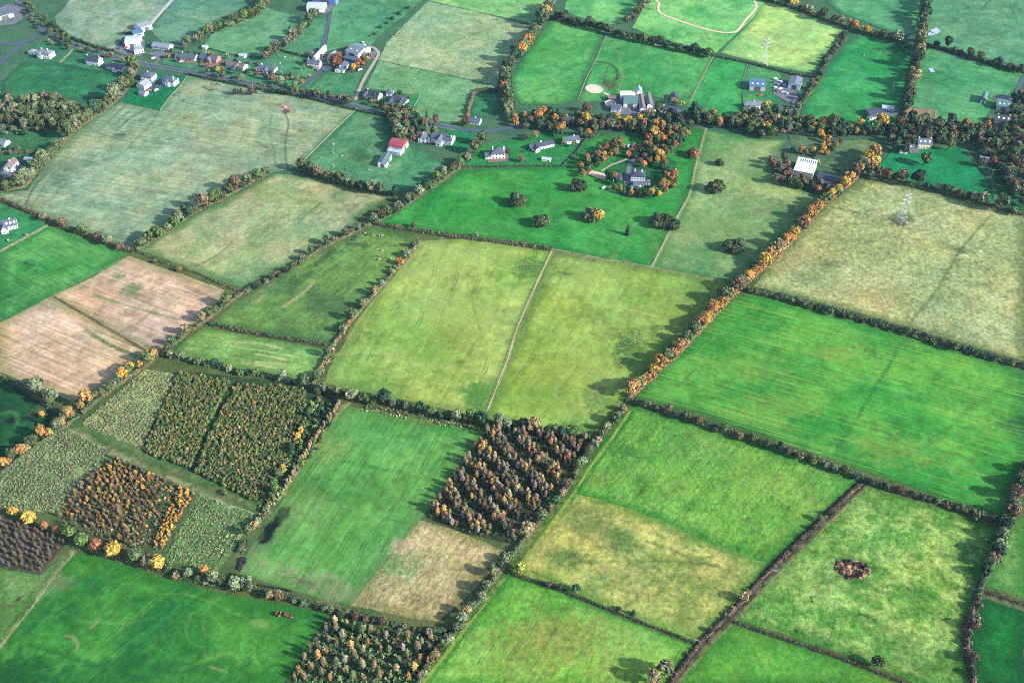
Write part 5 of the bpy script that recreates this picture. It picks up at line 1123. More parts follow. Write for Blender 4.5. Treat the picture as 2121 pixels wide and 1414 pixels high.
for k, (pp, dn, sz) in enumerate([
    ([(1075,535),(1112,530),(1130,548),(1105,575),(1070,578),(1060,560)], .5, .7), ([(1282,690),(1325,682),(1335,705),(1300,730),(1290,765),(1268,755),(1272,720)], .4, .8),
    ([(1345,675),(1375,668),(1372,700),(1350,715)], .4, .7), ([(1440,605),(1480,595),(1465,625),(1435,630)], .25, .6),
    ([(1215,815),(1250,800),(1245,850),(1205,850)], .3, .6), ([(1165,875),(1215,870),(1225,892),(1170,895)], .4, .6),
    ([(758,662),(775,658),(772,680),(755,684)], .4, .5), ([(755,775),(800,770),(830,795),(790,806)], .3, .5), ([(705,750),(735,742),(725,780),(700,778)], .2, .5),
    ([(690,512),(772,495),(760,520),(700,530)], .35, .55), ([(590,570),(640,545),(655,555),(605,590)], .3, .5), ([(1715,540),(1745,530),(1740,548),(1715,555)], .2, .5),
    ([(1590,410),(1680,395),(1690,410),(1620,470),(1595,455)], .12, .6), ([(1640,445),(1668,425),(1672,440),(1650,462)], .3, .6),
    ([(1270,1100),(1300,1095),(1280,1140),(1240,1160),(1250,1125)], .3, .45), ([(1800,85),(1885,95),(1875,108),(1815,105)], .2, .9), ([(1340,1122),(1400,1140),(1480,1168),(1478,1174),(1380,1145)], .2, .4)]):
    tufts('rush_tufts', pp, dn * 2.4, sz * .36, [(.030, .066, .028), _gr, (.04, .08, .03)], 'ragged dark green rush tufts in ' + ['the pasture left of the dirt track','the pasture beside the autumn row','the shade near the autumn row','the upper corner by the autumn row','the lower corner by the autumn row','the pasture end above the brown wood','the yellow green pasture edge','the pasture above the pale topped hedge','the pasture by the cut strip fence','the cattle field top','the cattle field middle','the pylon pasture','the khaki parkland slope','the khaki parkland edge','the straw rough pasture','the emerald corner field','the straw pasture path'][k], 'rushes', .6, 30 + k)

# ------------------------------------------------------------------ hedges
HEDGES = [
 # points, height, width, colours, label
 ([(778,464),(850,477),(960,493),(1050,504),(1142,518)], 2.4, 2.8, 'MBMK', "long clipped dark hedge between emerald lawn and yellow pasture"),
 ([(1544,602),(1640,622),(1760,656),(1900,694),(2000,726),(2121,760)], 2.6, 3.6, 'DDMK', "long dark hedge between pylon pasture and silage field"),
 ([(1300,830),(1400,860),(1500,895),(1600,925),(1700,958),(1785,992)], 2.2, 3.0, 'DMKK', "dark hedge between silage field and rippled field"),
 ([(1785,992),(1860,1017),(1980,1050),(2088,1088)], 2.2, 3.0, 'MBDM', "brown tinged hedge over the rubble pit field"),
 ([(1788,996),(1690,1088),(1592,1184),(1532,1250),(1450,1332),(1388,1416)], 1.3, 2.6, 'XBXX', "low brown bank hedge slanting to the bottom edge"),
 ([(1520,1288),(1640,1328),(1740,1362),(1868,1412)], .8, 1.2, 'XMX', "thin dark ditch hedge above the plain corner field"),
 ([(1062,1190),(1160,1222),(1300,1278),(1440,1332)], .8, 1.3, 'XMX', "low dark ditch hedge above the lime pasture"),
 ([(2121,962),(2098,1020),(2080,1085),(2062,1140),(2035,1205),(2024,1240)], 2.4, 3.0, 'MKDM', "tall dark hedge closing the silage field at the picture edge"),
 ([(2024,1240),(2008,1280),(2000,1330),(2010,1375),(2016,1420)], 1.6, 2.6, 'WBXX', "grey winding ditch hedge around the deep green corner field"),
 ([(2032,1222),(2080,1238),(2121,1252)], .8, 1.6, 'DMB', "dark lane hedge at the picture edge above the deep green corner"),
 ([(1298,838),(1225,925),(1170,1012),(1120,1075),(1062,1148),(992,1240),(950,1300),(900,1358),(866,1418)], 1.8, 2.6, 'KMKB', "long olive hedge running down beside brown wood and lime pasture"),
 ([(648,802),(730,822),(800,832),(880,855),(960,866),(1020,880),(1100,890),(1222,908)], 2.0, 2.6, 'DMKG', "hedge under the pale topped trees above striped crop and brown wood"),
 ([(492,1195),(540,1224),(600,1240),(660,1254),(720,1268),(800,1290),(880,1306),(945,1302)], 1.6, 2.4, 'KMKD', "hedge between striped crop and scribbled meadow"),
 ([(340,735),(420,752),(500,770),(560,781),(645,800)], 1.8, 2.4, 'DKPM', "hedge between plantation and the cut strip pasture"),
 ([(436,672),(540,693),(620,706),(690,718)], 1.6, 2.2, 'DMKB', "curved dark hedge between cattle field and cut strip pasture"),
 ([(870,502),(848,528),(790,594),(742,648),(706,694),(688,720),(660,772),(648,798)], 1.4, 2.0, 'SKBP', "sandy olive hedge curving down beside the yellow green pasture"),
 ([(768,466),(690,503),(640,532),(560,575),(500,610),(470,632),(430,662),(382,695),(335,738)], 1.6, 2.2, 'KBMK', "olive brown hedge from the centre junction down to the stubble corner"),
 ([(282,520),(340,545),(400,563),(440,580),(495,604)], 1.0, 1.6, 'MBKD', "low dark hedge on the upper side of the tan stubble"),
 ([(0,412),(50,435),(90,450),(130,470),(200,495),(240,512),(276,522)], 2.2, 3.0, 'MBKB', "brown hedge above the bright mown field"),
 ([(618,350),(700,378),(760,392),(815,406)], 1.8, 2.6, 'DKM', "dark hedge under the sheep pasture"),
 ([(960,340),(905,382),(832,432),(772,464)], 1.8, 2.6, 'MKBD', "hedge between sheep pasture and emerald parkland"),
 ([(556,360),(480,402),(400,444),(340,484),(284,518)], 1.8, 2.6, 'KBMK', "slanting hedge foot under the trees by the sage pasture"),
 ([(282,146),(258,190),(215,230),(165,264),(120,308),(75,355),(50,385),(0,398)], 1.8, 3.0, 'MKBK', "hedge foot under the tall row left of the sage pasture"),
 ([(388,154),(440,166),(520,182),(580,193),(640,205),(700,220),(738,229)], 1.4, 1.8, 'DMD', "dark roadside hedge on top of the sage pasture"),
 ([(738,229),(790,240),(812,250),(818,290)], 1.4, 1.8, 'DM', "dark hedge wrapping the sheep pasture corner"),
 ([(112,52),(150,80),(200,98),(235,107)], 1.8, 2.6, 'DMK', "dark hedge beside the top road and sage field"),
 ([(420,98),(480,114),(553,122)], 1.2, 1.6, 'DMK', "dark garden hedge behind the row of bungalows"),
 ([(582,106),(610,114),(638,118)], 1.4, 1.6, 'DM', "short dark hedge above the sheep paddock"),
 ([(968,245),(972,220),(982,192)], 2.0, 2.2, 'BWB', "brown hedge up the side of the small paddock"),
 ([(984,190),(1010,188),(1040,192)], 2.2, 2.6, 'DBM', "dark hedge across the top of the small paddock"),
 ([(958,346),(1020,346),(1065,345),(1165,344)], 1.4, 1.6, 'DMD', "trimmed dark hedge under the bungalow gardens"),
 ([(1165,344),(1195,315),(1212,292),(1240,279)], 1.4, 1.6, 'DMD', "trimmed hedge slanting up from the bungalow gardens"),
 ([(1480,118),(1550,132),(1610,147),(1660,158),(1690,162)], 1.4, 2.0, 'DMK', "dark hedge below the pale lime field"),
 ([(1148,34),(1250,62),(1340,82),(1480,114)], 2.2, 3.2, 'DDK', "deep dark hedge from the column trees to the sand loop"),
 ([(1562,-4),(1640,18),(1690,36),(1770,64),(1890,98)], 2.0, 3.0, 'DKM', "hedge foot above the pale lime and emerald fields"),
 ([(1908,92),(1990,114),(2060,136),(2121,152)], 2.2, 3.0, 'DDM', "dark hedge between puddle field and ridge line field"),
 ([(1918,0),(1908,92),(1888,170),(1872,235),(1868,252)], 2.4, 3.4, 'MKB', "hedge foot of the tall column between upper fields"),
 ([(1745,70),(1705,140),(1665,205),(1640,258)], 1.4, 2.2, 'MKB', "wavy hedge from the pale lime field to the grey barn"),
 ([(1145,8),(1110,72),(1060,135),(1036,175),(1046,240)], 1.8, 3.0, 'MKD', "hedge foot of the tall column beside the grazed pasture"),
 ([(1430,246),(1535,255),(1640,262),(1780,272),(1868,262)], 1.6, 2.4, 'DMK', "dark roadside hedge below the upper right fields"),
 ([(1796,370),(1860,380),(1940,396),(2010,414),(2060,430),(2121,446)], 2.0, 3.0, 'MKD', "hedge foot behind the pylon pasture"),
 ([(1812,330),(1762,380),(1702,430),(1622,520),(1542,590),(1482,650),(1402,735),(1342,790),(1302,824)], 1.8, 2.6, 'MKRM', "shady hedge foot of the long autumn row"),
 ([(170,856),(206,826),(258,788),(322,744)], 1.4, 2.4, 'KMB', "hedge foot between stubble and young plantation"),
 ([(2,982),(60,936),(110,900),(162,862)], 1.4, 2.4, 'KMB', "hedge foot under the orange row"),
 ([(2,780),(52,806),(112,850),(140,868)], 1.6, 2.6, 'DKM', "dark hedge behind the pale willows"),
 ([(150,1124),(202,1142),(283,1168),(340,1182),(420,1206),(490,1222)], 1.4, 2.4, 'DKM', "hedge foot along the top of the scribbled meadow"),
 ([(0,268),(60,268),(110,276)], 1.6, 2.4, 'MKD', "dark garden hedge below the willow copse"),
 ([(0,290),(60,292),(105,290)], 1.0, 1.6, 'MKD', "second garden hedge below the willow copse"),
 ([(0,318),(40,318),(95,318)], 1.4, 2.2, 'MBK', "third garden hedge below the willow copse"),
 ([(1362,215),(1362,245)], 1.4, 1.6, 'D', "dark garden hedge beside the roadside cottage"),
 ([(1366,212),(1402,214)], 1.4, 1.6, 'D', "dark garden hedge behind the roadside cottage"),
]
for pts, h, w, pal, label in HEDGES:
    r = np.random.default_rng(len(label) * 31 + int(pts[0][0] % 997))
    L = smooth_line(GL(pts), 1.1); n = len(L)
    if h > 1.3 and 'trimmed' not in label: h, w = h * (1.2 if 'clipped' in label else 1.5), w * 1.3
    c0 = L.mean(0)
    T = np.gradient(L, axis=0); T /= np.linalg.norm(T, axis=1, keepdims=True) + 1e-9
    Nn = np.stack([-T[:, 1], T[:, 0]], 1)
    s = np.arange(n) * 1.1
    hh = h * (.7 + .6 * vn(s / 3.2, s * 0 + 3.3, len(label)) + .25 * r.uniform(-1, 1, n)); ww = w * .5 * (.75 + .5 * vn(s / 4., s * 0 + 9.1, len(label) + 1))
    gap = vn(s / 7., s * 0 + 5.5, len(label) + 5) > (.1 if h > 1.3 else .18)
    hh = np.where(gap, hh, hh * .35)
    cross = [(-1, 0), (-.95, .5), (-.55, .92), (.05, 1.0), (.6, .9), (1, .45), (1.0, 0)]
    k = len(cross)
    V = np.zeros((n, k, 3))
    for j, (a, b) in enumerate(cross):
        V[:, j, :2] = L - c0 + Nn * (a * ww * .85)[:, None] + r.normal(size=(n, 2)) * .12
        V[:, j, 2] = b * hh * .85 + (r.normal(size=n) * .12 if b > 0 else 0) - (.03 if b == 0 else 0)
    idx = np.arange(n * k).reshape(n, k)
    Q = np.stack([idx[:-1, :-1], idx[:-1, 1:], idx[1:, 1:], idx[1:, :-1]], -1).reshape(-1, 4)
    C0 = np.array([LEAF[c][0] for c in pal])
    pick_c = C0[(vn(s / 6., s * 0 + 1.7, len(label) + 2) * .999 * len(pal)).astype(int)]
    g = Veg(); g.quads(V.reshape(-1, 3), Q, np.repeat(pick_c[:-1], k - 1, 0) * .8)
    per = 16 if w > 2 else 11
    m = (n - 1) * per
    i = r.integers(0, n, m); a = r.uniform(0, math.pi, m); q = r.uniform(.8, 1.12, m)
    off = np.cos(a) * q; up = np.sin(a) * q
    P = np.column_stack([(L - c0)[i] + Nn[i] * (off * ww[i])[:, None] + r.normal(size=(m, 2)) * .3, up * hh[i] + .05])
    N = np.column_stack([Nn[i] * off[:, None], up * .9 + .15]) + .5 * r.normal(size=(m, 3)); N /= np.linalg.norm(N, axis=1, keepdims=True)
    Vc, Fc = cards(P, N, r.uniform(.22, .5, m) * (1 if h > 1.3 else .8), r)
    cc = C0[np.clip((vn(s[i] / 5. + r.normal(size=m) * .3, s[i] * 0 + 2.7, len(label) + 4) * len(pal)).astype(int), 0, len(pal) - 1)] * tone(m, r, .4)
    g.quads(Vc, Fc, cc)
    o = ob('hedge', g.mesh('hedge', [M_HEDGE]), None, (c0[0], c0[1], 0)); tag(o, label, 'hedge')
# ------------------------------------------------------------------ roads, lanes, yards, water
M_TAR = solid('asphalt', (.024, .037, .058), .18, .5, raw=True, rough=.8)
M_GRIT = solid('pale_concrete', (.17, .17, .165), .25, .4, raw=True)
M_YARD = solid('worn_yard', (.055, .060, .074), .3, .25, raw=True)
M_GRAV = solid('gravel', (.15, .13, .105), .25, .5, raw=True)
M_SAND = solid('arena_sand', (.27, .21, .155), .14, .35, raw=True)
M_EARTH = solid('brown_earth', (.050, .036, .028), .5, .5, raw=True)
M_VERGE = solid('pale_verge', (.065, .085, .05), .35, .5, raw=True)
M_PAVE = solid('dark_red_paving', (.09, .055, .06), .2, .6, raw=True)


def strip(name, pts, w, mat, z, label, cat, h=0.0, closed=False):
    L = smooth_line(GL(pts), 2.0); c0 = L.mean(0)
    T = np.gradient(L, axis=0); T /= np.linalg.norm(T, axis=1, keepdims=True) + 1e-9
    N = np.stack([-T[:, 1], T[:, 0]], 1); n = len(L)
    ww = w * .5 * (1 + .12 * (np.random.default_rng(n).uniform(-1, 1, (n, 1))))
    A, B = L + N * ww - c0, L - N * ww - c0
    V = np.zeros((2 * n, 3)); V[0::2, :2] = A; V[1::2, :2] = B
    i = np.arange(n - 1) * 2
    me = mk(name, V, [np.stack([i + 1, i + 3, i + 2, i], 1)], [mat])
    o = ob(name, me, None, (c0[0], c0[1], z)); tag(o, label, cat, None, 'structure')
    return o


def sheet(name, pts, mat, z, label, cat, px=True):
    W = GL(pts) if px else pts
    c = np.mean(W, 0); bm = bmesh.new()
    vs = [bm.verts.new((x - c[0], y - c[1], 0)) for x, y in W]; f = bm.faces.new(vs); bm.normal_update()
    if f.normal.z < 0: f.normal_flip()
    bmesh.ops.triangulate(bm, faces=bm.faces[:])
    me = bpy.data.meshes.new(name); bm.to_mesh(me); bm.free(); me.materials.append(mat)
    o = ob(name, me, None, (c[0], c[1], z)); tag(o, label, cat, None, 'structure'); return o


ROADS = [
 ('road', [(34,-6),(52,18),(72,42),(100,66),(140,88),(185,104),(235,118),(300,134),(360,144),(420,154),(500,169),(570,184),(640,199),(720,217),(800,238),(850,246),(900,258),(950,268)], 5.4, M_TAR, "main tarmac road sweeping past the village houses", 'road'),
 ('road', [(950,268),(1010,272),(1080,262),(1150,258),(1230,258),(1300,256),(1380,254),(1440,252),(1540,258),(1660,270),(1730,273),(1800,272),(1880,280)], 5.5, M_TAR, "narrow tarmac road running between the trees of the hamlet", 'road'),
 ('road', [(-6,88),(30,92),(62,84),(84,70),(92,60)], 5.5, M_TAR, "side road joining the main road at the dark works", 'road'),
 ('road', [(-6,140),(12,120),(40,98),(55,90)], 4.5, M_TAR, "dark side lane at the picture edge", 'road'),
 ('lane', [(362,-6),(345,14),(325,36),(312,52),(303,64)], 4.2, M_GRIT, "straight pale farm lane climbing to the top edge", 'lane'),
 ('lane', [(684,30),(678,60),(670,90),(666,112),(662,126)], 4.0, M_TAR, "tarmac lane between the big sheds and the farm", 'lane'),
 ('lane', [(620,186),(640,170),(660,150),(676,136)], 3.6, M_TAR, "farm drive from the main road", 'lane'),
 ('lane', [(736,208),(746,182),(758,158),(776,128),(784,112),(774,100),(760,98)], 3.4, M_GRAV, "muddy lane bending round the big barn", 'lane'),
 ('driveway', [(112,112),(126,110),(140,102),(147,94),(151,86)], 3.0, M_TAR, "curved driveway of the hip roofed white house", 'driveway'),
 ('driveway', [(302,160),(310,148),(317,136)], 3.4, M_TAR, "upper driveway of the two new houses", 'driveway'),
 ('driveway', [(330,172),(346,156),(354,144)], 3.4, M_TAR, "lower driveway of the two new houses", 'driveway'),
 ('driveway', [(206,125),(220,120),(228,114)], 3.0, M_TAR, "short driveway of the gabled white house", 'driveway'),
 ('driveway', [(322,118),(328,124),(320,134)], 3.4, M_YARD, "short driveway of the long farm bungalow", 'driveway'),
 ('driveway', [(1726,268),(1729,282),(1722,298),(1714,312),(1700,322),(1684,328)], 3.4, M_TAR, "curved drive through the autumn trees", 'driveway'),
 ('driveway', [(1338,296),(1322,318),(1308,338),(1302,356),(1304,374)], 4.0, M_YARD, "grey drive of the white manor", 'driveway'),
 ('driveway', [(1318,312),(1298,330),(1268,342),(1245,355)], 2.0, M_GRAV, "pale garden path of the white manor", 'path'),
 ('track', [(1345,-6),(1364,6),(1363,18),(1368,28),(1390,38),(1430,52),(1465,62),(1495,68),(1518,68),(1530,62),(1545,42),(1560,26),(1567,14),(1562,2),(1556,-6)], 2.8, M_SAND, "sandy gallop loop curving round the upper green field", 'track'),
 ('track', [(1250,193),(1262,198),(1275,200)], 2.6, M_SAND, "sandy path from the round pen to the yard", 'path'),
 ('lane', [(2121,160),(2108,184),(2096,204),(2080,210)], 3.2, M_TAR, "dark lane to the farm at the picture edge", 'lane'),
 ('lane', [(1634,252),(1640,235),(1644,215),(1650,196)], 3.2, M_YARD, "yard lane of the grey barn", 'lane'),
]
for k, (nm, pts, w, mat, lab, cat) in enumerate(ROADS):
    strip(nm, pts, w, mat, .34 + .006 * k, lab, cat)
    if nm == 'road' and k == 0:
        strip('verge', pts, w + 2.2, M_VERGE, .30, "pale grass verge along the main road", 'verge')
YARDS = [
 ([(234,106),(262,75),(276,72),(300,84),(298,112),(288,118),(262,116)], M_YARD, "grey concrete farmyard by the arched white barn"),
 ([(300,112),(345,104),(356,100),(352,112),(330,120)], M_YARD, "tarmac yard of the long bungalow"),
 ([(636,10),(680,-6),(694,8),(686,24),(672,30),(640,26)], M_YARD, "yard between the two big sheds"),
 ([(652,112),(690,112),(692,140),(672,150),(660,140)], M_TAR, "dark farmyard of the white long barn"),
 ([(706,128),(735,122),(780,106),(776,122),(740,134),(712,138)], M_YARD, "yard behind the big grey barn"),
 ([(1268,206),(1290,198),(1345,196),(1358,215),(1356,242),(1320,240),(1275,238)], M_YARD, "yard of the white farm"),
 ([(1606,165),(1650,190),(1648,205),(1630,212),(1600,195)], M_YARD, "scrap strewn yard of the grey barn"),
 ([(290,170),(300,156),(330,162),(312,188),(288,190)], M_TAR, "black tarmac forecourt of the upper new house"),
 ([(316,186),(334,168),(346,174),(330,188)], M_TAR, "black tarmac forecourt of the lower new house"),
 ([(800,210),(812,198),(836,202),(846,215),(838,222),(804,220)], M_YARD, "grey forecourt of the twin roofed bungalow"),
 ([(1290,372),(1302,352),(1308,352),(1312,380),(1294,386)], M_YARD, "forecourt of the white manor"),
 ([(1374,234),(1400,232),(1404,246),(1380,246)], M_PAVE, "red paved terrace of the roadside cottage"),
 ([(360,118),(405,122),(405,133),(365,130)], M_PAVE, "reddish forecourt of the bungalow on the road"),
 ([(412,126),(452,122),(462,132),(440,142),(415,138)], M_PAVE, "reddish forecourt of the brick house"),
 ([(530,140),(556,146),(566,152),(555,160),(532,152)], M_PAVE, "reddish forecourt of the corner bungalow"),
 ([(2054,204),(2078,196),(2110,208),(2096,216),(2066,214)], M_YARD, "yard of the farm at the picture edge"),
 ([(1826,232),(1858,222),(1866,236),(1838,246)], M_YARD, "stable yard at the end of the emerald field"),
 ([(1880,300),(1898,294),(1905,318),(1884,318)], M_YARD, "forecourt of the white house under the trees"),
 ([(1216,362),(1226,354),(1258,362),(1252,374)], M_SAND, "sandy court with white marked lines by the manor"),
 ([(1004,322),(1050,312),(1054,334),(1012,338)], M_PAVE, "paved terrace round the hip roofed house"),
 ([(0,352),(20,330),(44,340),(48,372),(10,376)], M_YARD, "grey yard of the gabled house at the picture edge"),
 ([(-6,12),(40,10),(48,40),(30,52),(-6,56)], M_YARD, "dark works yard"),
]
for k, (pts, mat, lab) in enumerate(YARDS):
    sheet('yard', pts, mat, .47 + .005 * k, lab, 'yard')

M_WATER, _nt, _b = newmat('puddle_water', .08, .5); _b.inputs['Base Color'].default_value = (.16, .20, .27, 1)
for pts, lab in [([(1926,64),(1940,58),(1948,66),(1940,72),(1930,70)], "larger grey puddle in the dull green field"), ([(1922,70),(1932,67),(1936,74),(1922,75)], "smaller grey puddle in the dull green field"),
                 ([(1922,143),(1930,142),(1936,150),(1928,151)], "small puddle in the ridge line field"), ([(1299,301),(1312,299),(1318,305),(1309,311),(1300,308)], "garden pond of the white manor")]:
    sheet('pond', [(x + random.uniform(-.8, .8), y + random.uniform(-.6, .6)) for x, y in pts], M_WATER, .6, lab, 'pond')


def disc(cx, cy, r, n=28, wob=0.0):
    X, Y = G(cx, cy)
    return [(X + r * math.cos(2 * math.pi * k / n) * (1 + random.uniform(-wob, wob)), Y + r * math.sin(2 * math.pi * k / n) * (1 + random.uniform(-wob, wob))) for k in range(n)]


sheet('sand_arena', disc(1231, 186, 8.0), M_SAND, .61, "round sandy lunging pen beside the green paddock", 'arena', px=False)
sheet('sand_arena', disc(1231, 186, 3.4, 20, .1), solid('trodden_sand', (.34, .27, .20), .1, .4, raw=True), .615, "paler trodden middle of the round pen", 'arena', px=False)

# ------------------------------------------------------------------ building materials
WALLM = {k: solid('wall_' + k, c, .06, .8, raw=True, rough=.9, spec=.1) for k, c in dict(white=(.40, .41, .43), cream=(.38, .35, .29), brick=(.17, .085, .065), grey=(.24, .25, .27), dark=(.05, .055, .065), red=(.22, .04, .035), timber=(.12, .09, .07), blue=(.05, .11, .24), stone=(.26, .24, .22)).items()}
ROOFM = {k: solid('roof_' + k, c, .14, .5, raw=True, rough=.6, spec=.3) for k, c in dict(slate=(.036, .046, .070), grey=(.095, .11, .135), pale=(.18, .21, .235), dark=(.016, .021, .034), green=(.036, .066, .064), red=(.13, .026, .034), blue=(.028, .066, .13), white=(.44, .45, .46), teal=(.034, .082, .082), brown=(.07, .055, .055), lead=(.062, .078, .102)).items()}
M_GLASS, _nt, _b = newmat('window_glass', .12, .6); _b.inputs['Base Color'].default_value = (.018, .024, .034, 1)
M_FRAME = solid('white_frame', (.5, .5, .5), .05, 2, raw=True)
M_DOOR = solid('door_paint', (.06, .05, .05), .1, 2, raw=True)
M_STEEL = solid('galvanised_steel', (.26, .28, .30), .15, 1.0, raw=True, rough=.6, spec=.3)
M_WOOD = solid('fence_wood', (.20, .17, .13), .25, 2.0, raw=True)
M_WHITEPAINT = solid('white_paint', (.6, .6, .6), .08, 1.0, raw=True)
M_BLACKPLASTIC = solid('black_wrap', (.012, .013, .016), .2, 2.0, raw=True, rough=.6, spec=.25)


def building(name, label, cat, p0, p1, depth, wh, rh, roof='gx', wall='white', rc='slate', ch=(), win=0, storeys=1, sidewin=1, doors=1, barn=False, group=None, wall2=None, skylights=0, over=.35, wings=()):
    """p0, p1: photo pixels of the front ground corners; depth goes away from the camera.
    wings: (x0, x1, forward, wall height, roof rise): front gable wings as parts of the same house"""
    A = np.array(G(*p0)); B = np.array(G(*p1)); L = float(np.linalg.norm(B - A)); rz = math.atan2(B[1] - A[1], B[0] - A[0])
    e = empty(name, (A[0], A[1], 0), rz); tag(e, label, cat, group)
    D = depth; wm, rm = WALLM[wall], ROOFM[rc]

    def walls(x0, x1, y0, y1, h, r, kind):
        m = MB(); t = .02
        m.box(x0, x1, y0, y1, -.1, h)
        if r > 0 and kind in ('gx',):
            ym = (y0 + y1) / 2
            for xx, s in ((x0, 1), (x1, -1)):
                a = xx; b = xx + s * .3
                m.add([(a, y0, h), (a, y1, h), (a, ym, h + r), (b, y0, h), (b, y1, h), (b, ym, h + r)], [(0, 1, 2), (3, 5, 4), (0, 2, 5, 3), (1, 4, 5, 2)])
        if r > 0 and kind == 'gy':
            xm = (x0 + x1) / 2
            for yy, s in ((y0, 1), (y1, -1)):
                a = yy; b = yy + s * .3
                m.add([(x0, a, h), (x1, a, h), (xm, a, h + r), (x0, b, h), (x1, b, h), (xm, b, h + r)], [(0, 1, 2), (3, 5, 4), (0, 2, 5, 3), (1, 4, 5, 2)])
        return m

    def roofm(x0, x1, y0, y1, h, r, kind):
        m = MB(); o = over; t = .16
        if kind == 'gx':
            ym = (y0 + y1) / 2; sl = r / ((y1 - y0) / 2)
            for s in (-1, 1):
                ye = y0 - o if s < 0 else y1 + o; ze = h - sl * o + .04; zr = h + r + .04
                m.add([(x0 - o, ye, ze), (x1 + o, ye, ze), (x1 + o, ym, zr), (x0 - o, ym, zr), (x0 - o, ye, ze + t), (x1 + o, ye, ze + t), (x1 + o, ym, zr + t), (x0 - o, ym, zr + t)],
                      [(0, 1, 2, 3), (4, 5, 6, 7), (0, 1, 5, 4), (1, 2, 6, 5), (3, 0, 4, 7)])
            m.box(x0 - o, x1 + o, ym - .15, ym + .15, h + r + .1, h + r + t + .12)
        elif kind == 'gy':
            xm = (x0 + x1) / 2; sl = r / ((x1 - x0) / 2)
            for s in (-1, 1):
                xe = x0 - o if s < 0 else x1 + o; ze = h - sl * o + .04; zr = h + r + .04
                m.add([(xe, y0 - o, ze), (xe, y1 + o, ze), (xm, y1 + o, zr), (xm, y0 - o, zr), (xe, y0 - o, ze + t), (xe, y1 + o, ze + t), (xm, y1 + o, zr + t), (xm, y0 - o, zr + t)],
                      [(0, 1, 2, 3), (4, 5, 6, 7), (0, 1, 5, 4), (1, 2, 6, 5), (3, 0, 4, 7)])
            m.box(xm - .15, xm + .15, y0 - o, y1 + o, h + r + .1, h + r + t + .12)
        elif kind == 'hip':
            w, d = x1 - x0, y1 - y0; q = min(w, d) / 2
            if w >= d: r0, r1 = (x0 + q, (y0 + y1) / 2), (x1 - q, (y0 + y1) / 2)
            else: r0, r1 = ((x0 + x1) / 2, y0 + q), ((x0 + x1) / 2, y1 - q)
            base = [(x0 - o, y0 - o, h), (x1 + o, y0 - o, h), (x1 + o, y1 + o, h), (x0 - o, y1 + o, h)]
            low = [(x, y, z - .18) for x, y, z in base]
            vs = base + [(*r0, h + r), (*r1, h + r)] + low
            fs = [(0, 1, 5, 4), (2, 3, 4, 5), (1, 2, 5), (3, 0, 4)] if w >= d else [(0, 1, 4), (1, 2, 5, 4), (2, 3, 5), (3, 0, 4, 5)]
            m.add(vs, fs + [(0, 1, 7, 6), (1, 2, 8, 7), (2, 3, 9, 8), (3, 0, 6, 9), (6, 7, 8, 9)])
        elif kind in ('ax', 'ay'):
            n = 10; w = (y1 - y0) if kind == 'ax' else (x1 - x0); vs = []
            for k in range(n + 1):
                a = math.pi * k / n; u = -math.cos(a) * (w / 2 + .15); z = h + math.sin(a) * r
                for t2 in (0, 1):
                    if kind == 'ax': vs.append(((x0 - .2, x1 + .2)[t2], (y0 + y1) / 2 + u, z))
                    else: vs.append(((x0 + x1) / 2 + u, (y0 - .2, y1 + .2)[t2], z))
            m.add(vs, [(2 * k, 2 * k + 1, 2 * k + 3, 2 * k + 2) for k in range(n)] + [tuple(2 * k for k in range(n + 1)), tuple(2 * k + 1 for k in range(n + 1))])
        else:
            m.box(x0 - .25, x1 + .25, y0 - .25, y1 + .25, h, h + .35)
            m.box(x0 + .3, x1 - .3, y0 + .3, y1 - .3, h + .352, h + .45)
        return m

    def window(x, y, z, w, h, face):
        m = MB()
        if face == 'f':
            m.box(x - w / 2, x + w / 2, y - .07, y - .004, z, z + h, 0); m.box(x - w / 2 - .1, x + w / 2 + .1, y - .05, y - .002, z - .1, z + h + .1, 1)
        else:
            s = 1 if face == 'r' else -1; a, b = sorted((x + s * .07, x + s * .004)); c, d = sorted((x + s * .05, x + s * .002))
            m.box(a, b, y - w / 2, y + w / 2, z, z + h, 0); m.box(c, d, y - w / 2 - .1, y + w / 2 + .1, z - .1, z + h + .1, 1)
        ob('window', m.mesh('window', [M_GLASS, M_FRAME]), e)

    ob('wall', walls(0, L, 0, D, wh, rh, roof).mesh('wall', [wm]), e)
    ro = ob('roof', roofm(0, L, 0, D, wh, rh, roof).mesh('roof', [rm]), e)
    for (x0, x1, fw, h2, r2) in wings:
        ob('wing', walls(x0, x1, -fw, D * .45, h2, r2, 'gy').mesh('wing', [wm]), e)
        ob('wing_roof', roofm(x0, x1, -fw, D * .5, h2, r2, 'gy').mesh('wing_roof', [rm]), e)
        window((x0 + x1) / 2, -fw, 1.0, min(1.6, (x1 - x0) * .4), 1.25, 'f')
    for c in ch:
        cx, cy = c[0] * L, c[1] * D; m = MB()
        zt = wh + rh + .9
        m.box(cx - .4, cx + .4, cy - .4, cy + .4, wh * .8, zt); m.box(cx - .48, cx + .48, cy - .48, cy + .48, zt, zt + .16)
        m.cyl((cx - .15, cy, zt + .16), .11, .3, 8); m.cyl((cx + .18, cy, zt + .16), .11, .3, 8)
        ob('chimney', m.mesh('chimney', [WALLM['white'] if wall != 'brick' else WALLM['brick']]), ro)
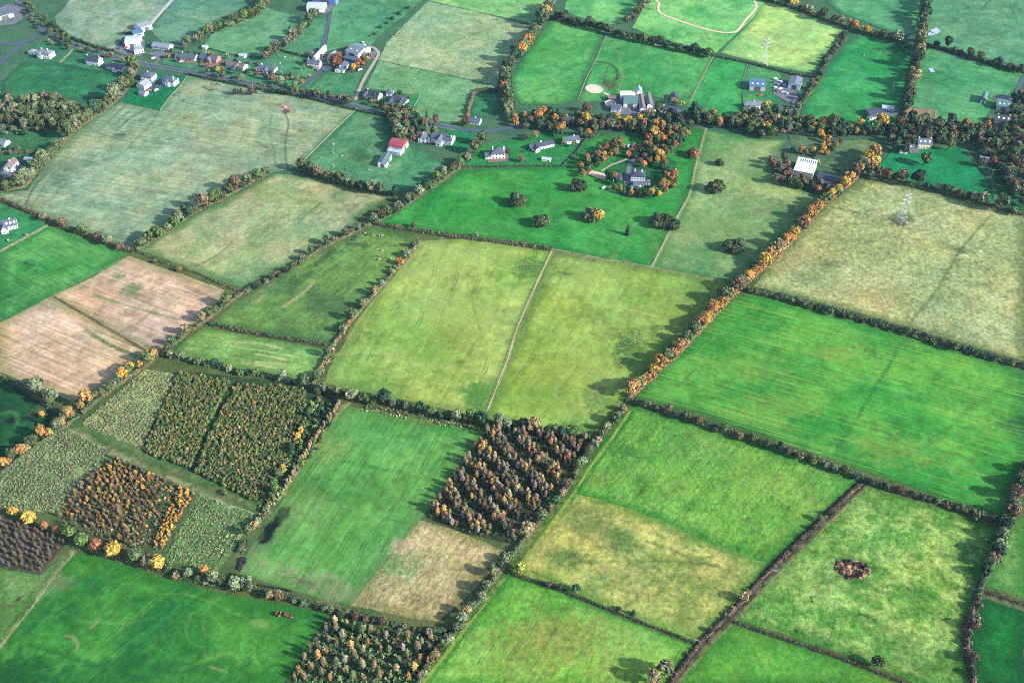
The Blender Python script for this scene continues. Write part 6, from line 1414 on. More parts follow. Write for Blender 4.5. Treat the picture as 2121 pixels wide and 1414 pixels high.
    if skylights:
        for k in range(skylights):
            cx = L * (k + .5) / skylights; m = MB()
            if roof in ('gx',):
                z = wh + rh * .45; y = D / 2 * .45; sl = rh / (D / 2); a = .7
                m.add([(cx - .7, y - a, z - a * sl + .32), (cx + .7, y - a, z - a * sl + .32), (cx + .7, y + a, z + a * sl + .32), (cx - .7, y + a, z + a * sl + .32),
                       (cx - .7, y - a, z - a * sl + .2), (cx + .7, y - a, z - a * sl + .2), (cx + .7, y + a, z + a * sl + .2), (cx - .7, y + a, z + a * sl + .2)],
                      [(0, 1, 2, 3), (0, 1, 5, 4), (1, 2, 6, 5), (2, 3, 7, 6), (3, 0, 4, 7)])
                ob('skylight', m.mesh('skylight', [ROOFM['white']]), ro)
    if barn:
        m = MB(); m.box(L * .3, L * .7, -.06, -.003, 0, wh * .86); ob('door', m.mesh('door', [WALLM['dark']]), e)
        m = MB(); m.box(L + .003, L + .06, D * .3, D * .62, 0, wh * .86); ob('door', m.mesh('door', [WALLM['dark']]), e)
        m = MB()
        for k in range(int(L / 2.4)):
            m.box(k * 2.4 + 1.1, k * 2.4 + 1.22, -.05, -.002, wh * .86 if L * .28 < k * 2.4 + 1.2 < L * .72 else .2, wh)
        if m.v: ob('cladding', m.mesh('cladding', [wm]), e)
    else:
        if win:
            for s in range(storeys):
                for k in range(win):
                    x = L * (k + .5) / win
                    if any(a - .3 < x < b + .3 for a, b, *_ in wings): continue
                    if s == 0 and doors and k == win // 2:
                        m = MB(); m.box(x - .5, x + .5, -.06, -.003, 0, 2.1); ob('door', m.mesh('door', [M_DOOR]), e); continue
                    window(x, 0, 1.0 + s * 2.7, 1.2, 1.25, 'f')
                if sidewin:
                    for y in ((D * .3, D * .7) if D > 7 else (D * .5,)):
                        window(L, y, 1.0 + s * 2.7, 1.0, 1.2, 'r')
                        window(0, y, 1.0 + s * 2.7, 1.0, 1.2, 'l')
    return e


B = building
B('house', "two storey white house with slate hip roof and curved drive", 'house', (77,120), (104,124), 9, 5.4, 2.6, 'hip', 'white', 'lead', [(.3,.5),(.75,.5)], 5, 2, wings=((3.0,7.0,2.0,4.6,2.0),))
B('garage', "white garage with hip roof beside the hip roofed house", 'garage', (59,113), (71,115), 6, 3, 1.9, 'hip', 'white', 'grey', win=2)
B('house', "white dormer house with dark steep roof and end chimneys", 'house', (179,134), (205,138), 8, 5.0, 3.0, 'gx', 'white', 'dark', [(.04,.5),(.96,.5)], 5, 2)
B('house', "long white bungalow with grey blue roof and gabled front wing", 'house', (220,143), (253,150), 8.5, 2.9, 2.4, 'gx', 'white', 'slate', [(.35,.5)], 5, 1, wings=((9.5,14,3.2,2.9,2.2),))
B('house', "upper new white house with grey hip roof", 'house', (293,168), (316,171), 9, 5.2, 2.6, 'hip', 'white', 'slate', [(.5,.5)], 4, 2)
B('house', "lower gabled wing house of the new white pair, fronting the black forecourt", 'house', (284,184), (300,188), 10, 4.2, 2.6, 'gy', 'white', 'grey', [], 2, 2)
B('house', "new white house with hip roof beside the sage pasture", 'house', (338,177), (361,181), 9, 5.2, 2.6, 'hip', 'white', 'slate', [(.85,.4)], 4, 2, wings=((3.5,7.5,1.8,4.8,1.8),))
B('shed', "small white gabled shed on the dark emerald lawn", 'shed', (288,198), (300,201), 6, 2.8, 1.5, 'gx', 'white', 'lead', win=1)
B('barn', "long grey barn at the foot of the straight lane", 'barn', (294,68), (316,60), 14, 5, 1.6, 'gx', 'white', 'grey', barn=True)
B('barn', "low pale barn between long grey barn and arched barn", 'barn', (279,79), (299,75), 10, 4, 1.2, 'gx', 'white', 'blue', barn=True)
B('barn', "arched white barn in the concrete farmyard", 'barn', (261,100), (291,98), 16, 4.5, 3.2, 'ax', 'white', 'pale', barn=True)
B('house', "white farmhouse beside the arched barn", 'house', (280,114), (299,110), 8, 5, 2.2, 'hip', 'white', 'grey', [(.2,.5),(.8,.5)], 3, 2)
B('house', "long white bungalow with pale roof east of the arched barn", 'house', (315,101), (350,106), 9, 3, 2.2, 'gx', 'white', 'grey', [], 7, 1)
B('house', "cream bungalow with slate roof on a reddish forecourt", 'house', (363,122), (404,128), 9, 2.9, 2.4, 'gx', 'cream', 'slate', [(.3,.5)], 6, 1)
B('house', "dormer brick house with steep dark roof", 'house', (414,127), (448,133), 10, 3.2, 3.4, 'gx', 'brick', 'slate', [(.6,.5)], 5, 1, wings=((9,13.5,2.5,3.2,3.0),))
B('house', "white bungalow with dark brown roof and front gable", 'house', (468,139), (504,147), 8.5, 2.9, 2.3, 'gx', 'white', 'brown', [(.7,.5)], 6, 1, wings=((11,16,3,2.9,2.2),))
B('shed', "little white shed behind the brown roofed bungalow", 'shed', (495,120), (507,122), 5, 2.6, .8, 'gx', 'white', 'pale', win=1)
B('house', "white L shaped corner bungalow with slate hip roof", 'house', (531,147), (568,152), 8.5, 3, 2.3, 'hip', 'white', 'slate', [(.25,.5)], 6, 1, wings=((9,13,3,3,1.8),))
B('shed', "white field shelter beside the sheep pasture hedge", 'shed', (419,103), (427,104), 5, 2.6, .9, 'gx', 'white', 'pale', win=1)
B('barn', "arched pale barn below the huge blue shed", 'barn', (636,26), (672,27), 14, 4.5, 3.0, 'ax', 'white', 'pale', barn=True)
B('barn', "huge blue and white shed at the top edge", 'barn', (648,8), (696,12), 26, 6.5, 2.0, 'gx', 'blue', 'white', barn=True)
B('barn', "long white stone barn along the farm lane", 'barn', (648,127), (655,128), 26, 4, 1.6, 'gy', 'white', 'pale', win=1)
B('house', "white farmhouse with dark roof in front of the long barn", 'house', (637,140), (662,143), 7, 4.8, 2.4, 'gx', 'white', 'slate', [(.05,.5),(.95,.5)], 5, 2)
B('shed', "white gabled outhouse across the dark farmyard", 'shed', (680,122), (690,124), 9, 3.6, 1.6, 'gy', 'white', 'grey', win=1)
B('shed', "low lean shed on the west side of the long stone barn", 'shed', (637,118), (645,119), 8, 2.6, .8, 'gx', 'grey', 'slate', win=1)
B('barn', "big grey roofed cattle barn with white gable", 'barn', (716,116), (742,124), 20, 5.5, 2.2, 'gx', 'white', 'lead', barn=True, skylights=2)
B('shed', "blue sheeted lean shed below the big cattle barn", 'shed', (712,126), (738,132), 6, 3.2, .7, 'gx', 'blue', 'slate', win=0)
B('house', "long narrow white cottage in the farm garden", 'house', (694,150), (712,152), 16, 3, 2.0, 'gy', 'white', 'slate', [(.5,.2)], 2, 1)
B('house', "white house with black roof inside the dark hedge square", 'house', (752,200), (783,208), 8, 3.2, 2.8, 'gx', 'white', 'dark', [(.2,.5)], 5, 1, wings=((2,6,2.5,3.2,2.4),))
B('garage', "small white garage with hip roof behind the twin roofed bungalow", 'garage', (800,199), (812,200), 7, 3, 2.2, 'hip', 'white', 'slate', win=1)
B('house', "large white bungalow with black twin front gables", 'house', (804,216), (838,221), 12, 3.2, 3.2, 'hip', 'white', 'dark', [], 5, 1, wings=((1,5.2,2.4,3.2,2.4),(10.5,14.5,2.4,3.2,2.4)))
B('barn', "red roofed barn with open pale lower roof", 'barn', (806,313), (834,318), 13, 5, 3.4, 'ax', 'white', 'red', barn=True)
B('shed', "pale lean shed under the red roofed barn", 'shed', (803,318), (829,323), 5, 3, .8, 'gx', 'white', 'pale', win=0)
B('barn', "green grey roofed barn standing below the red roofed one", 'barn', (783,346), (801,348), 16, 4.2, 1.4, 'gy', 'white', 'green', barn=True)
B('house', "old white house with slate roof by the olive grove", 'house', (866,295), (881,297), 9, 4, 2.4, 'gy', 'white', 'slate', [(.5,.6)], 2, 2)
B('shed', "small white outhouse between old house and modern house", 'shed', (883,296), (890,297), 6, 3, 1.3, 'gy', 'white', 'slate', win=1)
B('house', "modern white house with crossing slate roofs and big glass gable", 'house', (893,295), (935,302), 10, 4.2, 3, 'gx', 'white', 'slate', [(.95,.3)], 6, 1, wings=((6,11,4.5,4.4,3.2),))
B('house', "tall white hip roofed house on the bright lawn", 'house', (1018,330), (1046,330), 10, 5.4, 3.2, 'hip', 'cream', 'slate', [(.1,.5),(.92,.5)], 4, 2)
B('shed', "low slate roofed annexe of the tall hip roofed house", 'shed', (1006,331), (1018,330), 7, 2.8, 1.6, 'gx', 'white', 'slate', win=2)
B('house', "small white cottage hidden at the paddock trees", 'house', (972,257), (993,260), 7, 3, 2, 'gx', 'white', 'slate', [(.5,.5)], 4, 1)
B('house', "long low white bungalow with dark roof on the hedged lawn", 'house', (1104,314), (1148,304), 8, 3, 2.2, 'gx', 'white', 'dark', [(.45,.5)], 7, 1, wings=((1,5,3.5,3,2.0),))
B('house', "small white bungalow with dark roof by the orange tree", 'house', (1170,300), (1200,296), 8, 3, 2.2, 'gx', 'white', 'slate', [(.7,.5)], 5, 1)
B('house', "grey slated cottage beside the round orange tree", 'house', (1158,252), (1182,258), 8, 3, 2.6, 'gx', 'white', 'slate', [(.5,.5)], 4, 1)
B('barn', "white rendered barn with teal green roof in the white farm", 'barn', (1291,224), (1319,226), 16, 5, 2.2, 'gx', 'white', 'teal', barn=True)
B('barn', "wide white flat shed behind the teal roofed barn", 'barn', (1285,208), (1315,208), 8, 5, .5, 'flat', 'white', 'white', win=4)
B('barn', "long brown pink roofed stable block of the white farm", 'barn', (1325,234), (1337,234), 26, 4, 1.8, 'gy', 'white', 'brown', win=1, skylights=0)
B('barn', "second long stable block east of the first", 'barn', (1340,226), (1351,226), 22, 4, 1.8, 'gy', 'white', 'brown', win=1)
B('barn', "tall white gabled store at the top of the white farm", 'barn', (1318,204), (1329,204), 9, 6.5, 2.4, 'gy', 'white', 'pale', win=1, storeys=2)
B('shed', "white shed beside the slurry ring", 'shed', (1265,232), (1284,234), 9, 3.4, 1.4, 'gx', 'white', 'slate', win=2)
B('shed', "red sided shed above the slurry ring", 'shed', (1260,210), (1275,210), 6, 3, .9, 'gx', 'brick', 'brown', win=1)
B('house', "white roadside cottage with dark roof and end chimney", 'house', (1372,234), (1400,236), 8, 3.2, 2.2, 'gx', 'white', 'dark', [(.06,.5)], 4, 1)
B('shed', "dark roofed red stable shed above the roadside cottage", 'shed', (1390,210), (1405,210), 9, 3.2, 1.6, 'gy', 'brick', 'dark', win=1)
B('shed', "small sunlit annexe east of the roadside cottage", 'shed', (1402,238), (1409,238), 5, 2.8, .9, 'gx', 'white', 'slate', win=1)
B('barn', "bright blue barn with rows of skylights", 'barn', (1552,188), (1584,190), 15, 5, 1.8, 'gx', 'grey', 'blue', barn=True, skylights=3)
B('house', "grey house half hidden by trees below the blue barn", 'house', (1545,227), (1580,226), 8, 3.4, 2.4, 'gx', 'white', 'lead', [(.5,.5)], 5, 1)
B('barn', "grey steel barn in the scrap yard", 'barn', (1631,184), (1656,188), 16, 5.2, 1.6, 'gy', 'white', 'lead', barn=True)
B('house', "white three bay manor with dark hip roof", 'house', (1306,379), (1335,381), 11, 6.4, 2.6, 'hip', 'white', 'dark', [(.25,.5),(.75,.5)], 5, 2)
B('garage', "white double garage with dark hip roof beside the manor", 'garage', (1270,375), (1289,374), 8, 3, 2, 'hip', 'white', 'dark', win=3)
B('shed', "low slate roofed front annexe of the manor", 'shed', (1312,388), (1334,388), 5, 2.8, 1.2, 'gx', 'white', 'slate', win=3)
B('shed', "small blue grey outhouse in front of the manor", 'shed', (1305,397), (1319,399), 6, 2.6, .9, 'gx', 'grey', 'blue', win=1)
B('shed', "little dark summerhouse east of the manor", 'shed', (1336,384), (1346,384), 5, 2.6, 1, 'hip', 'grey', 'slate', win=1)
WH = B('warehouse', "large flat white shed with bright roof", 'warehouse', (1642,364), (1682,372), 22, 5.5, .4, 'flat', 'white', 'white', win=4)
for k in range(9):
    m = MB(); m.box(2.2 + k * 1.75, 3.3 + k * 1.75, 15.5, 20.0, 5.96, 6.02); ob('roof_light', m.mesh('roof_light', [ROOFM['slate']]), WH)
for k in range(5):
    m = MB(); m.box(1.5 + k * 3.4, 2.1 + k * 3.4, 3.0 + (k % 2) * 2, 4.2 + (k % 2) * 2, 5.96, 6.35); ob('roof_vent', m.mesh('roof_vent', [ROOFM['grey']]), WH)
B('shed', "long dark shed beside the flat white shed", 'shed', (1690,372), (1735,384), 9, 3, .8, 'gx', 'dark', 'dark', win=0)
B('greenhouse', "low glassy pool house in front of the dark shed", 'greenhouse', (1697,380), (1722,385), 7, 1.2, .7, 'gx', 'timber', 'grey', win=0)
B('house', "cream white house with slate roof under the trees", 'house', (1900,308), (1928,309), 9, 4.6, 3.2, 'gx', 'cream', 'slate', [(.06,.5),(.94,.5)], 5, 1, skylights=3)
B('shed', "slate roofed wing joined to the cream white house", 'shed', (1885,306), (1900,306), 8, 3, 1.8, 'gx', 'white', 'slate', win=2)
B('shed', "white gabled shed at the lawn corner below the dark trees", 'shed', (1862,318), (1874,320), 9, 2.8, 1.2, 'gy', 'white', 'pale', win=1)
B('stable', "dark roofed stable at the end of the emerald field", 'stable', (1801,246), (1828,242), 12, 3.2, 1.6, 'gx', 'dark', 'dark', win=0)
B('stable', "white stable range with low roof above the dark stable", 'stable', (1826,230), (1850,233), 6, 3.2, .9, 'gx', 'white', 'pale', win=5)
B('shed', "small white shed in front of the dark stable", 'shed', (1801,250), (1822,246), 4, 2.8, .8, 'gx', 'white', 'slate', win=3)
B('barn', "arched green barn at the edge of the ridge line field", 'barn', (2030,214), (2040,216), 14, 3.4, 2.6, 'ay', 'white', 'teal', barn=True)
B('barn', "teal green gabled barn of the farm at the picture edge", 'barn', (2063,228), (2090,232), 14, 4.5, 2, 'gx', 'stone', 'teal', barn=True, skylights=3)
B('house', "dark slated farmhouse with little white gable front", 'house', (2060,258), (2090,262), 10, 4.6, 3, 'gx', 'stone', 'dark', [(.1,.5),(.9,.5)], 5, 1, skylights=3, wings=((6,9.5,3,3,2),))
B('house', "house with brown roof at the picture edge by the willow copse", 'house', (-4,226), (8,232), 12, 3.4, 2.4, 'gy', 'white', 'brown', [(.5,.5)], 2, 1)
B('house', "house with pale slate roof cut by the picture edge", 'house', (-6,303), (10,306), 8, 3, 2, 'gx', 'white', 'lead', [], 3, 1)
B('house', "white house with brown gabled roof by the row of white cars", 'house', (10,357), (25,358), 13, 4.2, 3, 'gy', 'white', 'brown', [(.5,.5)], 2, 2)
B('house', "long white house with grey slate roof and skylights", 'house', (-2,482), (38,473), 10, 3.6, 3.2, 'gx', 'white', 'slate', [(.7,.5)], 7, 1, skylights=5, wings=((2,7,4,3.4,3),))
B('warehouse', "dark blue works shed with pale front in the corner", 'warehouse', (-6,46), (30,36), 16, 5, 1.4, 'gx', 'grey', 'slate', barn=True)
B('warehouse', "black roofed works shed behind the pale fronted one", 'warehouse', (-6,30), (12,22), 16, 5, 1.4, 'gx', 'dark', 'dark', barn=True)
B('shed', "white container shed at the copse below the dark paddock", 'shed', (163,236), (177,239), 3, 2.6, .3, 'flat', 'white', 'white', win=0)
B('shed', "small grey cabin in front of the brown wood", 'shed', (2029,334), (2056,338), 5, 2.4, .6, 'gx', 'grey', 'pale', win=1)
B('shed', "white glasshouse frame on the bungalow lawn", 'shed', (1122,334), (1140,336), 4, 2, .6, 'gx', 'white', 'pale', win=2)

# slurry ring, ring feeder, horse walker rails
X, Y = G(1264, 218); m = MB()
for k in range(24):
    a0, a1 = 2 * math.pi * k / 24, 2 * math.pi * (k + 1) / 24
    for r_ in (5.2,):
        p = [(r_ * math.cos(a), r_ * math.sin(a)) for a in (a0, a1)]; q = [((r_ - .3) * math.cos(a), (r_ - .3) * math.sin(a)) for a in (a0, a1)]
        m.add([(*p[0], 0), (*p[1], 0), (*q[1], 0), (*q[0], 0), (*p[0], 2.4), (*p[1], 2.4), (*q[1], 2.4), (*q[0], 2.4)], [(0, 1, 5, 4), (2, 3, 7, 6), (4, 5, 6, 7)])
e = empty('slurry_tank', (X, Y, 0)); tag(e, "round open grey slurry ring beside the white farm", 'tank')
ob('ring_wall', m.mesh('ring_wall', [WALLM['grey']]), e)
m = MB(); m.cyl((0, 0, .2), 4.8, 1.2, 24); ob('slurry', m.mesh('slurry', [M_YARD]), e)

X, Y = G(591, 223); e = empty('ring_feeder', (X, Y, 0)); tag(e, "small round cattle feeder on the ring of mud in the sage pasture", 'feeder')
m = MB()
for k in range(16):
    a0, a1 = 2 * math.pi * k / 16, 2 * math.pi * (k + 1) / 16
    m.bar((1.2 * math.cos(a0), 1.2 * math.sin(a0), 0), (1.2 * math.cos(a0), 1.2 * math.sin(a0), 1.2), .05)
    for z in (.3, 1.2): m.bar((1.2 * math.cos(a0), 1.2 * math.sin(a0), z), (1.2 * math.cos(a1), 1.2 * math.sin(a1), z), .05)
ob('rack', m.mesh('rack', [M_STEEL]), e)
m = MB(); m.cyl((0, 0, 0), .9, .8, 12, r2=.7); ob('hay', m.mesh('hay', [solid('hay', (.2, .16, .08), .3, 2, raw=True)]), e)


# ------------------------------------------------------------------ pylons and poles
def pylon(x, y, H, label, rz):
    X, Y = G(x, y); e = empty('lattice_pylon', (X, Y, 0), rz); tag(e, label, 'pylon')
    prof = [(0, 3.3), (.2, 2.5), (.4, 1.7), (.56, 1.1), (.72, .85), (.88, .7), (1.0, .08)]
    m = MB()
    for (t0, w0), (t1, w1) in zip(prof[:-1], prof[1:]):
        c0 = [(sx * w0, sy * w0, t0 * H) for sx, sy in ((-1, -1), (1, -1), (1, 1), (-1, 1))]; c1 = [(sx * w1, sy * w1, t1 * H) for sx, sy in ((-1, -1), (1, -1), (1, 1), (-1, 1))]
        for k in range(4):
            k2 = (k + 1) % 4
            m.bar(c0[k], c1[k], .10); m.bar(c0[k], c1[k2], .055); m.bar(c0[k2], c1[k], .055); m.bar(c1[k], c1[k2], .05)
    ob('tower', m.mesh('tower', [M_STEEL]), e)
    for t, w in ((.62, 5.0), (.76, 4.2), (.89, 3.4)):
        m = MB(); z = t * H
        for s in (-1, 1):
            for yy in (-.8, .8):
                m.bar((s * .6, yy, z), (s * w, 0, z + .25), .06); m.bar((s * .6, yy, z + 1.5), (s * w, 0, z + .25), .045)
            for q in (.35, .65): m.bar((s * (.6 + (w - .6) * q), -.8 * (1 - q), z + .1), (s * (.6 + (w - .6) * q), 0, z + 1.5 * (1 - q)), .05)
        a = ob('cross_arm', m.mesh('cross_arm', [M_STEEL]), e)
        for s in (-1, 1):
            i = MB()
            for q in range(5): i.cyl((s * w, 0, z - 1.7 + q * .36), .17, .12, 8)
            i.bar((s * w, 0, z - 1.8), (s * w, 0, z + .25), .035); ob('insulator', i.mesh('insulator', [M_GLASS]), a)
    for sx in (-1, 1):
        for sy in (-1, 1):
            f = MB(); f.cyl((sx * 3.3, sy * 3.3, -.1), .9, .55, 10, r2=.7); ob('footing', f.mesh('footing', [M_EARTH if sx < 0 else WALLM['stone']]), e)
pylon(1866, 459, 28.0, "steel lattice pylon standing in the straw khaki pasture", R(25))
pylon(1580, 134, 29.0, "steel lattice pylon standing in the far pale lime field", R(12))

for x, y, lab in [(588,222,"thin pole beside the cattle feeder"), (2026,293,"wooden pole at the right wood field"), (1848,188,"white pole in the emerald field"), (1323,196,"tall thin pole at the top of the white farm"), (1556,60,"wooden pole beside the sand loop"), (1962,75,"white pole in the puddle field"), (2052,370,"pole beside the twin wheel track")]:
    X, Y = G(x, y); e = empty('utility_pole', (X, Y, 0)); tag(e, lab, 'pole'); m = MB(); m.cyl((0, 0, -.2), .14, 9.2, 8, r2=.09); ob('pole', m.mesh('pole', [M_WOOD]), e)
    m = MB(); m.box(-.9, .9, -.06, .06, 8.4, 8.55)
    for q in (-.8, 0, .8): m.cyl((q, 0, 8.55), .06, .2, 6)
    ob('cross_bar', m.mesh('cross_bar', [M_WOOD]), e)

# ------------------------------------------------------------------ fences
POST = MB(); POST.box(-.09, .09, -.09, .09, -.2, 1.25); POST.box(-.11, .11, -.11, .11, 1.25, 1.3); POST = POST.mesh('post', [M_WOOD])
FENCES = [
 ([(1462,268),(1441,345),(1429,400),(1403,450),(1350,553)], "post and rail fence between emerald lawn and khaki parkland"),
 ([(1145,518),(1250,538),(1350,555),(1420,568),(1500,584)], "post fence below the emerald lawn"),
 ([(1143,521),(1105,603),(1068,690),(1051,746),(1011,848)], "wire fence beside the dirt track of the yellow pasture"),
 ([(740,226),(700,264),(617,346)], "wire fence between sage pasture and sheep pasture"),
 ([(1258,70),(1232,130),(1214,165),(1197,208)], "fence beside the curved tractor tracks"),
 ([(1479,116),(1452,166),(1428,214)], "wire fence on the edge of the narrow green field"),
 ([(785,126),(840,138),(900,150),(960,163),(1035,181)], "wire fence across the grazed pasture"),
 ([(1550,131),(1538,172),(1540,180)], "short fence of the blue barn paddock"),
 ([(388,159),(370,183),(352,202),(332,230)], "boundary fence of the two new houses"),
 ([(100,467),(50,494),(0,521)], "garden fence of the long grey roofed house"),
 ([(150,104),(138,118),(124,131)], "fence between white roadside gardens"),
 ([(277,128),(266,142),(254,155)], "garden wall fence beside the gabled bungalow"),
 ([(1878,222),(1905,226),(1938,229)], "white fence on the top of the sand paddock"),
 ([(1938,229),(1935,247),(1930,266)], "fence down the side of the sand paddock"),
 ([(840,196),(868,194),(862,215),(846,236)], "fence round the twin roofed bungalow garden"),
]
for pts, lab in FENCES:
    L = smooth_line(GL(pts), 1.0); S = np.concatenate([[0], np.cumsum(np.linalg.norm(np.diff(L, axis=0), axis=1))])
    n = min(44, max(4, int(S[-1] / 3.2))); P = np.stack([np.interp(np.linspace(0, S[-1], n), S, L[:, k]) for k in (0, 1)], 1); c0 = P[0]
    e = empty('fence', (c0[0], c0[1], 0)); tag(e, lab, 'fence'); m = MB()
    for a, b in zip(P[:-1] - c0, P[1:] - c0):
        for z in (.55, 1.05): m.bar((*a, z), (*b, z), .05)
    ob('rail', m.mesh('rail', [M_WOOD]), e)
    for a in P - c0:
        ob('post', POST, e, (a[0], a[1], 0))
X, Y = G(1231, 186); e = empty('pen_rail', (X, Y, 0)); tag(e, "white ring rail round the sandy lunging pen", 'rail')
m = MB(); n = 28
for k in range(n):
    a0, a1 = 2 * math.pi * k / n, 2 * math.pi * (k + 1) / n
    for z in (.6, 1.15): m.bar((8.3 * math.cos(a0), 8.3 * math.sin(a0), z), (8.3 * math.cos(a1), 8.3 * math.sin(a1), z), .05)
    ob('post', POST, e, (8.3 * math.cos(a0), 8.3 * math.sin(a0), 0))
ob('ring_rail', m.mesh('ring_rail', [M_WHITEPAINT]), e)
X, Y = G(1505, 1225)
for x, y, lab in [(1445,1328,"grey field gate where two ditch hedges meet"), (1605,1183,"grey field gate bridging the slanting ditch"), (2020,1222,"pale field gate at the dark lane hedge"), (1146,519,"field gate at the end of the clipped hedge"), (1350,556,"field gate at the parkland fence corner"), (798,231,"pale gate on the corner of the sheep pasture")]:
    X, Y = G(x, y); e = empty('field_gate', (X, Y, 0), R(-20)); tag(e, lab, 'gate'); m = MB()
    for z in (.2, .45, .7, .95, 1.2): m.bar((-1.8, 0, z), (1.8, 0, z), .04)
    m.bar((-1.8, 0, .2), (1.8, 0, 1.2), .04); ob('gate_leaf', m.mesh('gate_leaf', [M_STEEL]), e)
    for s in (-1.95, 1.95): ob('post', POST, e, (s, 0, 0))

# ------------------------------------------------------------------ bales, rubble, machines, cars
BAL = MB(); BAL.cyl((0, -.6, .62), .62, 1.2, 14, axis='y'); BAL.cyl((0, -.66, .62), .5, 1.32, 14, axis='y'); BAL = BAL.mesh('silage_bale', [M_BLACKPLASTIC])
for pts, n, lab, grp in [([(502,1158),(499,1168),(494,1180)], 9, "shiny black wrapped bale in the short row at the crop corner", 'short row of black bales'), ([(540,1213),(560,1216),(585,1220),(604,1225)], 16, "shiny black wrapped bale in the long row on the hedge", 'long row of black bales')]:
    W = smooth_line(GL(pts), .5); idx = np.linspace(0, len(W) - 1, n).astype(int)
    for i in idx:
        for k in range(2 if 'short' in lab else 1):
            o = ob('silage_bale', BAL, None, (W[i][0] + k * 1.6 + (random.uniform(-.9, .9) if 'short' in lab else random.uniform(-.15, .15)), W[i][1] + k * .5 + random.uniform(-.2, .2), 0), random.uniform(-.5, .5) + 1.2); tag(o, lab, 'bale', grp)
ROCK = []
for k in range(5):
    r = np.random.default_rng(900 + k); V, F = ICO2
    W = V * (1 + .35 * (vn(V[:, 0] * 2 + 5, V[:, 1] * 2 + V[:, 2] * 1.7, k) - .5)[:, None] * 2) * np.array([1, .8, .55])
    me = mk('rubble', W, [F], [solid('rubble_tone', [(.11, .06, .04), (.04, .026, .02), (.15, .09, .055), (.02, .016, .016), (.09, .08, .03)][k], .3, 1.5, raw=True)]); ROCK.append(me)
# pit: sunken ring of earth with heaps
c = np.array(G(1765, 1178))
e = empty('rubble_pit', (c[0], c[1], .1), 0, 1.32); tag(e, "brown pit of soil and rubble dug in the mottled pasture", 'pit')
r = np.random.default_rng(5); gx, gy = np.meshgrid(np.linspace(-8, 8, 44), np.linspace(-6, 6, 36)); px_, py_ = gx.ravel(), gy.ravel()
rr = np.sqrt((px_ / 7.4) ** 2 + (py_ / 4.9) ** 2) + .28 * (fbm(px_ / 2.6 + 9, py_ / 2.6, 3, 3) - .5) * 2
zz = np.where(rr < 1.02, 1.15 * (fbm(px_ / 1.7, py_ / 1.7, 8, 4) - .28) * sstep(1.02, .7, rr) * 1.7 + .2, -.6)
idx = np.arange(len(px_)).reshape(36, 44); Q = np.stack([idx[:-1, :-1], idx[:-1, 1:], idx[1:, 1:], idx[1:, :-1]], -1).reshape(-1, 4)
Q = Q[(rr[Q] < 1.06).all(1)]
m_, nt_, b_ = newmat('pit_soil', .95, .05); geo = nd(nt_, 'ShaderNodeNewGeometry'); cr = nd(nt_, 'ShaderNodeValToRGB')
cr.color_ramp.elements[0].color = (.006, .005, .008, 1); cr.color_ramp.elements[0].position = .42; cr.color_ramp.elements[1].color = (.26, .15, .085, 1); cr.color_ramp.elements[1].position = .61
el = cr.color_ramp.elements.new(.51); el.color = (.045, .026, .02, 1)
nt_.links.new(noise(nt_, geo.outputs['Position'], .26, 5, .62), cr.inputs['Fac']); nt_.links.new(cr.outputs['Color'], b_.inputs['Base Color'])
ob('soil', mk('soil', np.column_stack([px_, py_, zz]), [Q], [m_]), e)
for k in range(6):
    a = random.uniform(0, 6.28); q = math.sqrt(random.random()) * .8
    o = ob('rubble', ROCK[k % 5], e, (6.4 * q * math.cos(a), 4.2 * q * math.sin(a), .45), random.uniform(0, 6), random.uniform(.25, .6))

CAR_MATS = {k: solid('car_' + k, c, .04, 1, raw=True, rough=.3, spec=.5) for k, c in dict(white=(.55, .56, .58), red=(.35, .03, .03), silver=(.30, .31, .33), blue=(.05, .12, .30), dark=(.03, .033, .04)).items()}
def car_meshes():
    prof = [(-2.1, .35), (-2.15, .75), (-1.9, .95), (-1.2, 1.0), (-.75, 1.45), (.75, 1.48), (1.5, 1.02), (2.1, .95), (2.15, .5), (2.1, .35)]
    m = MB(); n = len(prof)
    for s, yy in ((0, -.85), (1, .85)):
        pass
    vs = [(x, -.85 * (.86 if z > 1.2 else 1), z) for x, z in prof] + [(x, .85 * (.86 if z > 1.2 else 1), z) for x, z in prof]
    m.add(vs, [(k, (k + 1) % n, n + (k + 1) % n, n + k) for k in range(n)] + [tuple(range(n))[::-1], tuple(range(n, 2 * n))])
    g = MB()
    for s in (-1, 1): g.add([(-1.05, s * .87, 1.06), (1.3, s * .87, 1.06), (.72, s * .78, 1.4), (-.72, s * .78, 1.4)], [(0, 1, 2, 3)])
    g.add([(-1.2, -.72, 1.05), (-1.2, .72, 1.05), (-.79, .66, 1.42), (-.79, -.66, 1.42)], [(0, 1, 2, 3)]); g.add([(1.47, -.72, 1.08), (1.47, .72, 1.08), (.82, .66, 1.44), (.82, -.66, 1.44)], [(0, 1, 2, 3)])
    w = MB(); w.cyl((0, -.1, 0), .33, .2, 12, axis='y'); w.cyl((0, -.115, 0), .18, .23, 10, 1, axis='y')
    return m, g.mesh('window', [M_GLASS]), w.mesh('wheel', [M_BLACKPLASTIC, M_STEEL])
_cb, _cg, _cw = car_meshes(); _bodies = {k: _cb.mesh('body', [v]) for k, v in CAR_MATS.items()}
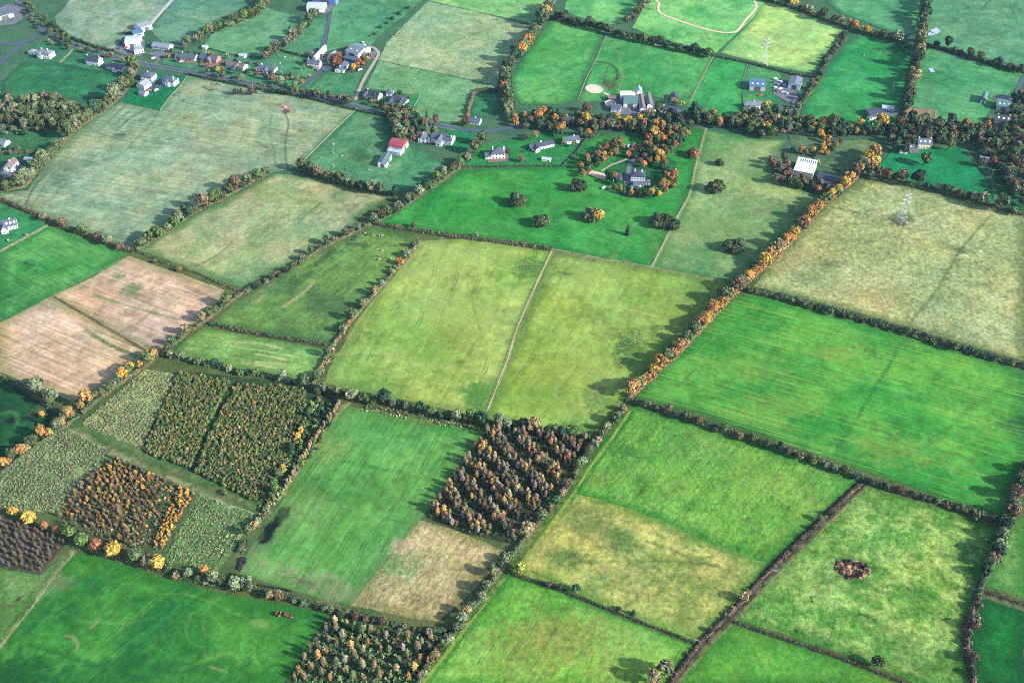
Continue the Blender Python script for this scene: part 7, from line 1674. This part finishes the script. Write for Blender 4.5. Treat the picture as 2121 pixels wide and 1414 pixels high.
for x, y, rz, c, lab in [(108,117,20,'white',"white car outside the hip roofed house"), (310,190,10,'red',"red car on the lawn of the new houses"), (324,189,60,'white',"white car next to the red one"), (226,119,0,'red',"red car by the gabled bungalow gate"), (773,211,0,'red',"red car at the black roofed house"),
                         (746,147,30,'white',"white car at the farm belt"), (1251,391,40,'white',"white car parked under the manor hedge"), (1265,391,20,'silver',"silver car next to the white one at the manor"), (1350,238,10,'white',"white car in the white farm yard"), (1355,241,20,'silver',"silver car at the white farm gate"), (262,101,0,'red',"red car in the concrete farmyard"),
                         (28,346,5,'white',"uppermost of three white cars by the gabled house"), (29,350,5,'white',"middle of three white cars by the gabled house"), (29,354,5,'white',"lowest of three white cars by the gabled house"), (1612,178,50,'blue',"blue car in the scrap yard"), (1616,186,20,'white',"white car in the scrap yard"), (1609,190,70,'dark',"dark car in the scrap yard"), (1622,193,10,'silver',"silver car in the scrap yard"), (1575,200,0,'red',"red car on the drive below the blue barn"),
                         (540,137,20,'silver',"silver car at the corner bungalow"), (376,130,15,'silver',"silver car at the cream bungalow"), (318,123,40,'white',"white car on the road by the long bungalow"), (1100,176+82,0,'dark',"dark car on the tree lined road")]:
    X, Y = G(x, y); e = empty('parked_car', (X, Y, .02 + (.6 if True else 0)), R(rz)); e.location.z = .58; tag(e, lab, 'car')
    ob('body', _bodies[c], e); ob('window', _cg, e)
    for sx in (-1.35, 1.35):
        for sy in (-.8, .8): ob('wheel', _cw, e, (sx, sy, .33))


def trailer(x, y, rz, L, label, mat, cat='trailer', name='farm_trailer', h=1.1):
    X, Y = G(x, y); e = empty(name, (X, Y, .1), R(rz)); tag(e, label, cat)
    m = MB(); m.box(-L / 2, L / 2, -1.1, 1.1, .7, .85)
    for a in ((-L / 2, L / 2, -1.1, -1.02), (-L / 2, L / 2, 1.02, 1.1), (-L / 2, -L / 2 + .08, -1.02, 1.02), (L / 2 - .08, L / 2, -1.02, 1.02)): m.box(*a, .852, .85 + h)
    ob('body', m.mesh('body', [mat]), e)
    m = MB(); m.bar((L / 2, 0, .7), (L / 2 + 1.4, 0, .5), .08); ob('drawbar', m.mesh('drawbar', [M_STEEL]), e)
    for s in (-1, 1): ob('wheel', _cw, e, (-.4, s * 1.15, .45), 0, 1.35)
M_RUST = solid('rust_red', (.085, .03, .022), .25, 2, raw=True)
trailer(577, 1274, 60, 2.2, "small rust red hopper on the scribbled meadow", M_RUST)
trailer(597, 1276, -20, 3.8, "long rust red harrow trailer on the scribbled meadow", M_RUST, h=.5)
for x, y, L, lab, rz in [(1363,95,7,"lower white caravan by the dark hedge",-4), (1366,90,6.5,"upper white caravan by the dark hedge",-12), (61,332,9,"long white caravan in the hedged gardens",-4), (1870,318,6,"white caravan beside the lawn shed",-8), (1316,198,6,"white trailer behind the teal roofed barn",0), (40,362,4,"small white caravan beside the gabled house",80)]:
    X, Y = G(x, y); e = empty('caravan', (X, Y, 0), R(rz)); tag(e, lab, 'caravan')
    m = MB(); pr = [(-L / 2, .5), (-L / 2 - .15, 1.4), (-L / 2 + .3, 2.5), (L / 2 - .3, 2.5), (L / 2 + .15, 1.4), (L / 2, .5)]; n = len(pr)
    m.add([(a, -1.1, z) for a, z in pr] + [(a, 1.1, z) for a, z in pr], [(k, (k + 1) % n, n + (k + 1) % n, n + k) for k in range(n)] + [tuple(range(n))[::-1], tuple(range(n, 2 * n))])
    ob('body', m.mesh('body', [M_WHITEPAINT]), e)
    for q in (-.28, .05, .32):
        w = MB(); w.box(L * q - .5, L * q + .5, -1.14, -1.102, 1.3, 1.95); ob('window', w.mesh('window', [M_GLASS]), e)
    for s in (-1, 1): ob('wheel', _cw, e, (0, s * 1.0, .33))

# scrap and stacked things in the yards, one by one
BOXS = {}
for k, (x, y, s, c) in enumerate([(1606,166,1.6,'white'), (1611,170,1.3,'grey'), (1603,172,1.2,'dark'), (1618,172,1.5,'white'), (1625,178,1.2,'grey'), (1606,184,1.4,'white'), (1630,196,1.2,'grey'), (266,104,1.4,'white'), (272,107,1.2,'grey'), (755,96,1.3,'white'), (752,90,1.2,'grey'), (1292,198,1.6,'white'), (1306,198,1.6,'white'), (1268,222,1.4,'red'), (1330,232,1.3,'blue'), (1356,232,1.2,'white'), (641,18,1.8,'red'), (646,15,1.6,'timber'), (640,14,1.3,'grey'), (1070,336,0.1,'grey')]):
    if s < .2: continue
    X, Y = G(x, y); m = MB(); m.box(-s, s, -s * .7, s * .7, .12, s * .9); m.box(-s * 1.04, s * 1.04, -s * .74, s * .74, s * .9, s * .98)
    for a in (-.8, .8): m.box(s * a - .1, s * a + .1, -s * .7, s * .7, 0, .12)
    o = ob('storage_crate', m.mesh('storage_crate', [WALLM[c]]), None, (X, Y, .5), random.uniform(0, 3)); 
    where = ['in the scrap yard' if 1600 < x < 1640 else 'in the concrete farmyard' if x < 300 else 'by the big cattle barn' if 750 < x < 760 else 'by the huge blue shed' if x < 660 else 'in the white farm'][0]
    tag(o, f"{c} storage crate {where}", 'crate', f"{c} crates {where}")


# ------------------------------------------------------------------ animals: one skinned body each
def animal(pts, edges, radii, name):
    me = bpy.data.meshes.new(name); me.from_pydata(pts, edges, []); o = bpy.data.objects.new(name, me); COL.objects.link(o)
    s = o.modifiers.new('skin', 'SKIN'); o.modifiers.new('sub', 'SUBSURF').levels = 1
    for v, r_ in zip(me.skin_vertices[0].data, radii): v.radius = (r_, r_)
    me.skin_vertices[0].data[0].use_root = True
    dg = bpy.context.evaluated_depsgraph_get(); out = bpy.data.meshes.new_from_object(o.evaluated_get(dg)); bpy.data.objects.remove(o); out.name = name
    return out


def quad_body(k, graze):
    hd = [(.98, 0, .55), (1.16, 0, .42), (1.3, 0, .2)] if graze else [(1.0, 0, 1.15), (1.2, 0, 1.3), (1.42, 0, 1.2)]
    pts = [(0, 0, .95), (.45, 0, .98), (.75, 0, 1.0), *hd, (-.45, 0, .97), (-.75, 0, 1.0)]
    ed = [(0, 1), (1, 2), (2, 3), (3, 4), (4, 5), (0, 6), (6, 7)]; rad = [.34, .34, .27, .15, .14, .09, .35, .25]
    for s in (-1, 1):
        b = len(pts); pts += [(.6, s * .2, .62), (.62, s * .2, .35), (.6, s * .2, .03)]; ed += [(1, b), (b, b + 1), (b + 1, b + 2)]; rad += [.12, .075, .06]
        b = len(pts); pts += [(-.62, s * .2, .66), (-.74, s * .2, .4), (-.68, s * .2, .03)]; ed += [(6, b), (b, b + 1), (b + 1, b + 2)]; rad += [.15, .075, .06]
    b = len(pts); pts += [(-.92, 0, .85), (-.95, 0, .45)]; ed += [(7, b), (b, b + 1)]; rad += [.04, .035]
    pts = [tuple(v * k for v in p) for p in pts]; rad = [r_ * k for r_ in rad]
    return animal(pts, ed, rad, 'body')
COWM = {k: solid('hide_' + k, c, .2, 1.2, raw=True) for k, c in dict(black=(.02, .02, .022), brown=(.09, .04, .022), cream=(.17, .14, .10)).items()}
WOOL = solid('wool', (.24, .24, .22), .1, 4, raw=True)
HERD = [quad_body(1.1, True), quad_body(1.1, False)]; FLOCK = [quad_body(.8, True), quad_body(.8, False)]
_HM = {(k, c): HERD[k].copy() for k in (0, 1) for c in COWM}
for (k, c), me in _HM.items(): me.materials.clear(); me.materials.append(COWM[c])
for me in FLOCK: me.materials.clear(); me.materials.append(WOOL)
COWS = [((420,163),'black'),((426,166),'black'),((430,164),'black'),((436,165),'cream'),((424,161),'black'),((440,175),'black'),((449,176),'black'),((456,177),'black'),((425,182),'black'),((431,185),'black'),((437,187),'black'),((442,188),'black'),((374,194),'black'),((381,210),'black'),((363,198),'black'),((385,247),'black'),((515,181),'black')]
COWS2 = [((757,484),'cream'),((762,488),'black'),((768,486),'black'),((775,490),'cream'),((786,490),'cream'),((792,490),'cream'),((738,492),'black'),((734,497),'black'),((733,520),'brown'),((782,518),'cream'),((784,531),'cream'),((786,539),'cream'),((810,537),'cream'),((803,535),'cream'),((792,521),'cream'),((820,510),'brown')]
COWS3 = [((2083,616),'black'),((828,71),'black'),((818,74),'black'),((824,76),'brown'),((731,48),'black'),((705,28),'black'),((1030,42),'black')]
for lst, where in ((COWS, 'in the sage khaki pasture below the road'), (COWS2, 'in the damp cattle field'), (COWS3, 'out on the far pastures')):
    for (x, y), c in lst:
        X, Y = G(x, y); o = ob('cow', _HM[(random.randrange(2), c)], None, (X, Y, .1), random.uniform(0, 6.28), random.uniform(.9, 1.1)); tag(o, f"{c} cow standing {where}", 'cow', f"{c} cows {where}")
SHEEP = [((690,318),'p'),((709,325),'p'),((663,328),'p'),((691,346),'p'),((691,300),'p'),((754,293),'p'),((718,350),'p'),((741,362),'p'),((780,330),'p'),((764,353),'p'),((768,354),'p'),((808,345),'p'),
         ((581,132),'q'),((593,138),'q'),((601,121),'q'),((612,122),'q'),((580,134),'q'),((584,140),'q'),((605,162),'q'),((623,147),'q'),((590,120),'q'),
         ((845,168),'r'),((841,170),'r'),((850,174),'r'),((870,182),'r'),((858,165),'r'),((836,68),'r'),((812,76),'r'), ((1430,38),'s'), ((1788,118),'s'), ((1790,116),'s'), ((1460,260-90),'s')]
for (x, y), f in SHEEP:
    where = {'p': 'below the red barn', 'q': 'in the paddock between lane and bungalows', 'r': 'on the green grazed pasture', 's': 'far out on the upper fields'}[f]
    X, Y = G(x, y); o = ob('sheep', FLOCK[random.randrange(2)], None, (X, Y, .1), random.uniform(0, 6.28), random.uniform(.95, 1.25)); tag(o, f"white sheep grazing {where}", 'sheep', f"sheep {where}")

# ------------------------------------------------------------------ sky, sun, air, camera
SUN_EL, SUN_DIR = R(26.5), np.array([.927, -.375])
w = bpy.data.worlds.new('World'); SC.world = w; w.use_nodes = True
nt = w.node_tree; bg = nt.nodes['Background']; sky = nt.nodes.new('ShaderNodeTexSky'); sky.sky_type = 'NISHITA'; sky.sun_disc = False
sky.sun_elevation = SUN_EL; sky.sun_rotation = math.atan2(SUN_DIR[0], SUN_DIR[1])
nt.links.new(sky.outputs[0], bg.inputs['Color']); bg.inputs['Strength'].default_value = .12
sl = bpy.data.lights.new('sun', 'SUN'); sl.energy = 3.75; sl.angle = R(1.8); sl.color = (1.0, .95, .80)
so = bpy.data.objects.new('sun', sl); COL.objects.link(so)
d = Vector((-SUN_DIR[0] * math.cos(SUN_EL), -SUN_DIR[1] * math.cos(SUN_EL), -math.sin(SUN_EL)))
so.rotation_euler = d.to_track_quat('-Z', 'Y').to_euler(); so.location = (300, 200, 300)

hz = MB(); hz.box(-3100, 3100, -1600, 4100, -1.0, 484.0)
mh = bpy.data.materials.new('air'); mh.use_nodes = True; nt = mh.node_tree
nt.nodes.remove(nt.nodes['Principled BSDF']); pv = nt.nodes.new('ShaderNodeVolumePrincipled')
pv.inputs['Color'].default_value = (.46, .72, 1.0, 1); pv.inputs['Density'].default_value = .000013; pv.inputs['Anisotropy'].default_value = .1
nt.links.new(pv.outputs[0], nt.nodes['Material Output'].inputs['Volume'])
ho = ob('haze', hz.mesh('haze', [mh])); tag(ho, 'thin blue air between the camera and the far fields', 'haze', None, 'stuff')

cd = bpy.data.cameras.new('camera'); cd.sensor_width = 36.0; cd.lens = 36.0 * FOC / PW; cd.clip_start = 1.0; cd.clip_end = 20000
co = bpy.data.objects.new('camera', cd); COL.objects.link(co); co.location = (0, 0, CAMH); co.rotation_euler = (math.pi / 2 - TILT, 0, 0)
SC.camera = co
SC.view_settings.view_transform = 'Standard'; SC.view_settings.look = 'None'; SC.view_settings.gamma = 1.0; SC.view_settings.use_curve_mapping = False
SC.view_settings.exposure = 2.26
cy = SC.cycles
cy.max_bounces = 4; cy.diffuse_bounces = 2; cy.glossy_bounces = 2; cy.transmission_bounces = 2; cy.volume_bounces = 0; cy.transparent_max_bounces = 4
cy.use_denoising = False; cy.denoising_input_passes = 'RGB_ALBEDO_NORMAL'; cy.filter_width = 1.1; cy.use_adaptive_sampling = True; cy.adaptive_threshold = .01
SC.render.use_persistent_data = False
